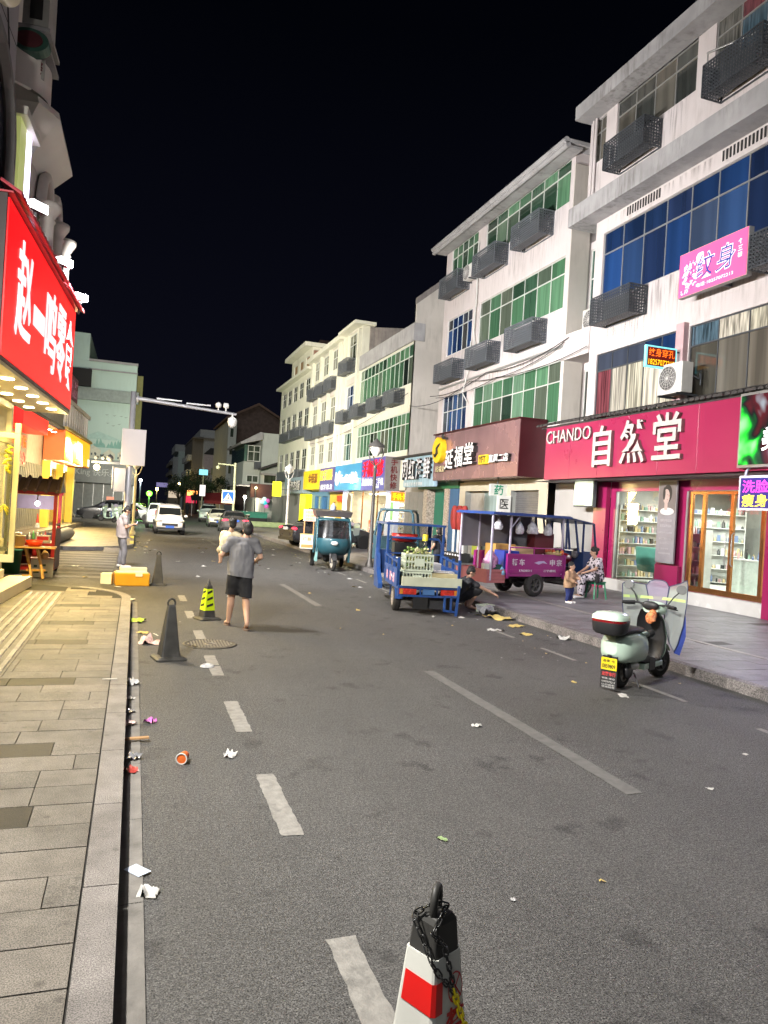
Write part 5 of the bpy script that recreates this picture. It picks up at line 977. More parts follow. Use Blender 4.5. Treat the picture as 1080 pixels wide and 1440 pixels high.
# ------------------------------------------------------------------ second block across the side street: red pixel panels, yellow sign
def far_near(name, label, cat, group=None): return thing(name, label, cat, (-5.4, 0, 0), RZ, group)
nb2 = far_near('shop_row', 'two storey shop row with lit yellow columns across the side street', 'building')
b = MB().box(-8, -.95, 28.3, 46.8, 0, 4.9).box(-8, -.5, 28.3, 46, 4.95, 6.1); b.build('wall', M('row_render', (.42, .38, .30), .7, streak=.2), nb2)
for y in (37.6, 41.5, 45.2): MB().box(-.9, -.55, y-.2, y+.2, .36, 3.45).build('yellow_column', EM('yellow_column_painted_glow', (1, .66, .06), .55, .2, (.7, .5, .06)), nb2)  # columns glow by material, imitating yellow lamplight on them
for i in range(4): MB().box(-.94, -.9, 38.0+1.85*i, 39.5+1.85*i, 3.2, 3.9).build('lit_panel', EM('warm_white_panel', (1, .9, .6), 1.6), nb2)
MB().box(-.93, -.9, 38, 45, .5, 3.1).build('door_glass', RAMP('amber_glass', [(.40, .26, .09), (.30, .2, .08)], .2, .5), nb2)
b = MB()
for i in range(24): b.box(-.92, -.88, 28.6+.37*i, 28.82+.37*i, .5, 3.2)
b.build('slat_screen', M('grey_green_slats', (.28, .27, .20), .6), nb2, kind='stuff')
MB().box(-.94, -.1, 28.5, 47, .128, .36).build('platform', PLZ, nb2)
MB().box(-.94, -.01, 28.3, 37.3, 4.9, 5.0).build('dark_edge', VENT, nb2)
for i in range(7): MB().lathe([(0, 4.70), (.11, 4.70), (.12, 4.72)], (-.35, 29+1.25*i, 0), 12).build('downlight', EM('white_downlight', (1, .9, .8), 14), nb2)
b = MB()
for i in range(11): b.box(-.15, -.05, 37.6+.8*i, 37.85+.8*i, 5.05, 6.3)
b.box(-.3, 0, 37.3, 46.5, 6.3, 6.5); b.build('balustrade', CEMENT, nb2, kind='stuff')
for y in (40, 44): area_lamp('row_soffit_light', Vector((-5.4, 0, 0)) + Matrix.Rotation(RZ, 3, 'Z') @ Vector((-.2, y, 3.42)), Vector((-5.4, 0, 0)) + Matrix.Rotation(RZ, 3, 'Z') @ Vector((3.5, y-4, 0)), 380, .6, (1, .74, .3), 150, size_y=3)
t = far_near('pixel_sign', 'red pixel panels with glowing characters beneath a red eave across the side street', 'sign')
MB().box(-.9, -.05, 28.3, 33.2, 4.3, 4.88).build('eave', EM('red_eave_lit', (.85, .015, .01), .75, .2), t); MB().box(-.86, -.80, 28.5, 33.2, 2.95, 4.28).build('back', M('taupe_panel', (.24, .19, .13), .6), t)
for ch, z, c in (('五金建材灯饰', 3.93, (1, .08, .005)), ('批发零售中心', 3.28, (1, .01, .01))): add_text(MB(), ch, (-.80, 30.8, z), UX, UZ, 4.4, .50, .02, .03).build('lettering', EM('pixel_red_%d' % int(z*10), c, 2.2), t)
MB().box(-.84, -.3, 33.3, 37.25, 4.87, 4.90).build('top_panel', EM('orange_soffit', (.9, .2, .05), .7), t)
t = far_near('yellow_sign', 'deep yellow glowing box sign with white characters and an orange end panel', 'sign')
MB().box(-.9, 0, 37.4, 46.9, 3.5, 4.95).build('casing', M('orange_end', (.75, .17, .04), .5, var=.05), t); MB().box(0, .02, 37.5, 46.8, 3.55, 4.9).build('face', EM('yellow_face_lit', (1, .60, .0), .8, .08, (.6, .36, 0)), t); MB().box(-.95, .12, 37.3, 47.0, 4.951, 5.08).build('cap', M('olive_cap', (.3, .22, .05), .5), t)
add_text(MB(), '黄焖鸡', (.02, 42.4, 4.25), UX, UZ, 2.2, .95, .01, .012).build('lettering', WLIT, t); add_text(MB(), '米饭', (.02, 38.6, 3.95), UX, UZ, 1.1, .5, .01, .01).build('lettering', WLIT, t); MB().box(.02, .05, 46.1, 46.7, 3.6, 4.0).build('corner_badge', WLIT, t)
t = far_near('plum_sign', 'dark plum sign board on the roof edge behind the yellow sign', 'sign'); MB().box(-.3, -.1, 36.6, 41.4, 6.55, 7.8).build('board', M('plum_board', (.13, .02, .045), .5), t); add_text(MB(), '家纺床品', (-.1, 39, 7.2), UX, UZ, 4.0, .9, .05, .02).build('lettering', M('plum_letter', (.30, .10, .15), .5), t)

# ------------------------------------------------------------------ mural building closing the forecourt
mu = thing('mural_building', 'pale green tower block with a painted village mural on its end wall', 'building', (-5, 70, 0))
MG = M('mural_pale_green', (.46, .60, .54), .8, var=.05, sc=.3, streak=.15); SG = M('shed_grey', (.20, .215, .205), .6, var=.1, streak=.25)
MB().box(-12, -.45, 70, 88, 5.0, 13.7).box(-12, -4.5, 70.02, 88, 13.71, 16.1).build('wall', MG, mu, world=True)
MB().box(-12, -.2, 69.6, 70, 10.25, 11.3).build('band', M('mural_band', (.28, .33, .31), .8, streak=.3), mu, world=True); MB().box(-4.48, -.4, 69.8, 70.6, 12.95, 13.05).box(-4.5, -.4, 69.9, 71, 13.71, 13.9).build('roof_edge', CONCW, mu, world=True)
MB().box(-12, -4.2, 69.3, 69.98, 11.4, 12.9).build('dark_bay', VENT, mu, world=True); MB().box(-.44, .1, 71, 88, 6, 13).build('side_balconies', M('olive_side', (.20, .20, .08), .8), mu, world=True)
q = random.Random(5); b = MB()
def mflat(mb, pts, d, mat): mb.prism(pts, 69.99-d, 69.995, 'Y', mat)
for i in range(26): x = q.uniform(-4.2, -.6); hh = q.uniform(.3, .8); mflat(b, [(x-.18, 6.2), (x+.18, 6.2), (x+.1, 6.2+hh*.7), (x, 6.2+hh)], .006+.0005*i, 0)
for x, w_, hh in ((-4.4, 1.3, .75), (-2.9, 1.0, .5), (-1.7, 1.2, .6), (-.95, .7, .45)): mflat(b, [(x, 5.2), (x+w_, 5.2), (x+w_, 5.2+hh), (x+w_/2, 5.6+hh), (x, 5.2+hh)], .03, 1)
for i in range(14): x = q.uniform(-4.3, -.6); z = 5.15+q.uniform(.1, .4); mflat(b, [(x, z), (x+.12, z), (x+.12, z+.2), (x, z+.2)], .04, 2)
for i in range(7): x, z = q.uniform(-3, -.9), q.uniform(8, 9.2); mflat(b, [(x, z), (x+.15, z-.06), (x+.3, z+.05), (x+.15, z-.02)], .02, 2)
mflat(b, [(-5, 6.9), (-3.4, 7.6), (-1.6, 7.0), (-.5, 7.4), (-.5, 6.9)], .003, 3); b.build('mural', [M('mural_teal', (.22, .42, .36), .8), M('mural_cream', (.60, .60, .48), .8), M('mural_ink', (.10, .12, .12), .8), M('mural_mist', (.38, .55, .50), .8)], mu, world=True)
b = MB(); add_text(b, '古镇', (-4.75, 69.97, 8.3), (1, 0, 0), (0, 0, 1), .9, 1.0, .01, .01); add_text(b, '美 好 人 家', (-4.7, 69.97, 7.0), (0, 0, -1), (1, 0, 0), 1.2, .3, .01, .0); b.build('lettering', M('ink', (.05, .05, .05), .7), mu, world=True)
MB().box(-12, .0, 66.5, 69.9, 3.0, 5.0).box(-12, .0, 67.2, 69.9, 0.1, 2.99).build('shed_front', SG, mu, world=True)
add_text(MB(), 'BurKing 快乐星汉堡', (-3.0, 66.5, 3.85), (1, 0, 0), (0, 0, 1), 5.6, .75, .05, .006).build('lettering', M('shed_letter', (.42, .45, .42), .5), mu, world=True)
b = MB()
for i in range(9): b.box(-6.6+.8*i, -6.56+.8*i, 67.12, 67.2, .2, 2.95)
b.build('mullion', ALU, mu, world=True); MB().box(-2.3, -1.7, 67.1, 67.18, 1.0, 1.9).build('red_notice', EM('red_notice', (.7, .2, .1), .5), mu, world=True)
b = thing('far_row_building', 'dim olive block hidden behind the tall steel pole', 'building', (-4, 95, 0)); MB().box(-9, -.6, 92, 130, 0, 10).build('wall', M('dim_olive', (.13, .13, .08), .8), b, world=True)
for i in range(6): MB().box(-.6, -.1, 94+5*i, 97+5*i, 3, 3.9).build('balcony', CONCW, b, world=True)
# ------------------------------------------------------------------ cones
RUB = M('cone_rubber', (.034, .033, .030), .55, var=.25, sc=9, spot=.5, spotcol=(.12, .115, .11)); REFW = M('reflective_white', (.66, .66, .60), .45, bump=.05, bsc=300); REFR = M('reflective_red', (.72, .012, .01), .35); LIME = M('reflective_lime', (.55, .72, .01), .4)
def sq(h, z, r=.18): # rounded square ring
    c = h*r; P = []
    for sx_, sy_, a0 in ((1, 1, 0), (-1, 1, 90), (-1, -1, 180), (1, -1, 270)):
        for a in (0, 45, 90): P.append((sx_*(h-c)+c*math.cos(R(a0+a)), sy_*(h-c)+c*math.sin(R(a0+a)), z))
    return P
def frustum(mb, z0, z1, hb, ht, H, mat=0, off=0):
    f = lambda z: hb+(ht-hb)*z/H+off
    return mb.ring_loft([sq(f(z0), z0), sq(f(z1), z1)], mat, False)
def cone(loc, rz, label, H=.66, hb=.125, ht=.045, ring=True, base=.19, cat='traffic cone'):
    t = thing('traffic_cone', label, cat, loc, rz); b = MB(); b.ring_loft([sq(base, 0), sq(base, .022), sq(base*.82, .045), sq(hb, .05)], 0, False); b.build('base', RUB, t, bevel=.004)
    b = MB(); b.ring_loft([sq(hb-(hb-ht)*.05/H, .045), sq(ht, H-.02), sq(ht*.8, H), sq(ht*.4, H+.004)], 0, False); b.build('body', RUB, t, bevel=.003)
    if ring: MB().tube([(.045*math.cos(R(a)), 0, H+.018+.055*math.sin(R(a))) for a in range(-30, 211, 20)], .013, 8).build('ring', RUB, t)
    else: MB().lathe([(ht*.75, H), (ht*.45, H+.05), (.012, H+.07), (.012, H+.10), (0, H+.10)], n=12).build('ring', RUB, t)
    return t
cone((.51, 9.62, 0), R(12), 'plain dark rubber cone near the kerb, nearer of the two dark ones', H=.68)
cone((.60, 17.85, 0), R(4), 'plain dark rubber cone beside the orange box', H=.70)
t = cone((1.27, 12.85, 0), R(20), 'lime yellow cone with black slanted bars beside the walking man', H=.58, hb=.115, ht=.05, ring=False)
f = MB(); frustum(f, .16, .52, .115, .05, .58, 0, .003); f.build('lime_sleeve', LIME, t); b = MB()
for s_, q_ in ((1, 0), (-1, 0), (1, 1), (-1, 1)):
    for k in range(3):
        z = .21+.11*k; hw = .115+(.05-.115)*z/.58+.006; w_ = hw*.62
        P = [(-w_, z), (w_, z+.035), (w_*.95, z+.075), (-w_*.95, z+.04)]
        h2 = lambda zz: .115-.065*zz/.58+.006
        b.add([((a, s_*-h2(zz), zz) if q_ == 0 else (s_*h2(zz), a*s_, zz)) for a, zz in P], [(0, 1, 2, 3)])
b.build('black_bar', M('black_print', (.012, .012, .012), .5), t)
# foreground cone with chain
FC = Vector((1.042, 2.29, 0)); fc_rz = R(-64)
t = cone(FC, fc_rz, 'white sleeved cone with a red block and a chain right at the camera', H=.665, hb=.110, ht=.054, ring=False, base=.19)
for ch in list(t.children):
    if ch.name.startswith('ring'): bpy.data.objects.remove(ch)
Mz = Matrix.Rotation(R(118), 3, 'Z')
MB().tube([Mz @ Vector((.04*math.cos(R(a)), .0, .672+.018+.055*math.sin(R(a)))) for a in range(-40, 221, 16)], .014, 10).build('ring', RUB, t)
f = MB(); frustum(f, .10, .545, .110, .054, .665, 0, .003); f.build('white_sleeve', REFW, t)
hh = lambda z, o=.006: .110+(.054-.110)*z/.665+o
def onface(side, a, z, o=.006):   # side 0: local -Y, 1: local +X, 2: -X
    h = hh(z, o); return {0: (a*h, -h, z), 1: (h, a*h, z), 2: (-h, -a*h, z)}[side]
b = MB(); 
def facequad(mb, side, a0, a1, z0, z1, o=.006, mat=0):
    mb.add([onface(side, a0, z0, o), onface(side, a1, z0, o), onface(side, a1, z1, o), onface(side, a0, z1, o)], [(0, 1, 2, 3)], mat); return mb
facequad(b, 0, -.70, .86, .375, .475); b.add([onface(0, .86, .375), onface(1, -.86, .375), onface(1, -.86, .475), onface(0, .86, .475)], [(0, 1, 2, 3)]); facequad(b, 1, -.86, -.45, .375, .475); b.build('red_block', REFR, t)
ring = MB(); RR = M('print_red', (.5, .01, .015), .45)
for i in range(28):
    a, c = 2*math.pi*i/28, 2*math.pi*(i+1)/28
    ring.add([onface(1, .36+.46*r_*math.cos(x), .435+.05*r_*math.sin(x), .0065) for r_, x in ((.9, a), (1, a), (1, c), (.9, c))], [(0, 1, 2, 3)])
for s_ in (1, -1): ring.add([onface(1, .36+dx*s_, .435+dz, .0068) for dx, dz in ((-.34, -.036), (-.29, -.04), (.34, .036), (.29, .04))], [(0, 1, 2, 3)])
for ch, z in (('禁', .325), ('止', .21)):
    vs, fs = text_geo(ch, .03); ring.add([onface(1, .32+(v[0]-.5)*1.1, z+(v[1]-.35)*.10, .007) for v in vs], fs)
ring.build('print', RR, t)
# hanging chain: links are parts
def link_mesh(mat, L=.034, w_=.017, r_=.0030):
    P = []
    for i in range(16):
        a = 2*math.pi*i/16; x = w_/2*math.cos(a); z = w_/2*math.sin(a)+(L/2-w_/2)*(1 if math.sin(a) > 0 else -1)*1.0
        P.append(Vector((x, 0, z)))
    P.append(P[0]); return MB().tube(P, r_, 6, cap=False).mesh('link', mat)
BLKP = M('black_plastic', (.018, .018, .018), .3); YELP = M('yellow_plastic', (.90, .72, .01), .35)
def chain(name, label, pts, mat, step=.027, loc=None):
    t = thing(name, label, 'chain', loc or pts[0]); me = link_mesh(mat, r_=.0042) if mat is YELP else link_mesh(mat); O = mw(t).inverted(); P = [Vector(p) for p in pts]; k = 0; carry = 0
    for a, c in zip(P[:-1], P[1:]):
        L = (c-a).length; d = (c-a).normalized(); s_ = carry
        while s_ < L:
            o = piece('link', me, t, O @ (a+d*s_)); q = d.to_track_quat('Z', 'Y') @ Matrix.Rotation(R(90 if k % 2 else 15), 3, 'Z').to_quaternion(); o.rotation_mode = 'QUATERNION'; o.rotation_quaternion = q; k += 1; s_ += step
        carry = s_-L
    return t
W_ = Matrix.Translation(FC) @ Matrix.Rotation(fc_rz, 4, 'Z')
def fw(side, a, z, o=.02): return tuple(W_ @ Vector(onface(side, a, z, o)))
topc = W_ @ Vector((0, 0, .70))
chain('black_chain', 'black plastic chain looped through the ring of the nearest cone', [tuple(topc+Vector((.0, .0, -.005))), tuple(topc+Vector((-.03, -.02, .0))), fw(0, -.5, .665, .012), fw(0, -.2, .655, .03), fw(0, .30, .60), fw(0, .80, .545, .02), fw(1, -.70, .505, .02), fw(1, .10, .43, .018)], BLKP)
chain('black_chain', 'second strand of black chain hanging down the right of the nearest cone', [tuple(topc+Vector((.0, .0, -.01))), tuple(topc+Vector((.03, -.02, -.01))), fw(0, .75, .64, .03), fw(1, -.55, .60), fw(1, -.25, .53, .02), fw(1, .0, .47, .018)], BLKP)
chain('yellow_chain', 'bright yellow plastic chain hanging below the black chain', [fw(1, .10, .43, .018), fw(1, .35, .36, .02), fw(1, .55, .28, .03), fw(1, .8, .10, .05)], YELP, .027)

# ------------------------------------------------------------------ poles and lamps
STEEL = M('galvanised_pole', (.40, .40, .42), .45, .3, var=.1, sc=2, streak=.2)
t = thing('traffic_pole', 'tall grey steel pole with a long arm over the road', 'pole', (-.32, 35.2, .13))
MB().lathe([(.26, 0), (.26, .03), (.15, .06), (.135, 3.5), (.12, 6.6), (.0, 6.62)], n=16).build('post', STEEL, t); MB().cyl((.1, 0, 6.32), (4.6, 0, 6.02), .10, .06, 12).box(1.0, 2.1, -.05, .05, 6.36, 6.42).box(2.3, 3.4, -.05, .05, 6.28, 6.34).lathe([(.15, 0), (.2, .01), (.2, .05), (.15, .06)], (.16, 0, 6.31), 12, axis='X').build('arm', STEEL, t)
CAMW = M('camera_white', (.72, .72, .70), .4); 
for x, z, l in ((3.75, 6.35, 'c'), (4.1, 6.36, 'c')): MB().lathe([(0, -.1), (.12, -.08), (.14, .06), (.1, .14), (0, .16)], (x, 0, z), 12).cyl((x, 0, z-.3), (x, 0, z-.05), .03).build('camera', CAMW, t)
MB().lathe([(.05, .3), (.2, .22), (.22, .05), (.18, -.1), (.1, -.2), (0, -.22)], (4.42, 0, 5.6), 16).cyl((4.42, 0, 5.8), (4.42, 0, 6.02), .04).build('dome_camera', CAMW, t)
t2 = thing('banner_box', 'blank pale box banner strapped to the tall steel pole', 'banner', (-.2, 34.95, 3.4)); MB().box(-.50, .52, -.14, .06, .0, 1.62).build('box', M('white_vinyl', (.42, .395, .395), .5, var=.05, sc=1), t2, bevel=.01)
t2 = thing('control_box', 'grey control cabinet fixed to the tall steel pole', 'cabinet', (-.62, 35.1, 2.2)); MB().box(-.35, .17, -.18, .2, 0, 1.05).box(-.4, -.36, -.2, .2, .1, 1.1).build('box', M('cabinet_grey', (.24, .24, .27), .4), t2, bevel=.01)
t2 = thing('camera_bracket', 'bracket with cameras and a small glowing lamp on the tall pole', 'camera', (-.4, 35.1, 3.3)); MB().box(-1.5, .2, -.04, .04, .1, .2).build('bar', DARKM, t2)
for x in (-1.35, -1.05): MB().cyl((x, -.1, .33), (x+.05, .2, .36), .07, n=10).build('camera', DARKM, t2)
MB().ell((-.75, -.05, .36), .15, 10).build('dome', DARKM, t2); MB().ell((-1.28, -.1, -.08), .13, 10).build('lamp', EM('warm_bulb', (1, .80, .35), 25), t2); point_lamp('pole_lamp', (-1.68, 34.7, 3.1), 800, .13, (1, .76, .38))
CRM = M('cream_pole', (.62, .58, .38), .5)
def street_lamp(loc, label, mat, H=3.75, group='classic street lamps'):
    t = thing('street_lamp', label, 'street lamp', loc, 0, group); MB().lathe([(.14, 0), (.14, .1), (.07, .25), (.055, H-.7), (.08, H-.66), (.05, H-.6)], n=12).build('post', mat, t)
    b = MB()
    for s_ in (-1, 1): b.tube([(0, 0, H-.62), (s_*.16, 0, H-.48), (s_*.26, 0, H-.2), (s_*.22, 0, H+.02)], .025, 6)
    b.tube([(0, -.0, H-.62), (0, .18, H-.45), (0, .26, H-.2), (0, .2, H)], .025, 6); b.build('cradle', mat, t)
    MB().lathe([(.08, H-.28), (.20, H-.1), (.22, H+.04)], n=12).build('globe', M('frosted_globe', (.5, .5, .46), .3), t); MB().lathe([(.30, H+.03), (.26, H+.1), (.12, H+.2), (.03, H+.3), (0, H+.32)], n=14).build('cap', mat, t); return t
street_lamp((-.02, 39.0, .13), 'cream street lamp behind the steel pole', CRM, 3.55); street_lamp((7.55, 23.6, .13), 'dark street lamp in front of the sky blue sign', M('dark_bronze', (.09, .085, .08), .5, .4), 4.0); street_lamp((8.3, 42.0, .13), 'pale grey street lamp by the slate blue sign', M('pale_grey_pole', (.58, .58, .57), .45), 4.0)
t = thing('crossing_sign', 'blue pedestrian crossing sign on a slim olive post', 'sign', (7.5, 60, 0)); OLV = M('olive_pole', (.40, .42, .27), .5); MB().cyl((0, 0, 0), (-.05, 0, 5.2), .10, .09).cyl((-.05, 0, 5.0), (-1.4, 0, 5.05), .06).ell((-1.4, 0, 4.75), .16, 8).build('post', OLV, t); MB().box(-1.0, .05, -.16, -.11, 1.95, 3.0).build('board', M('lime_white', (.72, .76, .5), .4), t)
MB().box(-.92, -.08, -.18, -.16, 2.12, 2.86).build('face', EM('blue_sign_face', (.01, .08, .45), .6, 0, (.01, .1, .5)), t); MB().prism([(-.86, 2.18), (-.14, 2.18), (-.5, 2.78)], -.20, -.18, 'Y').build('triangle', WHT, t); b = MB().ell((-.5, -.21, 2.6), (.05, .01, .05), 8).tube([(-.5, -.21, 2.55), (-.47, -.21, 2.4), (-.4, -.21, 2.22)], .025, 5).tube([(-.48, -.21, 2.4), (-.58, -.21, 2.22)], .025, 5); b.build('walker', BLK, t)
t = thing('direction_sign', 'small glowing cyan sign high on a thin post beyond the crossing', 'sign', (7.5, 90, 0)); MB().cyl((0, 0, 0), (0, 0, 6), .06).build('post', OLV, t); MB().box(-.5, .5, -.1, -.04, 5.1, 5.75).build('face', EM('cyan_sign', (.25, .75, .9), .9), t); MB().box(-.35, .3, -.4, -.35, 2.6, 3.9).build('white_panel', EM('white_panel_lit', (.9, .85, .85), 1), t)
t = thing('timber_prop', 'pale timber post on a tripod foot on the forecourt', 'post', (-4.6, 60, .13)); TIM = M('pale_timber', (.55, .50, .36), .7); b = MB().bar((0, 0, .3), (.25, 0, 2.9), .09)
for a in (30, 150, 270): b.bar((.0, 0, .9), (.5*math.cos(R(a)), .5*math.sin(R(a)), 0), .06)
b.build('post', TIM, t); MB().box(-.8, .9, -.4, .4, 0, .1).build('foot_slab', CONC, t)
t = thing('stone_roller', 'long rounded grey stone barrier lying on the forecourt edge', 'barrier', (-2.62, 30.4, .13), R(-3)); rings = []
for i, (y, s_) in enumerate(((-2.7, .6), (-2.6, .9), (-2.2, 1), (0, 1.02), (2.2, 1), (2.6, .9), (2.7, .6))): rings.append([(.24*s_*math.cos(2*math.pi*k/16), y, .24+.24*s_*math.sin(2*math.pi*k/16)) for k in range(16)])
MB().ring_loft(rings).build('body', M('dark_granite_block', (.10, .095, .095), .6, var=.2, sc=6, spot=.4), t)
for x, y, l in ((-4.6, 36.4, 'red and white cone on the forecourt, left of two'), (-4.15, 36.8, 'red and white cone on the forecourt, right of two')):
    t = thing('traffic_cone', l, 'traffic cone', (x, y, .13)); MB().box(-.2, .2, -.2, .2, 0, .06).lathe([(.17, .05), (.03, .85), (0, .86)], n=12).build('body', M('cone_red', (.6, .05, .03), .5), t); MB().lathe([(.142, .22), (.105, .44), (.105, .44)], n=12).build('white_band', REFW, t)

# ------------------------------------------------------------------ wheels and cars
TYRE = M('tyre', (.022, .021, .020), .8, var=.3, sc=12, spot=.5, spotcol=(.09, .08, .07)); RIM = M('rim_silver', (.45, .45, .46), .3, .8); RIMD = M('rim_dusty', (.34, .30, .26), .6, .2, spot=.5)
def wheel(parent, c, r, w_, rim=None, spokes=5, steer=0, name='wheel'):
    """wheel in the plane of the vehicle's length (local Y), axle along X"""
    A = Matrix.Translation(Vector(c)) @ Matrix.Rotation(steer, 4, 'Z')
    b = MB(); P = [(r*.62, -w_/2), (r*.86, -w_/2), (r*.97, -w_*.36), (r, -w_*.15), (r, w_*.15), (r*.97, w_*.36), (r*.86, w_/2), (r*.62, w_/2)]
    rings = [[A @ Vector((z, q*math.cos(2*math.pi*k/28), q*math.sin(2*math.pi*k/28))) for k in range(28)] for q, z in P]; b.ring_loft(rings, 0, True, False)
    for i in range(28):
        a = 2*math.pi*i/28; p0 = A @ Vector((-w_*.3, r*1.0*math.cos(a), r*1.0*math.sin(a))); p1 = A @ Vector((w_*.3, r*1.0*math.cos(a+.1), r*1.0*math.sin(a+.1))); b.bar(p0, p1, .012, .012)
    o = b.build(name, TYRE, parent); g = MB()
    rings = [[A @ Vector((z, q*math.cos(2*math.pi*k/24), q*math.sin(2*math.pi*k/24))) for k in range(24)] for q, z in ((r*.63, -w_*.46), (r*.56, -w_*.46), (r*.52, -w_*.15), (r*.52, w_*.15), (r*.56, w_*.46), (r*.63, w_*.46))]; g.ring_loft(rings, 0, True, False)
    rings = [[A @ Vector((z, q*math.cos(2*math.pi*k/16), q*math.sin(2*math.pi*k/16))) for k in range(16)] for q, z in ((r*.17, -w_*.42), (r*.17, w_*.42))]; g.ring_loft(rings, 0, False)
    for i in range(spokes):
        a = 2*math.pi*i/spokes
        for z in (-w_*.3, w_*.3): g.bar(A @ Vector((z, r*.1*math.cos(a), r*.1*math.sin(a))), A @ Vector((z, r*.56*math.cos(a), r*.56*math.sin(a))), r*.17, .02)
    rings = [[A @ Vector((z, q*math.cos(2*math.pi*k/16), q*math.sin(2*math.pi*k/16))) for k in range(16)] for q, z in ((r*.5, -.01), (r*.5, .01))]; g.ring_loft(rings, 0, False)
    g.build('rim', rim or RIM, o); return o
def paint(name, c, met=0): return M(name, c, .28, met, var=.04, sc=2, coat=.8, rvar=.04)
CARGL = M('car_glass', (.012, .014, .015), .05, var=.1, coat=.5); LAMPR = M('tail_lamp', (.45, .012, .015), .2, coat=.6); LAMPC = M('head_lamp', (.60, .60, .58), .12, coat=.6); PLTB = M('plate_blue', (.02, .09, .45), .4); TRIM = M('black_trim', (.016, .016, .017), .5)
def car(loc, rz, label, col, kind='sedan', L=4.6, W=1.78, lamps=(0, 0)):
    """nose toward local +Y, origin on the ground under the middle"""
    t = thing('white_van' if kind == 'van' else 'parked_car', label, 'van' if kind == 'van' else 'car', loc, rz)
    # stations: y, z floor, z belt, z roof, half width belt, half width roof
    if kind == 'sedan': st = [(-L/2, .42, .80, .80, .70, .60), (-L/2+.08, .26, .98, .99, .82, .66), (-L/2+.75, .22, 1.0, 1.03, .89, .68), (-L/2+1.40, .20, .97, 1.40, .90, .60), (-.35, .20, .95, 1.47, .90, .60), (.35, .20, .94, 1.45, .90, .60), (1.05, .20, .95, .98, .89, .68), (L/2-.55, .22, .85, .88, .86, .66), (L/2-.10, .27, .70, .72, .78, .62), (L/2, .40, .60, .60, .66, .55)]
    elif kind == 'suv': st = [(-L/2, .5, .95, .95, .72, .6), (-L/2+.08, .3, 1.1, 1.15, .86, .66), (-L/2+.5, .28, 1.08, 1.62, .90, .66), (-.3, .26, 1.06, 1.68, .91, .66), (.25, .26, 1.05, 1.64, .91, .66), (.95, .26, 1.05, 1.09, .9, .7), (L/2-.4, .28, .98, 1.0, .88, .68), (L/2-.08, .32, .8, .82, .82, .64), (L/2, .45, .68, .68, .7, .56)]
    else: st = [(-L/2, .4, 1.0, 1.5, .74, .62), (-L/2+.06, .28, 1.02, 1.66, .82, .68), (-.6, .25, 1.02, 1.72, .83, .70), (.5, .25, 1.02, 1.70, .83, .68), (L/2-1.15, .25, 1.02, 1.55, .83, .66), (L/2-.62, .27, 1.0, 1.02, .82, .70), (L/2-.22, .28, .86, .88, .80, .66), (L/2-.04, .32, .66, .67, .76, .62), (L/2, .42, .52, .52, .70, .58)]
    k = W/1.8; rings = []
    for y, zf, zb, zr, wb, wr in st:
        wb *= k; wr *= k; zc = zr+(.04 if zr-zb > .2 else .015)
        hf = [(0, zf), (wb*.86, zf), (wb*.97, zf+.10), (wb*1.0, zf+(zb-zf)*.55), (wb*.975, zb-.03), (wb*.93, zb), (wr+(wb*.93-wr)*.12, zb+(zr-zb)*.90), (wr*.86, zr+.005), (0, zc)]
        rings.append([(x, y, z) for x, z in hf]+[(-x, y, z) for x, z in hf[-2:0:-1]])
    b = MB(); b.ring_loft(rings, 0, True); body = b.build('body', col, t); body.modifiers.new('smooth', 'SUBSURF').levels = 1; body.modifiers['smooth'].render_levels = 2
    # glazing lies just over the pillars
    idx = [i for i in range(len(st)) if st[i][3]-st[i][2] > .2]; i0, i1 = idx[0], idx[-1]
    def cr(i): y, zf, zb, zr, wb, wr = st[i]; return y, zb, zr, wb*k*.93, wr*k
    y0, zb0, zr0, wb0, wr0 = cr(i0); y1, zb1, zr1, wb1, wr1 = cr(i1); ya, zba, zra, wba, wra = cr(i0-1) if i0 else cr(i0); yc, zbc, zrc, wbc, wrc = cr(i1+1)
    o = .022
    def q4(a, c, e, g, n): mm = MB(); mm.quad(a, c, e, g); return mm.build(n, CARGL, t)
    u = .86; v = .10
    lerp = lambda a, c, s_: tuple(a[j]+(c[j]-a[j])*s_ for j in range(3))
    # windscreen between station i1 roof and i1+1 belt
    B0, B1, T0, T1 = (-wbc*.86, yc, zrc), (wbc*.86, yc, zrc), (-wr1*.92, y1, zr1), (wr1*.92, y1, zr1); dn = Vector((0, .6, .8))*o*1.6
    q4(*[tuple(Vector(p)+dn) for p in (lerp(B0, T0, v), lerp(B1, T1, v), lerp(B1, T1, u), lerp(B0, T0, u))], 'windscreen')
    B0, B1, T0, T1 = (-wba*.86, ya, zra if i0 else zba), (wba*.86, ya, zra if i0 else zba), (-wr0*.92, y0, zr0), (wr0*.92, y0, zr0); dn = Vector((0, -.6, .8))*o*1.6 if kind != 'van' else Vector((0, -.05, 0))
    q4(*[tuple(Vector(p)+dn) for p in (lerp(B0, T0, .12), lerp(B1, T1, .12), lerp(B1, T1, u), lerp(B0, T0, u))], 'rear_window')
    ym = (y0+y1)/2
    for s_ in (-1, 1):
        for a, c, fa, fb in ((y0-.25 if i0 and kind == 'sedan' else y0+.12, ym-.05, .55 if kind == 'sedan' else 0, 0), (ym+.05, y1+.28, 0, .42)):
            mm = MB(); zt = min(zr0, zr1)-.07; zb_ = .97*max(zb0, zb1)+.06; wt = (wr0+.03)*1.02
            P = [(s_*(wb0+.012), a, zb_), (s_*(wb1+.012), c, zb_), (s_*wt, c-fb, zt), (s_*wt, a+fa, zt)]; mm.quad(*P); mm.build('side_window', CARGL, t)
    wr_ = .31 if kind != 'suv' else .35; ya, yb = -L*.29, L*.31
    if kind == 'van': ya, yb = -L*.27, L*.33
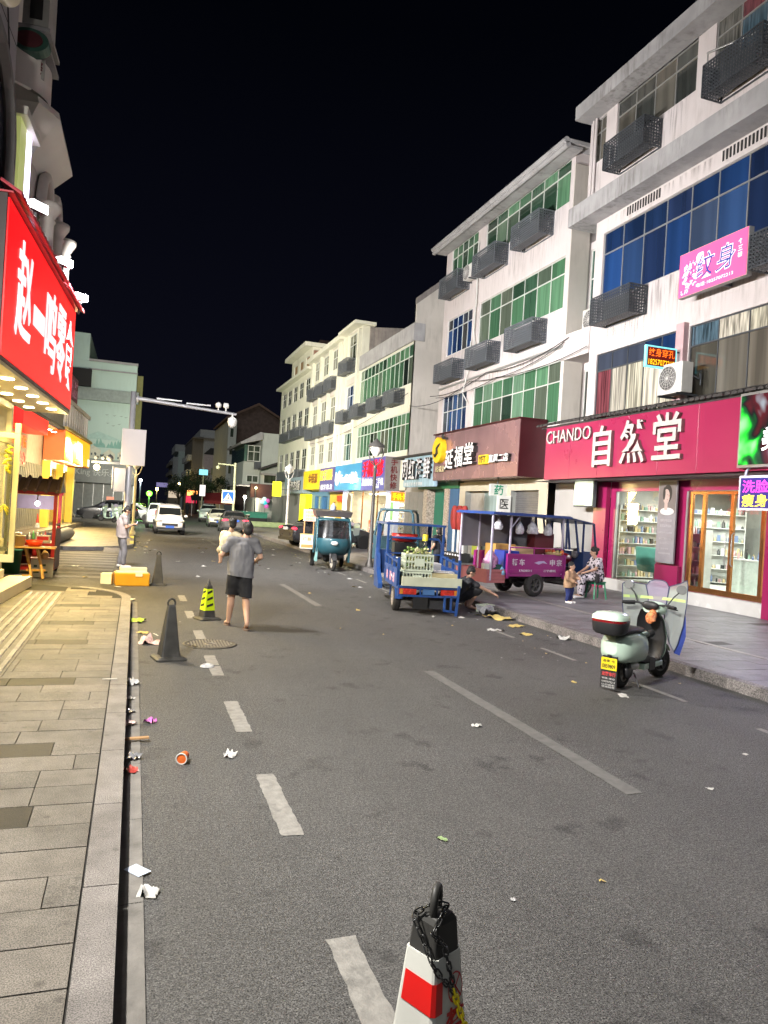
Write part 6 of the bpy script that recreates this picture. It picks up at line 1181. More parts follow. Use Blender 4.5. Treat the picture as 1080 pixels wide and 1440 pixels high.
    for s_ in (-1, 1):
        for y in (ya, yb):
            ar = MB()
            wheel(t, (s_*(W/2-.11), y, wr_), wr_, .2)
            rr = [[(s_*(W/2-.06)+dx, y+wr_*1.13*math.cos(2*math.pi*q/24), wr_+.01+wr_*1.13*math.sin(2*math.pi*q/24)) for q in range(24)] for dx in (-.08, .055)]; ar.ring_loft(rr, 0, False); ar.build('wheel_arch', TRIM, t)
    f, r_ = L/2, -L/2; hz = .68 if kind == 'sedan' else .82
    for s_ in (-1, 1):
        MB().ell((s_*W*.36, f-.13, hz-.02), (.2, .12, .085), 8).build('headlight', LAMPC if not lamps[0] else EM('headlight_on', (1, .95, .85), 6), t)
        if kind == 'van': MB().box(s_*W*.40-.05, s_*W*.40+.05, r_-.01, r_+.1, .8, 1.3).build('tail_light', LAMPR, t)
        else: MB().ell((s_*W*.36, r_+.09, hz+.18 if kind == 'sedan' else 1.0), (.24, .10, .085), 8).build('tail_light', LAMPR if not lamps[1] else EM('tail_on', (.9, .05, .1), 1.2), t)
        MB().ell((s_*(W/2+.07), y1+.30, 1.06), (.11, .07, .08), 8).build('mirror', col, t)
    MB().box(-.42, .42, f-.02, f+.03, .50, .64).build('grille', TRIM, t); MB().box(-W*.42, W*.42, f-.12, f+.012, .30, .42).build('bumper_trim', TRIM, t); MB().box(-W*.42, W*.42, r_-.012, r_+.12, .30, .44).build('bumper_trim', TRIM, t)
    for y, s_ in ((f+.04, 1), (r_-.035, -1)):
        pz = .38 if s_ > 0 else (.78 if kind == 'sedan' else .7); MB().box(-.23, .23, y-.008, y+.008, pz, pz+.14).build('number_plate', PLTB if col.name != 'black_paint' or s_ > 0 else M('plate_pale', (.55, .57, .6), .4), t)
    return t
car((1.93, 45.2, 0), R(180), 'white van driving toward the camera on the left of the road', paint('white_paint', (.60, .57, .56)), 'van', 4.3, 1.66)
car((9.05, 35.0, .13), R(-74), 'black saloon parked nose to the shops behind the teal trike', paint('black_paint', (.03, .03, .034)), 'sedan', 4.7, 1.82, (0, 1))
car((6.35, 50.6, 0), R(-3), 'dusty grey saloon parked along the kerb, seen from behind', paint('grey_paint', (.16, .15, .15), .5), 'sedan', 4.5, 1.78, (0, 1))
car((6.5, 61.5, 0), R(177), 'cream white saloon facing the camera, parked behind the grey one', paint('cream_paint', (.70, .69, .56)), 'sedan', 4.5, 1.76)
car((6.9, 74.5, 0), R(176), 'white sport utility car facing the camera, farthest of the parked row', paint('cold_white_paint', (.68, .74, .73)), 'suv', 4.5, 1.84)
car((-2.0, 62.5, 0), R(92), 'black car parked in front of the grey shed front', MATS['black_paint'], 'suv', 4.5, 1.8); car((-.2, 64.8, 0), R(85), 'pale car end showing behind the standing man', MATS['cold_white_paint'], 'sedan', 4.2, 1.7)
car((.35, 72, 0), R(180), 'lime green taxi behind the cream street lamp', paint('lime_paint', (.30, .42, .06)), 'sedan', 4.4, 1.72); car((1.6, 53, 0), R(180), 'white car half hidden directly behind the white van', MATS['cold_white_paint'], 'suv', 4.4, 1.7)
# ------------------------------------------------------------------ cargo trikes (nose toward local +Y, origin under the rear axle)
BLUT = M('trike_blue', (.018, .065, .235), .4, var=.12, sc=3, coat=.15, spot=.6, spotcol=(.085, .08, .08), streak=.3); DROOF = M('dusty_roof', (.085, .08, .075), .7, var=.2, spot=.4); STEELD = M('dark_steel', (.05, .05, .052), .5, .4); SEATB = M('black_vinyl', (.018, .018, .019), .4); PVC = GLASS('clear_pvc', (.75, .77, .78), .10, .12)
def chassis(t, wr, track, wb, ww=.13, steer=0, rim=None, spokes=8):
    for s_ in (-1, 1): wheel(t, (s_*track/2, 0, wr), wr, ww, rim or RIMD, spokes)
    wheel(t, (0, wb, wr*.95), wr*.95, ww*.8, rim or RIMD, spokes, steer)
    b = MB().cyl((-track/2, 0, wr), (track/2, 0, wr), .045); b.ell((0, 0, wr), (.14, .14, .13), 8); b.box(-.28, -.22, -.5, wb*.75, wr+.05, wr+.13).box(.22, .28, -.5, wb*.75, wr+.05, wr+.13)
    for s_ in (-1, 1):
        b.tube([(s_*.32, -.35, wr+.1), (s_*.34, 0, wr-.02), (s_*.32, .4, wr+.1)], .025, 6)
    b.build('chassis', STEELD, t)
    f = MB()
    for s_ in (-1, 1): f.tube([(s_*.09, wb, wr*.95), (s_*.09, wb-.12, wr+.42), (s_*.06, wb-.22, wr+.75)], .03, 8)
    f.build('fork', STEELD, t)
    rr = [[(x, wb+(wr+.04)*math.cos(R(a)), wr*.95+(wr+.04)*math.sin(R(a))) for x in (-.08, -.05, .05, .08)] for a in range(20, 161, 14)]; MB().ring_loft(rr, 0, True, False, False).build('mudguard', STEELD, t)
def bars(t, y, z, w_=.36):
    MB().tube([(-w_, y-.18, z), (-w_*.6, y-.06, z+.03), (0, y, z), (w_*.6, y-.06, z+.03), (w_, y-.18, z)], .014, 8).build('handlebar', STEELD, t)
    for s_ in (-1, 1): MB().cyl((s_*w_, y-.18, z), (s_*(w_-.02), y-.30, z-.01), .022).build('grip', SEATB, t)
# blue trike seen from behind
bt = thing('cargo_trike', 'blue open cargo trike seen from behind, loaded with vegetable crates', 'trike', (5.72, 14.22, 0), R(-10))
chassis(bt, .275, 1.08, 2.15, .15, R(6))
b = MB().box(-.62, .62, -.62, 1.05, .50, .55).box(-.62, .62, -.65, -.60, .36, .40).box(-.62, .62, -.65, -.60, .53, .57)
for x in (-.60, -.36, -.16, .0, .18, .36, .60): b.bar((x, -.625, .38), (x, -.625, .55), .035)
b.build('bed', BLUT, bt)
for s_ in (-1, 1):
    b = MB().box(s_*.62-.015, s_*.62+.015, -.6, 1.05, .555, .86)
    for y in (-.58, -.05, .5, 1.03): b.box(s_*.62-.028, s_*.62+.028, y-.02, y+.02, .555, 1.12)
    b.bar((s_*.62, -.6, .88), (s_*.62, 1.05, .88), .05).bar((s_*.62, -.6, 1.02), (s_*.62, 1.05, 1.10), .04); b.build('side_board', BLUT, bt)
    for k in range(3): y = -.25+.4*k; MB().box(s_*.637-.004, s_*.637+.004, y, y+.17, .60, .78).build('side_print', [M('sticker_pink', (.62, .30, .36), .5)], bt)
MB().tube([(-.635, -.05+.15*math.cos(R(a)), .76+.08*math.sin(R(a))) for a in range(200, 341, 20)], .012, 5).build('side_print', WHT, bt)
b = MB().tube([(-.60, 1.0, .6), (-.60, 1.0, 1.36), (-.52, 1.0, 1.46), (.52, 1.0, 1.46), (.60, 1.0, 1.36), (.60, 1.0, .6)], .028, 8).bar((-.6, 1.0, 1.12), (.6, 1.0, 1.12), .03); b.build('hoop', BLUT, bt)
PALW = M('pale_painted_plank', (.46, .48, .36), .7, var=.12, sc=3, spot=.3); MB().box(-.55, .66, -.68, -.62, .575, .755).build('tail_plank', PALW, bt)
for x in (-.42, .42):
    b = MB().box(x-.17, x+.17, -.668, -.63, .41, .52); b.build('tail_light', M('trike_tail_red', (.40, .03, .02), .25, var=.4, sc=14), bt); MB().box(x+(.1 if x > 0 else -.16), x+(.16 if x > 0 else -.1), -.672, -.667, .415, .515).build('amber_lens', M('amber_lens', (.5, .2, .03), .25), bt)
MB().box(-.12, .12, -.66, -.635, .41, .52).build('plate_blank', M('dull_blue_plate', (.05, .13, .30), .5), bt)
b = MB().bar((.60, -.72, .62), (.56, -.72, .02), .05).bar((.32, -.72, .40), (.32, -.72, .10), .04).bar((.45, -.72, .40), (.45, -.72, .10), .04).bar((.30, -.72, .12), (.58, -.72, .10), .04).bar((.3, -.72, .40), (.6, -.72, .40), .04); b.build('drop_step', BLUT, bt)
MB().box(-.62, .62, .95, 2.45, 1.74, 1.78).build('roof', DROOF, bt); b = MB()
for p, q in (((-.64, .93, 1.76), (-.64, 2.47, 1.76)), ((.64, .93, 1.76), (.64, 2.47, 1.76)), ((-.64, .93, 1.76), (.64, .93, 1.76)), ((-.64, 2.47, 1.76), (.64, 2.47, 1.76)), ((-.62, .95, .6), (-.62, .95, 1.75)), ((.62, .95, .6), (.62, .95, 1.75)), ((-.60, 2.35, 1.0), (-.60, 2.4, 1.75)), ((.60, 2.35, 1.0), (.60, 2.4, 1.75))): b.bar(p, q, .045)
b.build('cab_frame', BLUT, bt)
MB().prism([(1.75, .25), (2.45, .25), (2.62, .8), (2.45, 1.2), (2.42, 1.72), (2.36, 1.72), (2.38, 1.15), (2.2, .7), (1.75, .36)], -.66, -.56, 'X').prism([(1.75, .25), (2.45, .25), (2.62, .8), (2.45, 1.2), (2.42, 1.72), (2.36, 1.72), (2.38, 1.15), (2.2, .7), (1.75, .36)], .56, .66, 'X').box(-.56, .56, 2.42, 2.50, .55, 1.12).build('front_shell', BLUT, bt)
MB().box(-.55, .55, 2.40, 2.41, 1.13, 1.72).build('windscreen', PVC, bt); MB().box(-.45, .45, 1.12, 1.65, .55, .88).build('seat', SEATB, bt, bevel=.03); bars(bt, 2.15, 1.12); MB().box(-.5, .5, 1.6, 2.4, .26, .3).build('footwell', STEELD, bt)
rr = [[(s_, (.275+.07)*math.cos(R(a)), .275+(.275+.07)*math.sin(R(a))) for s_ in (-.62, -.46)] for a in range(0, 181, 15)]; MB().ring_loft(rr, 0, True, False, False).build('mudguard', BLUT, bt); rr = [[(-x, y, z) for x, y, z in g] for g in rr]; MB().ring_loft(rr, 0, True, False, False).build('mudguard', BLUT, bt)
MB().box(.0, .5, -.5, -.2, .12, .4).build('battery_box', STEELD, bt); MB().quad((-.30, -.64, .36), (.0, -.64, .36), (.0, -.62, .12), (-.30, -.62, .12)).build('mud_flap', SEATB, bt)
# what it carries
BW = mw(bt)
def on(Mx, x, y, z): return tuple(Mx @ Vector((x, y, z)))
PCR = M('pale_crate_plastic', (.52, .58, .46), .45, var=.08)
def crate(loc, rz, label, sx_=.56, sy_=.40, H=.28, mat=None, group=None):
    t = thing('plastic_crate', label, 'crate', loc, rz, group); m_ = mat or PCR; b = MB().box(-sx_/2, sx_/2, -sy_/2, sy_/2, 0, .015)
    for s_ in (-1, 1):
        for z in (0, H*.5, H-.035): b.box(-sx_/2, sx_/2, s_*sy_/2-.008, s_*sy_/2+.008, z+.001, z+.035); b.box(s_*sx_/2-.008, s_*sx_/2+.008, -sy_/2, sy_/2, z+.001, z+.036)
        n = 9
        for i in range(n+1): x = -sx_/2+sx_*i/n; b.box(x-.010, x+.010, s_*sy_/2-.0075, s_*sy_/2+.0075, .004, H-.002)
        for i in range(6): y = -sy_/2+sy_*i/5; b.box(s_*sx_/2-.0075, s_*sx_/2+.0075, y-.010, y+.010, .004, H-.002)
    b.build('frame', m_, t); MB().box(-.1, .1, -sy_/2-.011, -sy_/2-.002, H*.3, H*.75).box(-.1, .1, sy_/2+.002, sy_/2+.011, H*.3, H*.75).build('label_plate', m_, t); return t
crate(on(BW, -.22, -.34, .57), R(-10), 'pale plastic crate on the blue trike, lower of the stack'); c2 = crate(on(BW, -.20, -.34, .86), R(-8), 'pale plastic crate full of greens, top of the stack on the blue trike', H=.34)
VEG = [M('greens_a', (.10, .19, .03), .6, var=.3), M('greens_b', (.30, .34, .10), .6, var=.3), M('greens_c', (.50, .48, .26), .6)]
b = MB(); q = random.Random(9)
for i in range(150): z = q.uniform(.05, .46); b.ell((q.uniform(-.25, .25), q.uniform(-.18, .18), z), (q.uniform(.02, .045), q.uniform(.02, .045), q.uniform(.015, .035)), 5, q.randrange(3), Matrix.Identity(4))
t = thing('vegetables', 'heap of leafy greens filling the top crate on the blue trike', 'vegetables', on(BW, -.20, -.34, .87), R(-8)); b.build('leaf_heap', VEG, t, kind='stuff')
def box_thing(name, label, cat, loc, rz, s_, mat, group=None, flap=False):
    t = thing(name, label, cat, loc, rz, group); MB().box(-s_[0]/2, s_[0]/2, -s_[1]/2, s_[1]/2, 0, s_[2]).build('box', mat, t, bevel=.006)
    return t
CARD = M('cardboard', (.36, .25, .13), .8, var=.1); CARDP = M('pale_cardboard', (.50, .43, .24), .8, var=.1)
box_thing('cardboard_box', 'long pale cardboard box lying at the right of the blue trike bed', 'box', on(BW, .32, -.30, .57), R(-10), (.58, .42, .26), CARDP); MB().box(-.25, .25, -.2, .2, 0, .02).build('lid', M('white_sheet', (.62, .60, .60), .6), thing('foam_sheet', 'white foam sheet lying on the long cardboard box', 'lid', on(BW, .36, -.15, .835), R(-20)))
box_thing('cardboard_box', 'white wrapped carton behind the crates on the blue trike', 'box', on(BW, .25, .25, .57), R(-6), (.30, .30, .42), M('white_carton', (.62, .62, .64), .6))
t = thing('steel_pot', 'dented steel pot on the blue trike behind its side board', 'pot', on(BW, -.38, .30, .56)); MB().lathe([(.0, 0), (.17, 0), (.22, .5), (.235, .5), (.235, .52), (.21, .52), (.16, .03), (0, .03)], n=20).build('pot', M('steel', (.40, .38, .36), .3, .9), t)
t = thing('red_basin', 'red plastic basin stacked high in the blue trike cab', 'basin', on(BW, -.18, 1.35, 1.36)); MB().lathe([(0, 0), (.2, 0), (.28, .18), (.30, .18), (.27, .02), (0, .02)], n=20).build('basin', M('red_plastic', (.55, .03, .02), .35), t)
box_thing('seat_box', 'dark box under the red basin in the blue trike cab', 'box', on(BW, -.18, 1.35, .885), R(-10), (.5, .4, .46), SEATB)
t = thing('yellow_bottle', 'clear bottle with yellow cap on the blue trike hoop', 'bottle', on(BW, .2, .9, 1.14)); MB().lathe([(.05, 0), (.055, .2), (.03, .28)], n=10).build('bottle', GLASS('bottle_plastic', (.8, .85, .9), .1, .1), t); MB().lathe([(.06, .28), (.06, .42), (0, .42)], n=10).build('cap', M('yellow_cap', (.75, .62, .03), .4), t)

# magenta trike, nose toward the shop
MAG = M('trike_magenta', (.30, .02, .20), .32, .2, var=.08, sc=2, coat=.2, spot=.45, spotcol=(.14, .08, .11)); BLUR = M('trike_roof_blue', (.02, .06, .24), .4, var=.1)
pt = thing('cargo_trike', 'magenta cargo trike with a canopy and hanging bags, parked nose to the shop', 'trike', (9.35, 16.72, .13), R(-77))
chassis(pt, .285, 1.12, 2.45, .17, R(20), M('rim_dark', (.10, .10, .10), .5, .4), 6); b = MB().box(-.62, .62, -.95, .95, .50, .58)
for s_ in (-1, 1): b.box(s_*.62-.02, s_*.62+.02, -.95, .95, .581, 1.03).box(s_*.62-.035, s_*.62+.035, -.97, .97, 1.0, 1.05).box(s_*.62-.032, s_*.62+.032, -.96, .96, .62, .67).box(s_*.62-.034, s_*.62+.034, -.97, -.91, .45, 1.03).box(s_*.62-.034, s_*.62+.034, .91, .97, .45, 1.03).tube([(s_*.62, -.9, 1.04), (s_*.62, -.88, 1.20), (s_*.62, .86, 1.20), (s_*.62, .9, 1.04)], .016, 6).bar((s_*.62, -.1, 1.05), (s_*.62, -.1, 1.2), .02)
b.box(-.6, .6, .93, .96, .58, 1.03); b.build('bed', MAG, pt)
# lettering on the side that faces back down the road: local +X
for s_, x, y, z, w_, h_ in (('辆', .645, -.73, .85, .17, .16), ('车', .645, -.50, .85, .17, .16), ('申', .645, .51, .85, .17, .16), ('宗', .645, .74, .85, .17, .16), ('17638511', .655, -.38, .645, .40, .05), ('三轮摩托', .655, .42, .645, .42, .06)): add_text(MB(), s_, (x, y, z), (0, 1, 0), (0, 0, 1), w_, h_, .006, .015).build('lettering', M('letter_silver', (.66, .60, .68), .35), pt)

MB().prism([(-.1, .84), (.05, .88), (.22, .89), (.34, .82), (.18, .84), (.05, .80)], .645, .65, 'X').build('emblem', M('letter_lilac_b', (.45, .38, .6), .35), pt)
POSTW = M('pale_post', (.50, .48, .58), .45)
for y in (-1.45, -.88, .86):
    for x in (-.6, .6): MB().bar((x, y, .55 if y > -1 else .4), (x, y, 1.98), .04).build('canopy_post', POSTW, pt)
MB().bar((.6, -.88, 1.65), (.6, -.62, 1.95), .02).build('brace', POSTW, pt)
MB().box(-.70, .70, -1.5, 1.0, 1.98, 2.04).build('roof', BLUR, pt); b = MB().bar((.72, -1.52, 2.0), (.72, 1.02, 2.0), .05).bar((-.72, -1.52, 2.0), (-.72, 1.02, 2.0), .05).bar((-.72, -1.52, 2.0), (.72, -1.52, 2.0), .05); b.build('roof_rim', BLUR, pt)
MB().box(-.615, -.60, -1.45, .86, 1.15, 1.97).build('back_sheet', M('grey_tarp', (.17, .165, .19), .7, var=.12, sc=2), pt)
b = MB().add([(-.66, 1.0, 1.98), (.66, 1.0, 1.98), (.6, 1.98, 1.86), (-.6, 1.98, 1.86), (-.66, 1.0, 2.02), (.66, 1.0, 2.02), (.6, 1.98, 1.90), (-.6, 1.98, 1.90)], [(0, 1, 2, 3), (4, 5, 6, 7), (0, 1, 5, 4), (1, 2, 6, 5), (2, 3, 7, 6), (3, 0, 4, 7)])
DBL = M('dark_blue_paint', (.012, .035, .12), .4)
for s_ in (-1, 1):
    for p, q_ in (((s_*.58, 1.02, 1.2), (s_*.58, 1.02, 1.98)), ((s_*.58, 1.02, 1.98), (s_*.58, 1.15, 1.2)), ((s_*.58, 1.62, 1.92), (s_*.58, 1.62, 1.15)), ((s_*.58, 1.98, 1.88), (s_*.58, 2.12, 1.12)), ((s_*.58, 1.62, 1.9), (s_*.58, 1.98, 1.88)), ((s_*.58, 1.62, 1.14), (s_*.58, 2.12, 1.12)), ((s_*.58, 1.3, 1.94), (s_*.58, 1.48, 1.1))): b.bar(p, q_, .04)
b.box(-.6, .6, 1.98, 2.14, .55, 1.12).box(.54, .6, 1.64, 1.98, .6, 1.12).box(-.6, -.54, 1.64, 1.98, .6, 1.12); b.build('cab', DBL, pt)
MB().quad((-.56, 1.99, 1.86), (.56, 1.99, 1.86), (.56, 2.11, 1.14), (-.56, 2.11, 1.14)).build('windscreen', PVC, pt)
b = MB().ell((0, 1.52, .92), (.17, .30, .17), 10); b.build('tank', M('tank_red', (.28, .01, .015), .2, coat=.8), pt); MB().ell((.12, 1.52, .95), (.06, .16, .05), 8).build('tank_flash', M('flash_pink', (.7, .35, .4), .3), pt)
MB().ell((0, 1.05, .80), (.2, .32, .10), 8).box(-.2, .2, 1.1, 1.7, .35, .72).build('seat', SEATB, pt); bars(pt, 1.85, 1.18); MB().ell((0, 1.95, 1.05), (.11, .10, .11), 8).build('headlight', LAMPC, pt)
MB().bar((.5, .98, .56), (.3, 1.5, .38), .03).box(-.4, .4, 1.3, 2.0, .24, .28).build('footrest', STEELD, pt)
b = MB().box(-.60, .60, -1.55, -.98, .34, .36).box(.565, .6, -1.55, -.98, .36, .66).box(-.6, -.565, -1.55, -.98, .36, .66).box(-.565, .565, -1.55, -1.52, .36, .66)
for z in (.44, .52, .60): b.bar((.603, -1.55, z), (.603, -.98, z), .02)
b.build('tail_box', M('faded_red_panel', (.42, .14, .14), .5, spot=.3), pt); PWm = mw(pt)
BAG = M('white_plastic_bag', (.52, .52, .55), .3, var=.35, sc=14, spot=.6, spotcol=(.26, .26, .30)); 
def bag(loc, s_, label, group=None, mat=None, seed=0, hang=True):
    q = random.Random(seed); t = thing('plastic_bag', label, 'bag', loc, q.uniform(0, 6), group); rings = []
    for i in range(8):
        u = i/7; r_ = s_*(.60*min(1, .75+u*1.6)*(1-.86*max(0, (u-.5)/.5)**1.1)) if i < 7 else .012
        rings.append([(r_*math.cos(2*math.pi*k/14)*(1+q.uniform(-.2, .2)), r_*.7*math.sin(2*math.pi*k/14)*(1+q.uniform(-.13, .13)), s_*1.25*u+q.uniform(-.01, .01)) for k in range(14)])
    b = MB().ring_loft(rings, 0, True)
    if hang:
        for dx in (-.04, .04): b.tube([(0, 0, s_*1.2), (dx, 0, s_*1.4), (dx*.4, 0, s_*1.6)], .008, 5)
    b.build('bag', mat or BAG, t); return t
for i, (y, x, s_, l) in enumerate(((-1.15, .45, .20, 'white bag tied in a knot hanging at the back of the magenta trike'), (-.42, .40, .25, 'bulging white bag hanging second along the magenta trike'), (.02, .38, .24, 'white bag hanging in the middle of the magenta trike roof'), (.52, .42, .25, 'flat white bag hanging nearest the magenta trike cab'))): bag(on(PWm, x, y, 1.93-1.6*s_), s_, l, seed=i)
box_thing('cardboard_box', 'brown cardboard box in the magenta trike bed', 'box', on(PWm, .15, -.15, .585), R(-92), (.5, .5, .62), CARD); box_thing('cardboard_box', 'flat orange carton on the magenta trike by the roof posts', 'box', on(PWm, -.25, -.45, .585), R(-85), (.5, .6, .66), M('orange_card', (.45, .25, .06), .7))
box_thing('blue_tub', 'blue tub at the rear of the magenta trike bed', 'tub', on(PWm, .2, -.62, .585), R(-88), (.5, .42, .52), M('tub_blue', (.015, .04, .30), .4)); box_thing('wooden_cabinet', 'dark maroon wooden stand at the front of the magenta trike bed', 'cabinet', on(PWm, .1, .58, .585), R(-90), (.4, .55, .98), M('maroon_wood', (.10, .015, .02), .4))
bag(on(PWm, .46, .35, .6), .36, 'pale printed cloth bag standing at the front of the magenta trike bed', mat=M('print_cloth', (.55, .46, .50), .7, var=.4, sc=18), seed=11, hang=False)
t = thing('fruit_basket', 'basket of yellow and red fruit at the front corner of the magenta trike bed', 'basket', on(PWm, .48, .70, 1.03)); b = MB(); q = random.Random(3)
for i in range(26): b.ell((q.uniform(-.16, .16), q.uniform(-.18, .18), q.uniform(.02, .12)), .045, 6, q.randrange(3))
b.build('fruit', [M('fruit_a', (.6, .3, .05), .4), M('fruit_b', (.5, .08, .03), .4), M('fruit_c', (.6, .5, .2), .4)], t, kind='stuff'); MB().lathe([(0, 0), (.2, 0), (.24, .07), (.2, .02), (0, .02)], n=16).build('basket', CARD, t)
bag(on(PWm, .35, -1.25, .66), .38, 'pink and white flowered bag on the tail box of the magenta trike', mat=M('pink_flower_bag', (.62, .30, .50), .5, var=.5, sc=12, spot=.8, spotcol=(.75, .62, .72)), seed=5, hang=False)
box_thing('storage_bin', 'white bin on the tail box of the magenta trike', 'bin', on(PWm, .42, -1.42, .37), R(-90), (.16, .2, .42), M('bin_white', (.60, .62, .58), .4)); box_thing('storage_bin', 'dark green bin on the tail box of the magenta trike', 'bin', on(PWm, .40, -1.14, .37), R(-90), (.2, .26, .40), M('bin_green', (.015, .06, .05), .4)); bag(on(PWm, .52, -1.02, .50), .18, 'light blue bag beside the dark green bin on the trike tail', mat=M('bag_blue', (.20, .45, .62), .4), seed=8, hang=False)

# teal trike facing the camera
TEALP = M('trike_teal', (.018, .08, .105), .35, .1, var=.1, sc=2, coat=.4, spot=.2, spotcol=(.10, .13, .13)); MINTP = M('pale_teal_stripe', (.22, .42, .42), .4)
tt_ = thing('cargo_trike', 'teal cargo trike with a curved cab, facing the camera by the far kerb', 'trike', (6.42, 25.0, 0), R(172))
chassis(tt_, .27, 1.02, 1.95, .14, R(8), M('rim_cream', (.46, .42, .36), .5, spot=.4), 10)
rings = []
for z, y0, hw in ((.50, 1.78, .40), (.62, 1.98, .50), (.85, 2.08, .54), (1.05, 2.04, .54)): rings.append([(-hw, 1.35, z), (-hw, y0-.22, z), (-hw*.72, y0-.03, z), (0, y0+.03, z), (hw*.72, y0-.03, z), (hw, y0-.22, z), (hw, 1.35, z)])
MB().ring_loft(rings, 0, True, True, False).build('nose', TEALP, tt_); rings = []
for z, y0, hw in ((1.06, 2.03, .535), (1.64, 1.80, .49)): rings.append([(-hw, y0-.25, z), (-hw*.72, y0-.05, z), (0, y0, z), (hw*.72, y0-.05, z), (hw, y0-.25, z)])
MB().ring_loft(rings, 0, True, False, False).build('windscreen', PVC, tt_)
b = MB()
for s_ in (-1, 1): b.tube([(s_*.54, 1.80, .60), (s_*.55, 1.82, 1.05), (s_*.52, 1.60, 1.60), (s_*.48, 1.3, 1.74), (s_*.48, .75, 1.74)], .035, 8).tube([(s_*.54, .8, .5), (s_*.52, .8, 1.2), (s_*.5, .78, 1.74)], .03, 8)
b.tube([(-.50, 1.62, 1.62), (0, 1.80, 1.66), (.5, 1.62, 1.62)], .03, 8); b.build('cab_frame', TEALP, tt_)
MB().box(-.52, .52, .7, 1.62, 1.66, 1.70).build('cab_roof', TEALP, tt_)
MB().prism([(1.3, .28), (1.75, .28), (1.82, .62), (1.80, 1.0), (1.72, 1.0), (1.62, .5), (1.3, .36)], .50, .56, 'X').build('door_skirt', MINTP, tt_)
MB().prism([(1.3, .28), (1.75, .28), (1.82, .62), (1.80, 1.0), (1.72, 1.0), (1.62, .5), (1.3, .36)], -.56, -.50, 'X').build('door_skirt', TEALP, tt_)
MB().ell((0, 2.11, .90), (.12, .05, .07), 10).build('headlight', LAMPC, tt_)
for s_ in (-1, 1): MB().ell((s_*.33, 2.0, .88), (.05, .04, .04), 8).build('indicator', LAMPR, tt_)
MB().box(-.45, .45, .55, 1.1, .35, .85).build('seat', SEATB, tt_, bevel=.03); bars(tt_, 1.7, 1.12, .3); MB().tube([(.1, 1.98, 1.1), (-.2, 1.95, 1.25), (-.3, 1.88, 1.5)], .01, 5).build('wiper', SEATB, tt_)
b = MB().box(-.52, .52, -.75, .5, .48, .54)
for s_ in (-1, 1): b.box(s_*.52-.015, s_*.52+.015, -.75, .5, .541, .9)
b.build('bed', TEALP, tt_); TW = mw(tt_)
MB().add([(-.62, -.4, 1.74), (.62, -.4, 1.74), (.56, 1.5, 1.74), (-.56, 1.5, 1.74), (-.70, -.45, 1.98), (.70, -.45, 1.98), (.62, 1.52, 1.92), (-.62, 1.52, 1.92)], [(0, 1, 2, 3), (4, 5, 6, 7), (0, 1, 5, 4), (1, 2, 6, 5), (2, 3, 7, 6), (3, 0, 4, 7)]).build('roof_board', M('dark_roof_board', (.035, .03, .03), .5, var=.2), tt_)
t = thing('food_box', 'white box with orange printing hung on the side of the teal trike', 'box', on(TW, .78, .55, .62), R(172)); MB().box(-.2, .2, -.25, .25, 0, .46).build('box', M('white_box', (.62, .60, .54), .5), t); b = MB(); add_text(b, '烤肠', (0, .252, .32), (-1, 0, 0), (0, 0, 1), .3, .14, .004, .02); b.box(-.19, .19, .25, .254, .03, .14); b.build('print', M('orange_print', (.70, .20, .06), .5), t); MB().box(-.21, .21, -.26, .26, .46, .48).build('lid', M('yellow_lid', (.65, .55, .2), .5), t)
t = thing('menu_board', 'small orange menu board raised on two posts beside the teal trike', 'sign', on(TW, .72, .70, 1.10), R(172)); MB().bar((.17, 0, 0), (.17, 0, .6), .035).bar((-.14, 0, 0), (-.14, 0, .6), .025).build('post', M('orange_wood', (.55, .26, .10), .6), t); MB().box(-.24, .22, -.02, .02, .44, .84).build('board', M('peach_board', (.66, .42, .32), .6), t); b = MB()
for ch, z in (('烤肠', .74), ('炸串', .62), ('饮料', .51)): add_text(b, ch, (0, .021, z), (-1, 0, 0), (0, 0, 1), .3, .09, .003, .0)
b.build('print', M('orange_print'[:], (.70, .20, .06), .5), t)
bag(on(TW, -.1, .3, 1.94), .22, 'white and blue bundle lying on the teal trike roof', mat=M('blue_white_cloth', (.42, .48, .62), .6, var=.5, sc=14), seed=21, hang=False)
# dark teal trike cab behind the woman
dt = thing('cargo_trike', 'dark teal trike with an arched empty cab behind the dark dressed woman', 'trike', (8.35, 22.6, .13), R(150)); chassis(dt, .26, 1.0, 1.9, .13, 0, None, 8); DT = M('trike_dark_teal', (.012, .055, .075), .4)
b = MB()
for y in (1.7, .75): b.tube([(-.6, y, .5), (-.6, y+.03, 1.2), (-.52, y-.05, 1.85), (-.42, y-.08, 1.95), (.42, y-.08, 1.95), (.52, y-.05, 1.85), (.6, y+.03, 1.2), (.6, y, .5)], .04, 8)
b.box(-.5, .5, .68, 1.66, 1.93, 1.98).box(-.6, .6, 1.68, 1.95, .45, 1.15).box(-.6, .6, -.8, .6, .5, 1.1); b.build('body', DT, dt); MB().box(-.45, .45, .6, 1.1, .5, .95).build('seat', SEATB, dt)

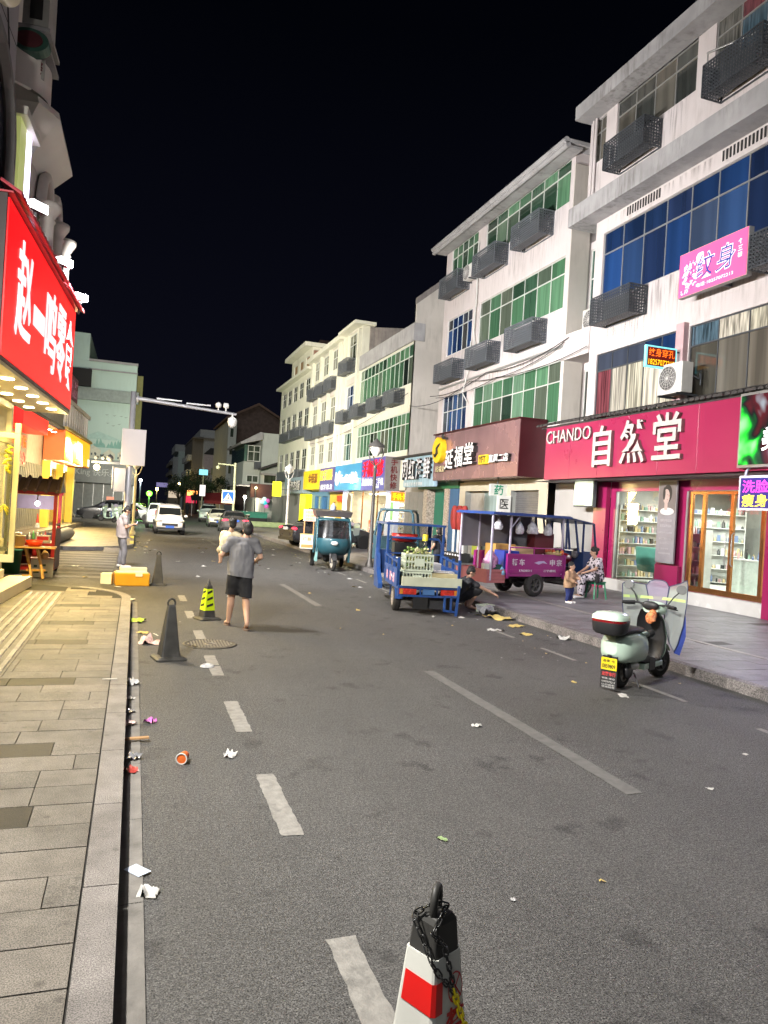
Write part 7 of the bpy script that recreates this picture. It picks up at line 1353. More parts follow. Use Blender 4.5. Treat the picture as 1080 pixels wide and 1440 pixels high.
# ------------------------------------------------------------------ mint scooter (nose toward local +Y, origin under the rear axle)
MINT = M('scooter_mint', (.56, .72, .60), .22, var=.04, sc=2, coat=.7, spot=.12, spotcol=(.55, .62, .55)); BLKS = M('scooter_black', (.022, .022, .024), .45); SCR = GLASS('scooter_screen', (.78, .86, .80), .10, .05, .42); EDGE = M('screen_edge', (.05, .06, .13), .5)
sc = thing('scooter', 'mint green electric scooter with a clear rain screen parked nose to the kerb', 'scooter', (5.84, 7.74, 0), math.atan2(-.88, .475))
wheel(sc, (0, 0, .21), .21, .095, RIMD, 6); wheel(sc, (0, 1.13, .21), .21, .09, M('rim_dark', (.1, .1, .1), .5), 6, R(-14))
def sect(prof, mat, name, smooth=True):
    """body lofted along its length: (y, half width, z low, z high)"""
    rings = []
    for y, hw, z0, z1 in prof: zm = (z0+z1)/2; rings.append([(hw*math.copysign(abs(math.cos(a))**.7, math.cos(a)), y, zm+(z1-z0)/2*math.copysign(abs(math.sin(a))**.7, math.sin(a))) for a in [2*math.pi*k/20 for k in range(20)]])
    return MB().ring_loft(rings, 0, smooth).build(name, mat, sc)
sect([(-.32, .08, .44, .62), (-.28, .15, .36, .68), (-.14, .20, .32, .715), (.08, .215, .30, .715), (.28, .21, .29, .69), (.38, .18, .30, .64), (.42, .10, .34, .58)], MINT, 'rear_body')
sect([(-.28, .10, .655, .70), (-.18, .15, .67, .73), (.05, .165, .68, .755), (.28, .155, .67, .75), (.42, .12, .64, .71), (.46, .05, .63, .68)], BLKS, 'seat'); sect([(.20, .17, .66, .70), (.30, .175, .64, .715), (.42, .16, .60, .70), (.50, .08, .57, .64)], MINT, 'seat_cowl')
MB().ring_loft([[(s_*hw, y, z) for s_, hw in ((-1, .17), (1, .17))]+[(.17, y, z-.07), (-.17, y, z-.07)] for y, z in ((.30, .28), (.55, .275), (.85, .28))], 0, False).build('floor_skirt', MINT, sc, bevel=.015); MB().box(-.15, .15, .36, .86, .281, .295).build('floor_mat', BLKS, sc)
rings = []
for z, y, hw in ((.26, .84, .16), (.40, .90, .20), (.60, .90, .21), (.80, .86, .18), (.92, .82, .12)): rings.append([(-hw, y-.05, z), (-hw*.7, y+.03, z), (0, y+.06, z), (hw*.7, y+.03, z), (hw, y-.05, z)])
MB().ring_loft(rings, 0, True, False, False).build('leg_shield_front', MINT, sc); MB().ring_loft([[(x*.95, y-.035, z) for x, y, z in g] for g in rings], 0, True, False, False).build('leg_shield_inner', BLKS, sc)
sect([(.78, .10, .88, .98), (.86, .16, .86, 1.03), (.96, .15, .84, 1.03), (1.04, .09, .84, .98)], MINT, 'head_cowl'); MB().ell((0, .76, .98), (.12, .04, .06), 8).build('dial', BLKS, sc)
rr = [[(x, 1.13+.25*math.cos(R(a)), .21+.25*math.sin(R(a))) for x in (-.07, -.05, .05, .07)] for a in range(30, 175, 14)]; MB().ring_loft(rr, 0, True, False, False).build('front_mudguard', MINT, sc)
b = MB()
for s_ in (-1, 1): b.cyl((s_*.065, 1.13, .21), (s_*.06, 1.0, .62), .02)
b.build('fork', BLKS, sc); MB().tube([(-.34, .70, .99), (-.2, .80, 1.0), (0, .84, .98), (.2, .80, 1.0), (.34, .70, .99)], .013, 8).build('handlebar', STEELD, sc); b = MB()
for s_ in (-1, 1): MB().tube([(s_*.36, .69, .99), (s_*.22, .785, 1.0)], .022, 8).tube([(s_*.22, .8, .97), (s_*.36, .77, .96)], .008, 5).build('grip', BLKS, sc)
for s_ in (-1, 1): m_ = MB().tube([(s_*.2, .82, 1.0), (s_*.27, .86, 1.12), (s_*.33, .86, 1.18)], .009, 6).build('mirror_stem', BLKS, sc); MB().ring_loft([[(s_*.36+.07*math.cos(2*math.pi*k/18), .86+d_, 1.22+.06*math.sin(2*math.pi*k/18)) for k in range(18)] for d_ in (0, .02)], 0, False).build('mirror', M('mirror_glass', (.55, .57, .57), .12, .7), sc)
# rain screen: two wings and a taller middle arch, with a lime reflective band
def bow(x): return .99-.9*(abs(x)**2)*.8
def sheet(poly, mat, name, off=0, edge=True):
    n = len(poly); P = [(x, bow(x)+off, z) for x, z in poly]; b = MB().add(P, [tuple(range(n))]); o = b.build(name, mat, sc)
    if edge: MB().tube(P+[P[0]], .007, 5, cap=False).build('screen_edge', EDGE, o)
L_ = [(-.10, .78), (-.20, .62), (-.40, .68), (-.43, .95), (-.44, 1.22), (-.40, 1.26), (-.3, 1.245), (-.17, 1.235), (-.13, 1.10)]; sheet(L_, SCR, 'screen_wing'); Rr = [(.10, .78), (.14, 1.10), (.16, 1.24), (.32, 1.30), (.42, 1.35), (.44, 1.30), (.44, 1.05), (.40, .75), (.33, .50), (.28, .40), (.2, .5)]; sheet(Rr, SCR, 'screen_wing')
sheet([(-.12, .99), (-.13, 1.10), (-.16, 1.22), (-.12, 1.28), (-.05, 1.31), (.05, 1.31), (.11, 1.29), (.15, 1.23), (.135, 1.10), (.12, .99)], GLASS('scooter_screen_mid', (.74, .66, .84), .12, .06, .5), 'screen_middle', -.004)
lb_ = MB(); xs = [-.42+.084*i for i in range(11)]
for a, c in zip(xs[:-1], xs[1:]): lb_.quad((a, bow(a)-.012, 1.035+.03*(a+.5)), (c, bow(c)-.012, 1.035+.03*(c+.5)), (c, bow(c)-.012, 1.072+.03*(c+.5)), (a, bow(a)-.012, 1.072+.03*(a+.5)))
lb_.build('lime_band', M('lime_band', (.55, .70, .25), .4), sc)
MB().add([(.27, bow(.27)+.01, .38), (.43, bow(.43)+.01, .9), (.44, bow(.44)+.03, .62), (.35, bow(.35)+.05, .36)], [(0, 1, 2, 3)]).build('blue_skirt', M('blue_skirt', (.04, .07, .32), .5), sc)
# top box, lamp, plate, mudflap
def rbox(hx, hy, z): return [(hx*math.copysign(abs(math.cos(a))**.6, math.cos(a)), -.36+hy*math.copysign(abs(math.sin(a))**.6, math.sin(a)), z) for a in [2*math.pi*k/24 for k in range(24)]]
MB().ring_loft([rbox(.16, .14, .70), rbox(.19, .165, .73), rbox(.205, .18, .83), rbox(.205, .18, .845)], 0, True).build('top_box_base', BLKS, sc); MB().ring_loft([rbox(.207, .183, .846), rbox(.207, .183, .875)], 0, True).build('top_box_band', M('top_box_red', (.20, .008, .012), .2, coat=.6), sc); MB().ring_loft([rbox(.208, .184, .876), rbox(.20, .175, .92), rbox(.16, .14, .955), rbox(.08, .07, .968)], 0, True).build('top_box_lid', MINT, sc)
MB().box(-.08, .08, -.45, -.1, .685, .70).bar((0, -.2, .69), (0, -.1, .60), .03).build('rack', BLKS, sc)
MB().lathe([(0, -.31), (.055, -.305), (.06, -.28)], (0, .53, 0), 18, axis='Y').build('tail_light', M('tail_lens', (.30, .12, .13), .15, coat=.6), sc) if False else MB().ring_loft([[(.06*q_*math.cos(2*math.pi*k/18), -.305+.02*(1-q_), .53+.06*q_*math.sin(2*math.pi*k/18)) for k in range(18)] for q_ in (1, .8, .3)], 0, True).build('tail_light', M('tail_lens', (.30, .12, .13), .15, coat=.6), sc)
MB().box(-.10, .10, -.345, -.335, .255, .40).build('number_plate', M('plate_yellow', (.82, .62, .02), .35), sc); b = MB(); add_text(b, '备案·电', (0, -.345, .365), (1, 0, 0), (0, 0, 1), .15, .035, .002, .01); add_text(b, '0859809', (0, -.345, .30), (1, 0, 0), (0, 0, 1), .17, .05, .002, .02); b.build('plate_print', BLK, sc)
MB().box(-.105, .105, -.335, -.325, .03, .25).build('mudflap', BLKS, sc); b = MB(); add_text(b, '龙腾车行', (0, -.335, .205), (1, 0, 0), (0, 0, 1), .18, .05, .002, .02); b.build('flap_print', M('flap_red', (.62, .06, .06), .5), sc); b = MB()
for s_, z in (('销售·维修', .15), ('15957072213', .11), ('以旧换新', .075), ('诚信经营', .048)): add_text(b, s_, (0, -.335, z), (1, 0, 0), (0, 0, 1), .17, .022, .002, .0)
b.build('flap_print', M('flap_white', (.62, .62, .60), .5), sc); b = MB().box(-.02, .02, -.36, -.33, .42, .44)
for s_ in (-1, 1): b.cyl((s_*.07, -.20, .45), (s_*.07, 0, .21), .018)
b.box(-.09, .09, -.33, .1, .36, .42).ell((.09, .0, .22), (.05, .1, .1), 8); b.build('swing_arm', BLKS, sc); MB().ell((.11, .12, .27), (.045, .13, .05), 8).build('motor_cover', M('silver_cover', (.55, .55, .53), .35, .3), sc); MB().tube([(.10, .15, .18), (.20, .10, .02)], .012, 6).build('stand', STEELD, sc)
MB().box(.174, .182, .42, .60, .19, .34).build('side_case', BLKS, sc, bevel=.01)
b = MB(); add_text(b, 'ONEBOT', (.206, .16, .39), (0, 1, 0), (0, 0, 1), .12, .022, .002, .0); b.build('badge', STEELD, sc) if False else None
MB().tube([(.03, .80, .93), (.05, .72, .86), (.07, .72, .78)], [.03, .065, .03], 8).ell((.02, .73, .82), (.06, .04, .08), 7).build('orange_cloth', M('orange_cloth', (.70, .22, .08), .8, var=.5, sc=30, spot=.6, spotcol=(.7, .55, .4)), sc)
MB().tube([(.02, .5, .62), (-.08, .6, .66), (.0, .68, .6), (.10, .60, .64), (.06, .5, .58)], [.03, .05, .045, .05, .03], 8).build('chain_lock', M('black_cloth', (.02, .02, .022), .8), sc)
# ------------------------------------------------------------------ snack cart and its neighbours by the side street
CRED = M('cart_red', (.42, .02, .025), .4, var=.12, spot=.2); WOODL = M('varnished_wood', (.50, .28, .08), .4, var=.2, sc=8)
sk = thing('snack_cart', 'red snack cart with a tiled brown roof and a hanging bulb', 'food cart', (-2.5, 20.2, 0), R(-2))
# runs along X; the counter faces the camera
b = MB()
for x in (-1.35, .68):
    for y in (-.42, .42): b.bar((x, y, .1), (x, y, 2.0), .075)
b.box(-1.35, .68, -.46, -.40, .66, .74).box(-1.35, .68, .40, .46, .66, .74).box(.64, .72, -.45, .45, .08, .66).box(-1.4, .72, -.46, .46, .08, .14).box(-1.4, .75, -.47, -.40, 1.92, 2.02).box(-1.4, .75, .40, .47, 1.92, 2.02).bar((.69, -.45, 1.2), (.69, .45, 1.2), .05); b.build('frame', CRED, sk)
MB().box(-1.35, .66, -.44, .44, .741, .765).build('counter', M('cart_steel', (.45, .45, .44), .35, .6), sk); MB().box(-1.3, .6, .38, .40, .15, .65).box(-1.3, .6, -.3, .38, .40, .42).build('shelf', M('cart_inner', (.16, .02, .02), .6), sk)
MB().box(.72, .735, -.44, .44, .12, 1.1).build('carved_panel', M('carved_panel', (.14, .07, .06), .6, var=.5, sc=14, bump=.6, bsc=18), sk)
RB = M('cart_roof_brown', (.10, .065, .06), .6, var=.2); MB().add([(-1.5, -.62, 2.0), (.78, -.62, 2.0), (.78, 0, 2.33), (-1.5, 0, 2.33), (-1.5, .62, 2.0), (.78, .62, 2.0)], [(0, 1, 2, 3), (3, 2, 5, 4), (1, 5, 2)]).build('roof', RB, sk)
rb_ = MB().tube([(0, -.64, 2.01), (0, 0, 2.35)], .05, 8).mesh('roof_tile', RB)
for i in range(10): piece('roof_tile', rb_, sk, (-1.4+.235*i, 0, 0))
MB().prism([(-.64, 1.98), (-.5, 1.98), (0, 2.28), (0, 2.5), (-.1, 2.42)], .76, .80, 'X').build('gable_end', M('gilded_carving', (.22, .15, .05), .5, var=.5, sc=12), sk)
MB().box(-1.3, .62, .42, .44, 1.55, 1.9).build('valance', M('violet_cloth', (.22, .18, .26), .7), sk)
t = thing('hanging_bulb', 'bright white bulb hanging under the snack cart roof', 'lamp', (-2.25, 19.85, 1.7)); MB().ell((0, 0, 0), .055, 10).build('glass', EM('bulb_white', (1, .95, .85), 60), t); MB().cyl((0, 0, .05), (0, 0, .3), .012).build('cord', BLK, t); point_lamp('cart_bulb', (-2.25, 19.85, 1.62), 55, .06, (1, .93, .82))
for s_ in (-1, 1): wheel(sk, (.66, s_*.46, .16), .16, .07, RIMD, 5)
CW = mw(sk)
t = thing('red_bowl', 'red plastic bowl on the folding wooden table', 'bowl', (-2.12, 18.55, .742)); MB().lathe([(0, 0), (.13, 0), (.17, .14), (.185, .14), (.16, .02), (0, .02)], n=20).build('bowl', M('bowl_red', (.70, .05, .01), .35), t)
t = thing('plastic_jar', 'cream plastic bucket beside the red bowl', 'bucket', (-2.42, 18.5, .742)); MB().lathe([(0, 0), (.11, 0), (.12, .22), (.13, .22), (.13, .24), (0, .24)], n=18).build('bucket', M('cream_plastic', (.60, .55, .38), .4), t)
ft = thing('folding_table', 'varnished folding table with crossed legs in front of the snack cart', 'table', (-2.15, 18.5, 0), R(3)); MB().box(-.5, .5, -.3, .3, .71, .74).build('table_top', WOODL, ft, bevel=.004)
for x in (-.02, .22):
    for s_ in (-1, 1): MB().bar((x-.1, s_*.24, .70), (x+.04, -s_*.2, .02), .045).build('leg', WOODL, ft)
MB().bar((-.1, 0, .2), (.3, 0, .2), .05).box(-.16, .02, -.32, -.2, .02, .12).build('stretcher', WOODL, ft)
t = thing('cardboard_box', 'white carton with green printing under the snack cart counter', 'box', (-1.98, 19.05, 0), R(5)); MB().box(-.24, .24, -.2, .2, 0, .42).build('box', M('white_carton_b', (.60, .59, .55), .6), t); b = MB()
for x, z, w_ in ((-.14, .26, .07), (.03, .28, .10), (-.12, .12, .12), (.08, .12, .09)): b.box(x-w_/2, x+w_/2, -.203, -.2, z-.02, z+.03)
b.build('print', M('dark_green_print', (.02, .06, .02), .5), t); MB().box(-.25, .25, -.21, .21, .421, .44).build('lid', M('tan_lid', (.5, .3, .16), .7), t)
bag((-1.93, 19.0, .44), .15, 'orange bag of buns on the white carton by the cart', mat=M('orange_bag', (.62, .36, .14), .5, var=.4, sc=12), seed=33, hang=False)
def bottle(loc, label, mat, h=.24, r=.04, capm=None):
    t = thing('bottle', label, 'bottle', loc); MB().lathe([(0, 0), (r, 0), (r, h*.65), (r*.4, h*.82), (r*.4, h*.92)], n=12).build('body', mat, t); MB().lathe([(r*.45, h*.92), (r*.45, h), (0, h)], n=10).build('cap', capm or REFR, t)
bottle((-2.26, 19.9, .42), 'red drink bottle on the lower shelf of the snack cart', M('red_drink', (.50, .03, .03), .2), .32, .06, WHT)
t = thing('green_tub', 'dark green tub under the left of the snack cart counter', 'tub', (-2.72, 19.55, .0)); MB().lathe([(0, 0), (.2, 0), (.24, .56), (.26, .56), (.26, .58), (0, .58)], n=18).build('tub', M('tub_green', (.02, .14, .06), .5), t)
for x, y, h_, r_, mt, l in ((-.9, -.1, .16, .22, 'lid_glass', 'glass domed tray of cooked food on the snack cart'), ): 
    t = thing('food_tray', l, 'tray', on(CW, -.35, -.05, .766)); MB().box(-.26, .26, -.2, .2, 0, .12).build('tray', M('tray_steel', (.5, .5, .47), .3, .8), t); b = MB(); q = random.Random(2)
    for i in range(40): b.ell((q.uniform(-.22, .22), q.uniform(-.16, .16), .13+q.uniform(0, .06)), (.05, .04, .03), 5, q.randrange(2))
    b.build('food', [M('food_tan', (.55, .42, .22), .6), M('food_pale', (.62, .58, .44), .6)], t, kind='stuff')
for i in range(5): bottle(on(CW, .05+.09*i, .15, .766), ('sauce bottle with a %s top on the snack cart counter' % ('white', 'green', 'pale', 'yellow', 'red')[i]), M('sauce_%d' % i, ((.55, .5, .35), (.10, .30, .06), (.6, .55, .4), (.6, .45, .1), (.5, .06, .03))[i], .35), .2+.03*(i % 3), .035, M('cap_%d' % i, ((.7, .7, .65), (.05, .3, .08), (.7, .6, .4), (.7, .55, .05), (.6, .05, .03))[i], .4))
t = thing('sauce_box', 'open white tub of red sauce on the right of the snack cart counter', 'tub', on(CW, .42, -.2, .766)); MB().box(-.16, .16, -.12, .12, 0, .16).build('tub', M('tub_white', (.62, .60, .55), .4), t); MB().box(-.13, .13, -.123, -.12, .04, .13).build('label_print', M('label_red', (.55, .03, .04), .4), t)
# orange foam box on the road
ORB = M('orange_tape', (.62, .30, .015), .4, var=.1, sc=3, streak=.1); FOAM = M('foam_white', (.68, .65, .52), .7, bump=.2, bsc=80)
t = thing('orange_box', 'bright orange foam box standing on the road in front of the walking lane', 'box', (.03, 17.75, 0), R(6)); MB().box(-.36, .36, -.26, .26, 0, .29, taper=1.02).build('box', ORB, t, bevel=.02); MB().box(-.33, .33, -.23, .23, .285, .305).build('foam_rim', FOAM, t); MB().box(.05, .2, -.275, -.262, .22, .29).build('torn_patch', FOAM, t)
t = thing('foam_slab', 'long white foam slab leaning behind the orange box', 'lid', (.08, 18.25, 0), R(4)); MB().box(-.33, .28, -.08, .08, 0, .36).build('lid', FOAM, t, bevel=.015)
t = thing('foam_block', 'small white foam block left of the orange box', 'box', (-.50, 17.85, 0), R(-8)); MB().box(-.12, .12, -.12, .12, 0, .25).build('block', FOAM, t, bevel=.015)
# closed parasols
PRD = M('parasol_red', (.33, .03, .025), .7, var=.2, sc=6)
for i in range(6):
    t = thing('parasol', ('nearest', 'second', 'third', 'fourth', 'fifth', 'farthest')[i]+' folded red parasol of the bundle beside the pharmacy door', 'parasol', (12.8+.06*(i % 2), 27.6+.24*i, .5), 0, 'folded red parasols by the pharmacy'); MB().cyl((0, 0, 0), (0, 0, 1.0), .035, n=8).build('pole', M('parasol_pole', (.62, .62, .62), .4), t); q = random.Random(i)
    rings = [[((.05+.08*math.sin(math.pi*u)**.7)*math.cos(2*math.pi*k/12)*(1+.25*(k % 2)), (.05+.08*math.sin(math.pi*u)**.7)*math.sin(2*math.pi*k/12)*(1+.25*(k % 2)), .95+1.0*u+q.uniform(-.01, .01)) for k in range(12)] for u in [j/8 for j in range(9)]]; MB().ring_loft(rings, 0, True).build('cloth', PRD, t)
t = thing('parasol_rack', 'black rack with white studs holding the folded parasols', 'rack', (12.82, 28.2, .13)); MB().box(-.25, .2, -.85, .8, 0, .37).build('frame', SEATB, t); b = MB()
for i in range(6): b.ell((-.26, -.7+.27*i, .28), .05, 6)
b.build('studs', WHT, t)
box_thing('lime_panel', 'lime green panel standing behind the parasols', 'panel', (13.0, 26.85, .5), 0, (.1, .5, 1.25), M('lime_panel', (.35, .42, .04), .5))
# bikes by the bright shop, and a far one
k_ = kids_of(sc); dup(sc, (10.6, 35.2, .13), R(140), 'pale scooter parked by the bright phone shop door', k_); dup(sc, (11.6, 37.2, .13), R(60), 'pale scooter parked closest to the white lit post', k_); dup(sc, (9.2, 66.0, .13), R(100), 'pale scooter parked by the dark plum shopfront', k_)
dup(sc, (-.75, 56.0, .13), R(150), 'scooter parked behind the cream street lamp', k_); dup(sc, (-1.3, 58.0, .13), R(120), 'scooter parked farther back on the forecourt edge', k_)

# ------------------------------------------------------------------ people
SKIN = M('skin', (.48, .29, .20), .55, var=.06, sc=6); HAIR = M('black_hair', (.012, .011, .011), .6, var=.3, sc=30, bump=.5, bsc=90)
def caps(mb, a, b, r0, r1=None, n=14):
    a, b = Vector(a), Vector(b); r1 = r0 if r1 is None else r1; d = (b-a); L = d.length
    if L < 1e-5: return mb.ell(a, r0)
    d /= L; pts = []; rs = []
    for t in (-1, -.85, -.5, 0): pts.append(a+d*r0*t); rs.append(r0*math.sqrt(max(0.0025, 1-t*t)))
    for t in (0, .5, .85, 1): pts.append(b+d*r1*t); rs.append(r1*math.sqrt(max(0.0025, 1-t*t)))
    return mb.tube(pts, rs, n)
def solid(name, mb, vox, mat, parent, it=3, fold=0, hem=None):
    me = mb.mesh(name, mat); o = bpy.data.objects.new(name, me); COL.objects.link(o); md = o.modifiers.new('r', 'REMESH'); md.mode = 'VOXEL'; md.voxel_size = vox
    sm = o.modifiers.new('s', 'SMOOTH'); sm.factor = .5; sm.iterations = it; bpy.context.view_layer.update()
    m2 = bpy.data.meshes.new_from_object(o.evaluated_get(bpy.context.evaluated_depsgraph_get())); m2.materials.clear(); m2.materials.append(mat)
    for p in m2.polygons: p.use_smooth = True
    if hem is not None:
        bm = bmesh.new(); bm.from_mesh(m2); bmesh.ops.bisect_plane(bm, geom=bm.verts[:]+bm.edges[:]+bm.faces[:], plane_co=(0, 0, hem), plane_no=(.12, 0, 1), clear_inner=True); bm.to_mesh(m2); bm.free()
    if fold:
        nn = [v.normal.copy() for v in m2.vertices]
        for v, n_ in zip(m2.vertices, nn):
            c = v.co; k = noise.noise(Vector((c.x*9+c.z*5, c.y*9-c.z*3, c.z*5)))+.5*noise.noise(Vector((c.x*22, c.y*22, c.z*9+7))); v.co = c+n_*k*fold
    o.modifiers.clear(); o.data = m2; m2.name = name; o.parent = parent; PM[o.name] = mw(parent).copy(); return o
def head(mb, c, f, s=1.0):
    """skull, jaw, nose and ears; f = facing direction"""
    c, f = Vector(c), Vector(f).normalized(); r = f.cross(Vector((0, 0, 1))).normalized(); u = r.cross(f); A = Matrix((r, f, u)).transposed().to_4x4(); A.translation = c
    mb.ell((0, -.008*s, .02*s), (.074*s, .092*s, .098*s), 12, 0, A); mb.ell((0, .022*s, -.055*s), (.052*s, .060*s, .062*s), 10, 0, A); mb.ell((0, .093*s, -.012*s), (.013*s, .022*s, .022*s), 7, 0, A)
    for q in (-1, 1): mb.ell((q*.075*s, -.01*s, -.01*s), (.012*s, .022*s, .032*s), 7, 0, A)
    return A
def face(A, parent, s=1.0):
    b = MB()
    for q in (-1, 1): b.ell((q*.030*s, .080*s, .012*s), (.014*s, .008*s, .007*s), 6, 0, A); b.ell((q*.030*s, .083*s, .034*s), (.018*s, .007*s, .005*s), 6, 0, A)
    b.build('eyes', BLK, parent); MB().ell((0, .079*s, -.062*s), (.022*s, .008*s, .006*s), 6, 0, A).build('mouth', M('lip', (.35, .12, .10), .5), parent)
def hair(A, parent, s=1.0, cut='short', lump=.0, seed=0):
    b = MB(); b.ell((0, -.022*s, .045*s), (.086*s, .098*s, .090*s), 12, 0, A); b.ell((0, -.055*s, -.005*s), (.078*s, .062*s, .085*s), 10, 0, A); q = random.Random(seed)
    for i in range(26):
        a, e = q.uniform(0, 6.28), q.uniform(.2, 1.3); b.ell((.078*s*math.cos(a)*math.cos(e), -.025*s+.088*s*math.sin(a)*math.cos(e)*(.85 if math.sin(a) > 0 else 1), .05*s+.085*s*math.sin(e)), .022*s, 5, 0, A)
    if cut == 'bun': b.ell((0, -.12*s, .05*s), .05*s, 8, 0, A)
    if cut == 'bob': b.ell((0, -.05*s, -.05*s), (.088*s, .065*s, .10*s), 10, 0, A)
    solid('hair', b, .009, HAIR, parent, 1)
def hand(mb, w, d, up, s=1.0, curl=.5):
    """palm and five bent fingers from wrist w along d"""
    w, d, up = Vector(w), Vector(d).normalized(), Vector(up).normalized(); sd = d.cross(up).normalized(); up = sd.cross(d)
    caps(mb, w, w+d*.075*s, .027*s, .030*s, 8)
    for i, L in enumerate((.062, .072, .068, .052)):
        p0 = w+d*.085*s+sd*(.026-.0175*i)*s; p1 = p0+(d*(1-curl*.4)-up*curl*.6).normalized()*L*.55*s; p2 = p1+(d*(1-curl)-up*curl*1.2).normalized()*L*.5*s; caps(mb, p0, p1, .0100*s, .0095*s, 6); caps(mb, p1, p2, .0095*s, .0085*s, 6)
    p0 = w+d*.03*s+sd*.03*s; p1 = p0+(d*.6+sd*.7-up*.2).normalized()*.04*s; caps(mb, p0, p1, .012*s, .011*s, 6); caps(mb, p1, p1+(d*.9-up*.4).normalized()*.03*s, .0105*s, .009*s, 6)
def person(label, loc, rz, J, f, s=1.0, top=None, bot=None, shoe=None, shortleg=True, sleeve=.62, cut='short', group=None, vox=.011, waist=1.0, skirt=False, curl=.5, fat=1.0, handup=((0, 0, 1), (0, 0, 1))):
    t = thing('person', label, 'person', loc, rz, group); V = {k: Vector(v) for k, v in J.items()}; b = MB(); A = head(b, V['head'], f, s)
    caps(b, V['neck']-Vector((0, 0, .03*s)), V['head']-Vector((0, 0, .04*s)), .054*s, .048*s); caps(b, V['pelvis'], V['chest'], .105*s, .115*s); caps(b, V['shL'], V['shR'], .055*s)
    for i, S_ in enumerate('LR'):
        caps(b, V['sh'+S_], V['el'+S_], .047*s*fat, .039*s*fat); caps(b, V['el'+S_], V['wr'+S_], .041*s*fat, .026*s*fat); hand(b, V['wr'+S_], V['wr'+S_]-V['el'+S_]+Vector((.01, .01, 0)), handup[i], s, curl)
        hp = V['pelvis']+(V['shL' if S_ == 'L' else 'shR']-V['neck'])*.42; hp.z = V['pelvis'].z-.02*s; V['hp'+S_] = V.get('hp'+S_, hp)
        caps(b, V['hp'+S_], V['kn'+S_], .085*s*fat, .056*s*fat); kn, an = V['kn'+S_], V['an'+S_]; cm = kn.lerp(an, .33); bk = (V['toe'+S_]-an); bk.z = 0; bk = bk.normalized()*-.012*s
        caps(b, kn, cm+bk, .053*s*fat, .056*s*fat); caps(b, cm+bk, an, .055*s*fat, .036*s); caps(b, an-Vector((0, 0, .02*s)), V['toe'+S_]+Vector((0, 0, .012*s)), .036*s, .028*s)
    solid('body', b, vox, SKIN, t, 2); face(A, t, s); hair(A, t, s, cut, seed=len(label))
    if top:
        b = MB(); caps(b, V['shL'], V['shR'], .074*s*fat); m_ = V['chest'].lerp(V['pelvis'], .5); caps(b, V['chest'], m_, .150*s*fat, .142*s*fat*waist); caps(b, m_, V['pelvis']+Vector((0, 0, .02*s)), .142*s*fat*waist, .150*s*fat*waist)
        sd = (V['shR']-V['shL']).normalized()*.062*s; caps(b, V['chest']-sd, V['pelvis']-sd*1.2, .12*s*fat, .14*s*fat*waist); caps(b, V['chest']+sd, V['pelvis']+sd*1.2, .12*s*fat, .14*s*fat*waist)
        for S_ in 'LR': caps(b, V['sh'+S_], V['sh'+S_].lerp(V['el'+S_], sleeve), .066*s*fat, .062*s*fat)
        up_ = abs(V['hpL'].z-V['knL'].z) > .12*s if 'hpL' in V else True
        if up_: caps(b, V['pelvis']+sd, V['pelvis']+sd*1.2-Vector((0, 0, .16*s)), .142*s*fat, .142*s*fat); caps(b, V['pelvis']-sd, V['pelvis']-sd*1.2-Vector((0, 0, .16*s)), .142*s*fat, .142*s*fat)
        if sleeve > .95:
            for S_ in 'LR': caps(b, V['el'+S_], V['el'+S_].lerp(V['wr'+S_], .9), .06*s*fat, .05*s*fat)
        solid('top', b, .013, top, t, 3, .016*s, V['pelvis'].z-.07*s if up_ else None)
    if bot:
        b = MB(); caps(b, V['hpL'], V['hpR'], .112*s*fat)
        for S_ in 'LR':
            if shortleg: caps(b, V['hp'+S_], V['hp'+S_].lerp(V['kn'+S_], 1.0), .112*s*fat, .100*s*fat)
            else: caps(b, V['hp'+S_], V['kn'+S_], .105*s*fat, .078*s*fat); caps(b, V['kn'+S_], V['an'+S_]+Vector((0, 0, .03*s)), .078*s*fat, .066*s*fat)
        if skirt: caps(b, V['pelvis'], (V['anL']+V['anR'])/2+Vector((0, 0, .12*s)), .14*s, .15*s)
        solid('shorts' if shortleg else 'trousers', b, .013, bot, t, 3, .014*s, max(V['knL'].z, V['knR'].z)+.02*s if shortleg and up_ and V['knL'].z < V['hpL'].z-.2*s else None)
    if shoe:
        for S_ in 'LR':
            b = MB(); d = (V['toe'+S_]-V['an'+S_]); d.z = 0; d.normalize(); a0 = V['an'+S_].copy(); a0.z = min(V['an'+S_].z, V['toe'+S_].z+.05*s); h_ = a0-d*.03*s-Vector((0, 0, .035*s)); tp = V['toe'+S_]+d*.02*s-Vector((0, 0, .002)); caps(b, h_, tp, .045*s, .040*s); solid('shoe', b, .012, shoe, t, 2)
    return t
GREYT = M('grey_tshirt', (.15, .15, .16), .85, var=.1, sc=5, bump=.3, bsc=8); BLKC = M('black_cloth_p', (.013, .013, .015), .85, var=.2, sc=4, bump=.3, bsc=8); SANDAL = M('brown_sandal', (.12, .085, .07), .6)
man = person('man in grey t-shirt and black shorts walking away with a child in his arm', (1.68, 11.98, 0), R(4),
    dict(head=(.085, .06, 1.575), neck=(.03, .03, 1.45), chest=(.0, .02, 1.26), pelvis=(-.01, 0, .90), shL=(-.19, .03, 1.39), shR=(.20, .0, 1.39), elL=(-.315, .03, 1.17), wrL=(-.16, .22, 1.17), elR=(.30, -.02, 1.15), wrR=(.27, .22, 1.06), knL=(-.105, .14, .49), anL=(-.115, .22, .085), toeL=(-.13, .37, .025), knR=(.095, -.02, .47), anR=(.085, -.27, .12), toeR=(.09, -.15, .025)), (.2, 1, -.1), 1.0, GREYT, BLKC, None, fat=1.06)
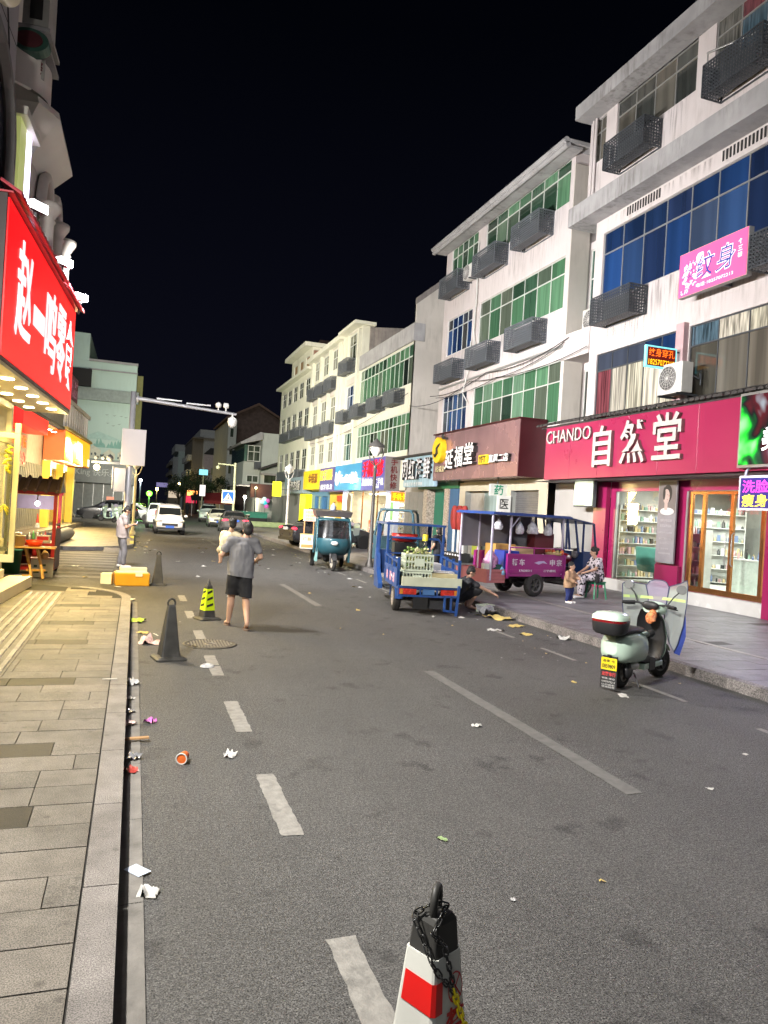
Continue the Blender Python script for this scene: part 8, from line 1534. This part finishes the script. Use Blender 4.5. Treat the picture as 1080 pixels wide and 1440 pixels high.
for S_, (x, y) in (('L', (-.122, .29)), ('R', (.088, -.20))):
    o = MB().prism([(x+.052*math.cos(a)*(1 if True else 1), y+.14*math.sin(a)) for a in [2*math.pi*i/16 for i in range(16)]], .0, .022).build('sandal', SANDAL, man); MB().tube([(x-.045, y+.02, .022), (x, y+.06, .062), (x+.045, y+.02, .022)], .010, 6).build('strap', SANDAL, o)
person('small child in a cream yellow shirt carried in the walking man\'s arm', (1.68, 11.98, 0), R(4),
    dict(head=(-.145, .17, 1.655), neck=(-.17, .19, 1.54), chest=(-.19, .20, 1.43), pelvis=(-.17, .23, 1.25), shL=(-.285, .22, 1.49), shR=(-.09, .19, 1.49), elL=(-.30, .29, 1.37), wrL=(-.22, .33, 1.33), elR=(.0, .15, 1.46), wrR=(.06, .08, 1.47), knL=(-.27, .40, 1.22), anL=(-.27, .38, 1.04), toeL=(-.27, .46, 1.0), knR=(-.05, .40, 1.20), anR=(-.05, .42, 1.02), toeR=(-.05, .5, 1.0)), (.15, 1, 0), .74, M('cream_shirt', (.66, .60, .42), .85, var=.25, sc=16, spot=.4, spotcol=(.60, .45, .12)), M('beige_shorts', (.4, .34, .25), .85), None)
GJ = M('grey_jeans', (.19, .19, .215), .85, var=.15, sc=5, spot=.2, bump=.3, bsc=9); LT_ = M('pale_pink_tshirt', (.36, .31, .305), .85, var=.06, bump=.25, bsc=8); WSH = M('white_shoe', (.70, .69, .67), .5)
st = person('man in a pale t-shirt and grey jeans standing looking down at his phone', (-.28, 22.1, 0), R(-78),
    dict(head=(.0, .10, 1.60), neck=(.0, .02, 1.46), chest=(0, -.02, 1.28), pelvis=(0, -.01, .94), shL=(-.19, 0, 1.41), shR=(.19, 0, 1.41), elL=(-.24, .06, 1.14), wrL=(-.07, .27, 1.20), elR=(.25, .05, 1.14), wrR=(.06, .27, 1.22), knL=(-.09, .05, .50), anL=(-.10, -.02, .09), toeL=(-.11, .14, .03), knR=(.11, .06, .50), anR=(.10, .04, .09), toeR=(.12, .21, .03)), (0, .8, -.6), 1.0, LT_, GJ, WSH, shortleg=False, fat=1.04)
t = thing('phone', 'dark phone held up in the standing man\'s hands', 'phone', tuple(mw(st) @ Vector((0, .37, 1.25))), R(-78)); MB().box(-.037, .037, -.005, .005, -.07, .07, M=Matrix.Rotation(R(-30), 4, 'X')).build('body', BLK, t); MB().box(-.03, .03, -.0055, -.005, -.06, .06, M=Matrix.Rotation(R(-30), 4, 'X')).build('display', EM('phone_glow', (.8, .85, 1), 1.5), t)
DK = M('dark_navy_cloth', (.014, .016, .022), .85, var=.25, sc=4, bump=.3, bsc=8)
person('person in dark clothes with back turned behind the loaded blue trike', (8.15, 19.2, .13), R(30),
    dict(head=(.05, .06, 1.44), neck=(.02, .02, 1.31), chest=(0, 0, 1.14), pelvis=(0, -.02, .82), shL=(-.18, 0, 1.25), shR=(.18, 0, 1.25), elL=(-.27, -.04, 1.02), wrL=(-.22, .12, .86), elR=(.28, -.02, 1.02), wrR=(.24, .14, .88), knL=(-.09, .02, .45), anL=(-.09, -.02, .08), toeL=(-.1, .14, .03), knR=(.09, .02, .45), anR=(.09, -.02, .08), toeR=(.1, .14, .03)), (.45, 1, -.1), .93, DK, DK, BLK, shortleg=False, cut='bob', fat=1.02)
DG = M('charcoal_tshirt', (.035, .036, .04), .85, var=.15, bump=.3, bsc=8)
person('person in a charcoal t-shirt crouching at the kerb beside the blue trike', (7.0, 14.62, 0), R(-100),
    dict(head=(-.02, .02, .80), neck=(.0, -.06, .69), chest=(0, -.13, .55), pelvis=(0, -.24, .25), shL=(-.17, -.06, .63), shR=(.18, -.04, .62), elL=(-.20, .20, .48), wrL=(-.10, .42, .42), elR=(.24, .20, .50), wrR=(.22, .47, .38), hpL=(-.11, -.24, .25), hpR=(.11, -.24, .25), knL=(-.17, .13, .46), anL=(-.16, -.02, .09), toeL=(-.18, .13, .03), knR=(.17, .15, .44), anR=(.16, -.04, .09), toeR=(.19, .12, .03)), (.05, 1, -.5), .97, DG, BLKC, None, fat=1.0)
crate((7.22, 14.25, .0), R(20), 'small pale basket of greens on the road by the crouching person', .3, .22, .16)
TAN = M('tan_jacket', (.34, .21, .12), .8, var=.3, sc=12); NAVY = M('navy_trousers', (.012, .022, .11), .8)
person('small child in a tan top and long navy trousers standing beside the magenta trike', (9.75, 15.0, .13), R(205),
    dict(head=(.0, .03, .86), neck=(0, 0, .76), chest=(0, 0, .65), pelvis=(0, 0, .44), shL=(-.12, 0, .71), shR=(.12, 0, .71), elL=(-.16, .08, .60), wrL=(-.04, .20, .60), elR=(.17, .04, .58), wrR=(.08, .16, .52), knL=(-.06, .0, .24), anL=(-.07, -.02, .06), toeL=(-.08, .09, .025), knR=(.06, .02, .24), anR=(.07, 0, .06), toeR=(.09, .11, .025)), (-.2, 1, .05), .78, TAN, NAVY, WSH, shortleg=False, sleeve=1.0, fat=1.1)
PRNT = M('black_white_print', (.58, .54, .57), .8, var=.1, sc=9); 
def print_mat():
    ma = PRNT; N = ma.node_tree.nodes; L = ma.node_tree.links; b = N['Principled BSDF']; tc = N.new('ShaderNodeTexCoord'); n = N.new('ShaderNodeTexNoise'); n.inputs['Scale'].default_value = 15; n.inputs['Detail'].default_value = 1; L.new(tc.outputs['Object'], n.inputs[0])
    rp = N.new('ShaderNodeValToRGB'); rp.color_ramp.interpolation = 'CONSTANT'; rp.color_ramp.elements[0].color = (.02, .018, .022, 1); rp.color_ramp.elements[1].position = .46; rp.color_ramp.elements[1].color = (.60, .54, .58, 1); L.new(n.outputs[0], rp.inputs[0]); L.new(rp.outputs[0], b.inputs['Base Color'])
print_mat()
person('woman in black and white patterned clothes seated on a green stool', (11.15, 16.0, .13), R(82),
    dict(head=(.0, .10, 1.17), neck=(0, .03, 1.04), chest=(0, .0, .88), pelvis=(0, -.05, .56), shL=(-.18, .02, .98), shR=(.18, .02, .98), elL=(-.24, .14, .76), wrL=(-.12, .36, .66), elR=(.24, .14, .76), wrR=(.12, .36, .66), hpL=(-.1, -.02, .54), hpR=(.1, -.02, .54), knL=(-.11, .40, .52), anL=(-.11, .42, .09), toeL=(-.12, .58, .03), knR=(.11, .38, .52), anR=(.11, .36, .09), toeR=(.12, .52, .03)), (.1, 1, -.25), .98, PRNT, PRNT, WSH, shortleg=False, cut='bun')
t = thing('stool', 'green plastic stool under the seated woman', 'stool', (11.2, 16.03, .13)); SG_ = M('stool_green', (.02, .20, .10), .4); MB().box(-.17, .17, -.17, .17, .41, .44).box(-.15, .15, -.15, .15, .36, .409).build('seat', SG_, t, bevel=.01)
for sx_ in (-1, 1):
    for sy_ in (-1, 1): MB().bar((sx_*.14, sy_*.14, .40), (sx_*.18, sy_*.18, 0), .035).build('leg', SG_, t)
MB().box(-.06, .06, -.03, .03, 0, .22).build('bag', BLK, thing('shoulder_bag', 'black bag strap hanging at the seated woman\'s side', 'bag', (11.0, 15.72, .56), R(82)))
for i, (x, y, c) in enumerate(((6.3, 96, DK), (5.2, 104, GREYT), (8.2, 88, DK), (3.9, 110, DK))):
    b = MB(); t = thing('person', ('dark clothed walker beside the far parked cars', 'grey clothed walker in the middle of the far street', 'dark clothed person standing under the red awning', 'dark clothed walker farthest down the street')[i], 'person', (x, y, 0)); b = MB()
    caps(b, (-.08, 0, .1), (-.08, 0, .85), .07, .1); caps(b, (.08, 0, .1), (.08, 0, .85), .07, .1); caps(b, (0, 0, .9), (0, 0, 1.38), .15, .16); caps(b, (-.2, 0, 1.38), (-.24, .05, .9), .055, .04); caps(b, (.2, 0, 1.38), (.24, .05, .9), .055, .04); caps(b, (0, 0, 1.45), (0, 0, 1.5), .05); solid('clothes', b, .03, c, t, 2); b = MB(); head(b, (0, .02, 1.6), (0, 1, 0)); solid('body', b, .02, SKIN, t, 1); b = MB().ell((0, 0, 1.64), (.09, .1, .1), 8); b.build('hair', HAIR, t)

# ------------------------------------------------------------------ far down the street
LEAFM = RAMP('leaf_green', [(.02, .045, .012), (.04, .075, .02)], .6, .4); BARK = M('bark', (.07, .055, .04), .9)
def tree(x, y, H, rad, label, n=1500, seed=0):
    t = thing('street_tree', label, 'tree', (x, y, 0)); q = random.Random(seed); MB().tube([(0, 0, 0), (.1, 0, H*.3), (.0, .1, H*.55)], [.16, .12, .07], 8).build('trunk', BARK, t); br = MB(); ends = []
    for i in range(9):
        a = 2*math.pi*i/9+q.uniform(-.3, .3); e = Vector((rad*.75*math.cos(a)*q.uniform(.5, 1), rad*.75*math.sin(a)*q.uniform(.5, 1), H*q.uniform(.5, .88))); ends.append(e); br.tube([(.05, 0, H*.32), Vector((.05, 0, H*.4)).lerp(e, .5), e], [.06, .04, .015], 5)
    br.build('limb', BARK, t); lf = MB()
    for i in range(n):
        c = q.choice(ends)+Vector((q.gauss(0, .36), q.gauss(0, .36), q.gauss(0, .30)))*rad*.5; d = Vector((q.gauss(0, 1), q.gauss(0, 1), q.gauss(0, 1))).normalized(); e = d.orthogonal().normalized(); g = d.cross(e); L = q.uniform(.16, .34)
        lf.add([c-e*L*.5, c+g*L*.22, c+e*L*.5, c-g*L*.22], [(0, 1, 2, 3)])
    lf.build('crown', LEAFM, t, kind='stuff'); return t
tree(8.3, 112, 7.4, 2.6, 'dark leafy street tree, larger of the trees down the street', 3000, 1); tree(6.6, 124, 6.2, 2.2, 'dark street tree, farther and smaller, nearest the road', 2200, 2); tree(10.3, 104, 5.8, 1.9, 'sparse street tree near the red awning', 1600, 3)
def far_lamp(x, y, z, col, st, r, label, e=0):
    t = thing('far_lamp', label, 'lamp', (x, y, 0)); MB().ell((0, 0, z), r, 8).build('globe', EM('glow_%s' % label.split()[0]+label.split()[1], col, st), t); MB().cyl((.0, .15, 0), (.0, .15, z+r*.2), .07, n=8).build('post', DARKM, t)
    if e: point_lamp('far_glow', (x, y-.3, z-.1), e, r, col)
far_lamp(3.4, 130, 3.6, (1, .72, .2), 18, .24, 'amber globe of a lamp on the left of the far street', 900); far_lamp(8.05, 150, 5.2, (1, .75, .25), 16, .26, 'golden globe of a lamp before the far pale tower', 900); far_lamp(11.7, 84, 2.75, (1, .9, .7), 30, .18, 'white shop lamp glowing in front of the low house', 500); far_lamp(1.2, 70.5, 2.4, (.25, 1, .08), 3, .26, 'green yellow glow of a lit canopy behind the taxi', 420); far_lamp(.4, 73, 3.6, (.9, .95, 1), 20, .13, 'cold white lamp above the lime taxi', 300); far_lamp(12.1, 78.9, 3.75, (1, .7, .3), 8, .14, 'small warm lamp on the plum shopfront', 60)
t = thing('far_sign', 'red and gold neon shop sign under the far trees', 'sign', (8.2, 116, 0)); MB().box(-.75, .75, -.1, 0, 2.75, 3.5).build('face', EM('neon_gold', (1, .35, .08), 5), t); MB().box(-.9, .7, -.12, -.02, 1.6, 2.7).build('lower_face', EM('neon_red', (.8, .02, .08), .9), t); MB().box(-1, 1, .0, 2, 0, 3.6).build('booth', BRK, t)
t = thing('far_sign', 'dim violet direction board hung high over the far street', 'sign', (4.5, 140, 0)); MB().box(-1, 1, -.1, 0, 4.1, 4.9).build('face', EM('dim_violet', (.20, .18, .42), .7), t); MB().cyl((1.1, 0, 0), (1.1, 0, 5), .09).build('post', DARKM, t)
t = thing('far_sign', 'white lit box sign at the foot of the far block', 'sign', (7.0, 146, 0)); MB().box(-1.1, 1.1, -.1, 0, 2.3, 3.6).build('face', EM('dim_white_box', (.75, .6, .45), .8), t); MB().box(-1.2, 1.2, .0, .4, 0, 3.7).build('booth', FB, t)
t = thing('red_awning', 'dark red shop awning on posts beyond the parked cars', 'awning', (10.3, 95, 0)); RAW = M('red_awning_cloth', (.22, .02, .02), .8); MB().add([(-2.2, -1.2, 2.1), (1.6, -1.2, 2.2), (1.6, 1.5, 3.4), (-2.2, 1.5, 3.0)], [(0, 1, 2, 3)]).add([(-2.2, -1.2, 2.1), (1.6, -1.2, 2.2), (1.6, -1.2, 1.75), (-2.2, -1.2, 1.75)], [(0, 1, 2, 3)]).build('cloth', RAW, t); b = MB()
for x in (-2.1, -.3, 1.5): b.cyl((x, -1.1, 0), (x, -1.1, 2.1), .05, n=6)
b.build('post', ALU, t)
t = thing('dark_awning', 'black market awning next to the red one', 'awning', (8.2, 98, 0)); MB().add([(-1.4, -1, 2.0), (1.2, -1, 2.1), (1.2, 1.4, 3.2), (-1.4, 1.4, 2.7)], [(0, 1, 2, 3)]).build('cloth', BLKC, t); MB().cyl((-1.3, -.9, 0), (-1.3, -.9, 2.05), .05).cyl((1.1, -.9, 0), (1.1, -.9, 2.1), .05).build('post', ALU, t)
t = thing('market_stall', 'green covered market stall on the pavement behind the grey car', 'stall', (11.4, 75.5, .13)); MB().box(-1.5, 1.4, -.6, .6, .5, 1.0).box(-1.6, 1.5, -.7, .7, 1.02, 1.1).build('counter', M('stall_green', (.04, .26, .18), .6), t); MB().box(-1.5, 1.4, -.6, .6, 0, .5).build('base', BLK, t)
t = thing('balloon_cluster', 'small pink and cyan glowing balloon cluster by the yellow square sign', 'balloons', (13.0, 77.9, 2.2)); b = MB()
for dx, dz, m_ in ((-.3, .1, 0), (.0, .0, 1), (.25, .25, 2), (.15, -.35, 2), (-.1, .4, 0)): b.ell((dx, 0, dz), .24, 8, m_)
b.build('balloons', [EM('b_white', (.6, .8, .8), .7), EM('b_cyan', (.05, .55, .6), .7), EM('b_pink', (.6, .12, .4), .7)], t); MB().cyl((0, 0, -2.05), (0, 0, -.2), .02).build('string', BLK, t)
t = thing('cloth_pile', 'low mound of grey covers lying on the pavement by the grey car', 'pile', (11.0, 62, .13)); MB().box(-2.6, 2.0, -.5, .5, 0, .45, taper=.8).build('cover', M('olive_cover', (.22, .28, .15), .8), t, bevel=.1)

# ------------------------------------------------------------------ litter
def scrap(loc, sz, mat, name, label, cat='litter', group=None, seed=0, h=.03, n=7, asp=1.0):
    q = random.Random(seed); t_ = MB(); g = [[(sz*(i/(n-1)-.5)*(1+q.uniform(-.12, .12)), sz*asp*(j/(n-1)-.5)*(1+q.uniform(-.12, .12)), .004+max(0, q.gauss(h*.25, h*.35)) if 0 < i < n-1 or q.random() < .5 else .004) for j in range(n)] for i in range(n)]
    t_.add([p for r_ in g for p in r_], [(i*n+j, (i+1)*n+j, (i+1)*n+j+1, i*n+j+1) for i in range(n-1) for j in range(n-1) if not (q.random() < .35 and (i in (0, n-2)) and (j in (0, n-2)))], 0, True)
    o = t_.build(name, mat); o.location = loc; o.rotation_euler = (0, 0, q.uniform(0, 6.28)); tag(o, label, cat, group); return o
PAP = M('scrap_paper', (.50, .49, .46), .8, var=.25, sc=20, spot=.4); CLR = M('scrap_clear', (.45, .45, .45), .25, var=.2, sc=30); RWB = M('scrap_red_white', (.60, .42, .40), .4, var=.4, sc=20, spot=.9, spotcol=(.45, .02, .02)); YLS = M('scrap_yellow', (.55, .42, .14), .6, var=.2, sc=12); LMS = M('scrap_lime', (.35, .50, .05), .4, var=.3, sc=20, spot=.6, spotcol=(.3, .45, .6)); MGS = M('scrap_magenta', (.45, .10, .40), .35, var=.4, sc=25, spot=.7, spotcol=(.6, .55, .6)); SVS = M('scrap_silver', (.40, .40, .42), .25, .6, var=.3, sc=25); RDS = M('scrap_red', (.35, .05, .04), .35, var=.4, sc=20, spot=.6, spotcol=(.5, .4, .35)); BRS = M('scrap_brown', (.38, .22, .10), .7, var=.2)
t = thing('paper_card', 'pale blue folded card lying in the gutter nearest the camera', 'card', (.125, 4.12, .012), R(38)); MB().box(-.04, .04, -.062, .062, 0, .003).build('card', M('blue_white_card', (.55, .62, .74), .5, var=.06, sc=20), t); b = MB()
for i in range(6): b.box(-.035, .03, .05-.015*i, .054-.015*i, .003, .0034)
b.build('print', M('card_print', (.2, .25, .4), .5), t)
scrap((.175, 3.88, .004), .095, PAP, 'tissue', 'white crumpled tissue at the gutter edge below the pale card', h=.05, seed=1); scrap((.82, 5.88, .003), .09, PAP, 'tissue', 'small white crumpled tissue on the road left of the long dash', h=.04, seed=2); scrap((.24, 6.88, .003), .10, MGS, 'wrapper', 'magenta foil wrapper on the road by the gutter', h=.04, seed=3)
t = thing('wooden_strip', 'brown cardboard strip lying across the gutter', 'litter', (.10, 6.33, .03), R(6)); MB().box(-.12, .12, -.022, .022, 0, .012).build('strip', BRS, t)
scrap((.09, 5.92, .014), .12, SVS, 'wrapper', 'silver foil wrapper in the gutter above the red packet', h=.035, seed=4); scrap((.07, 5.64, .014), .11, RDS, 'packet', 'dark red snack packet lying in the gutter', h=.04, seed=5); scrap((.085, 8.28, .014), .14, CLR, 'plastic_bag', 'white balled plastic bag in the gutter', h=.09, seed=6); scrap((.06, 7.66, .014), .08, PAP, 'tissue', 'small grey paper in the gutter between ball and foil', h=.03, seed=7)
scrap((.06, 7.2, .014), .10, SVS, 'wrapper', 'dull plastic film in the gutter above the magenta wrapper', h=.03, seed=8); scrap((.06, 6.8, .014), .11, RWB, 'packet', 'red and white packet in the gutter beside the magenta wrapper', h=.04, seed=9)
scrap((.12, 12.5, .014), .26, LMS, 'wrapper', 'lime and blue snack bag at the gutter', h=.06, seed=10); scrap((.30, 10.65, .003), .26, RWB, 'plastic_bag', 'red and white crumpled carrier bag left of the near dark cone', h=.14, seed=11); scrap((.22, 11.48, .003), .16, YLS, 'food_cover', 'yellowish paper lid beyond the crumpled carrier bag', h=.02, seed=12); scrap((.40, 11.3, .003), .20, PAP, 'paper_strip', 'thin pale strip near the dark cone', h=.01, seed=13, asp=.12)
t = thing('paper_strip', 'white paper strip lying on the kerb stone', 'litter', (-.14, 7.98, .137), R(8)); MB().box(-.07, .07, -.009, .009, 0, .006).build('strip', PAP, t)
t = thing('crushed_cover', 'clear crushed plastic lid lying by the dashed line', 'litter', (.94, 9.12, .004)); MB().lathe([(0, .012), (.04, .014), (.055, .03), (.075, .02), (.085, .004)], n=18).build('lid', CLR, t)
t = thing('paper_cup', 'orange patterned paper cup tipped over on the road', 'cup', (.46, 5.80, .042), R(160)); RN = [[(r_*math.cos(2*math.pi*k/20), y, r_*math.sin(2*math.pi*k/20)) for k in range(20)] for y, r_ in ((-.045, .033), (.0, .038), (.045, .0425))]; MB().ring_loft(RN, 0, True).build('cup', M('cup_orange', (.60, .12, .02), .5, var=.2, sc=18, spot=.95, spotcol=(.65, .55, .40)), t); MB().lathe([(.036, -.044), (.036, .05), (.046, .052), (.044, -.03)], (0, 0, 0), 18, axis='Y').build('rim', PAP, t) if False else MB().ring_loft([[(r_*math.cos(2*math.pi*k/20), y, r_*math.sin(2*math.pi*k/20)) for k in range(20)] for y, r_ in ((.043, .045), (.05, .045), (.05, .036), (.0, .034))], 0, True, False).build('rim', PAP, t)
scrap((1.91, 4.17, .003), .07, M('leaf_scrap', (.20, .28, .12), .6), 'leaf', 'small green leaf lying alone on the road', seed=14, asp=.4, h=.012); scrap((3.22, 6.39, .003), .10, PAP, 'paper_scrap', 'white paper scrap in the middle of the road', h=.03, seed=15, asp=.6); scrap((5.58, 7.33, .003), .20, PAP, 'paper_scrap', 'white paper sheet on the road below the scooter', h=.01, seed=16, asp=.5); scrap((5.35, 8.01, .003), .10, YLS, 'wrapper', 'yellow scrap left of the scooter plate', h=.02, seed=17, asp=.5)
scrap((7.2, 13.95, .003), .45, CLR, 'plastic_bag', 'grey clear plastic bag against the far kerb', h=.2, seed=18); scrap((7.08, 13.3, .003), .5, YLS, 'food_peel', 'yellow peelings heaped against the far kerb', h=.10, seed=19); scrap((6.92, 12.34, .003), .40, YLS, 'cardboard_scrap', 'flat yellow cardboard piece by the far kerb', h=.03, seed=20, asp=.5); scrap((6.23, 11.85, .003), .3, PAP, 'paper_scrap', 'white scrap at the tip of a parking dash', h=.03, seed=21, asp=.5); scrap((7.1, 11.02, .003), .2, PAP, 'tissue', 'white tissue by the far kerb', h=.08, seed=22); scrap((6.61, 11.43, .003), .2, YLS, 'paper_scrap', 'pale peel between dash and far kerb', h=.03, seed=23)
GL = 'small scraps of litter strewn on the road'
q = random.Random(77); P = [(.05, 15.2), (-.26, 17.2), (-1.02, 19.1), (-1.47, 22), (.48, 28), (-.18, 18.8), (2.6, 25.2), (2.6, 29.5), (1.42, 24.7), (4.05, 23.1), (3.96, 11.4), (5.64, 25.9), (5.67, 13.4), (7.11, 15.4), (6.82, 7.83), (2.0, 3.43), (4.35, 4.6), (5.35, 5.26), (2.6, 3.5)]
LB = ['at the rounded corner of the near kerb', 'on the side street below the standing man', 'on the near end of the crosswalk', 'in the middle of the crosswalk', 'by the corner of the far forecourt', 'between foam block and crosswalk', 'in mid road far beyond the walking man', 'in mid road, farthest of the big scraps', 'in the lane ahead of the white van', 'in mid road left of the teal trike', 'on the road right of the walking man', 'in front of the teal trike wheel', 'behind the blue trike rear wheel', 'by the far kerb below the crouching person', 'under the scooter front wheel', 'on the road left of the nearest cone ring', 'on the open road at the right edge', 'between the centre stroke and the parking dashes', 'on the road right of the nearest cone ring']
for i, (x, y) in enumerate(P):
    z = .133 if x < 0 and y < 16 else (.14 if (x < -.03 and y > 29) else .003); far_ = y > 13
    scrap((x, y, z), q.uniform(.12, .24) if far_ else q.uniform(.03, .06), (PAP, PAP, YLS, CLR)[i % 4], 'paper_scrap', 'small %s scrap lying %s' % (('white', 'pale', 'yellowish', 'grey')[i % 4], LB[i]), 'litter', GL, 100+i, .03 if far_ else .01, 4, q.uniform(.4, 1))
b = MB()
for i in range(120):
    x, y = ((q.uniform(5.2, 7.2), q.uniform(13, 34)), (q.uniform(5.6, 7.2), q.uniform(9, 14)), (q.uniform(.2, 6), q.uniform(8, 40)), (q.uniform(.05, .9), q.uniform(29, 38)))[i % 4]; s_ = q.uniform(.04, .10) if y > 13 else q.uniform(.012, .03); a = q.uniform(0, 6.28); c, d = s_*math.cos(a), s_*math.sin(a)
    b.add([(x+c, y+d, .004), (x-d*.7, y+c*.7, .004+s_*.3), (x-c, y-d, .005), (x+d*.6, y-c*.6, .004)], [(0, 1, 2, 3)], i % 3)
tag(b.build('fine_litter', [PAP, YLS, CLR]), 'fine specks of litter sprinkled over the road and gutters', 'litter', kind='stuff')
# flattened leaves and peel by the parked black car: a drift nobody could count
b = MB(); q = random.Random(5)
for i in range(700):
    x, y = q.gauss(7.0, .5), q.uniform(24, 40)
    if x > 7.25: continue
    a = q.uniform(0, 3.1); L = q.uniform(.02, .07); b.add([(x+L*math.cos(a), y+L*math.sin(a), .005), (x-L*.4*math.sin(a), y+L*.4*math.cos(a), .007), (x-L*math.cos(a), y-L*math.sin(a), .005), (x+L*.4*math.sin(a), y-L*.4*math.cos(a), .006)], [(0, 1, 2, 3)], q.randrange(2))
o = b.build('peel_litter', [M('peel_a', (.34, .36, .10), .7), M('peel_b', (.46, .40, .20), .7)]); tag(o, 'drift of trodden leaves and peel along the far gutter', 'litter', kind='stuff')
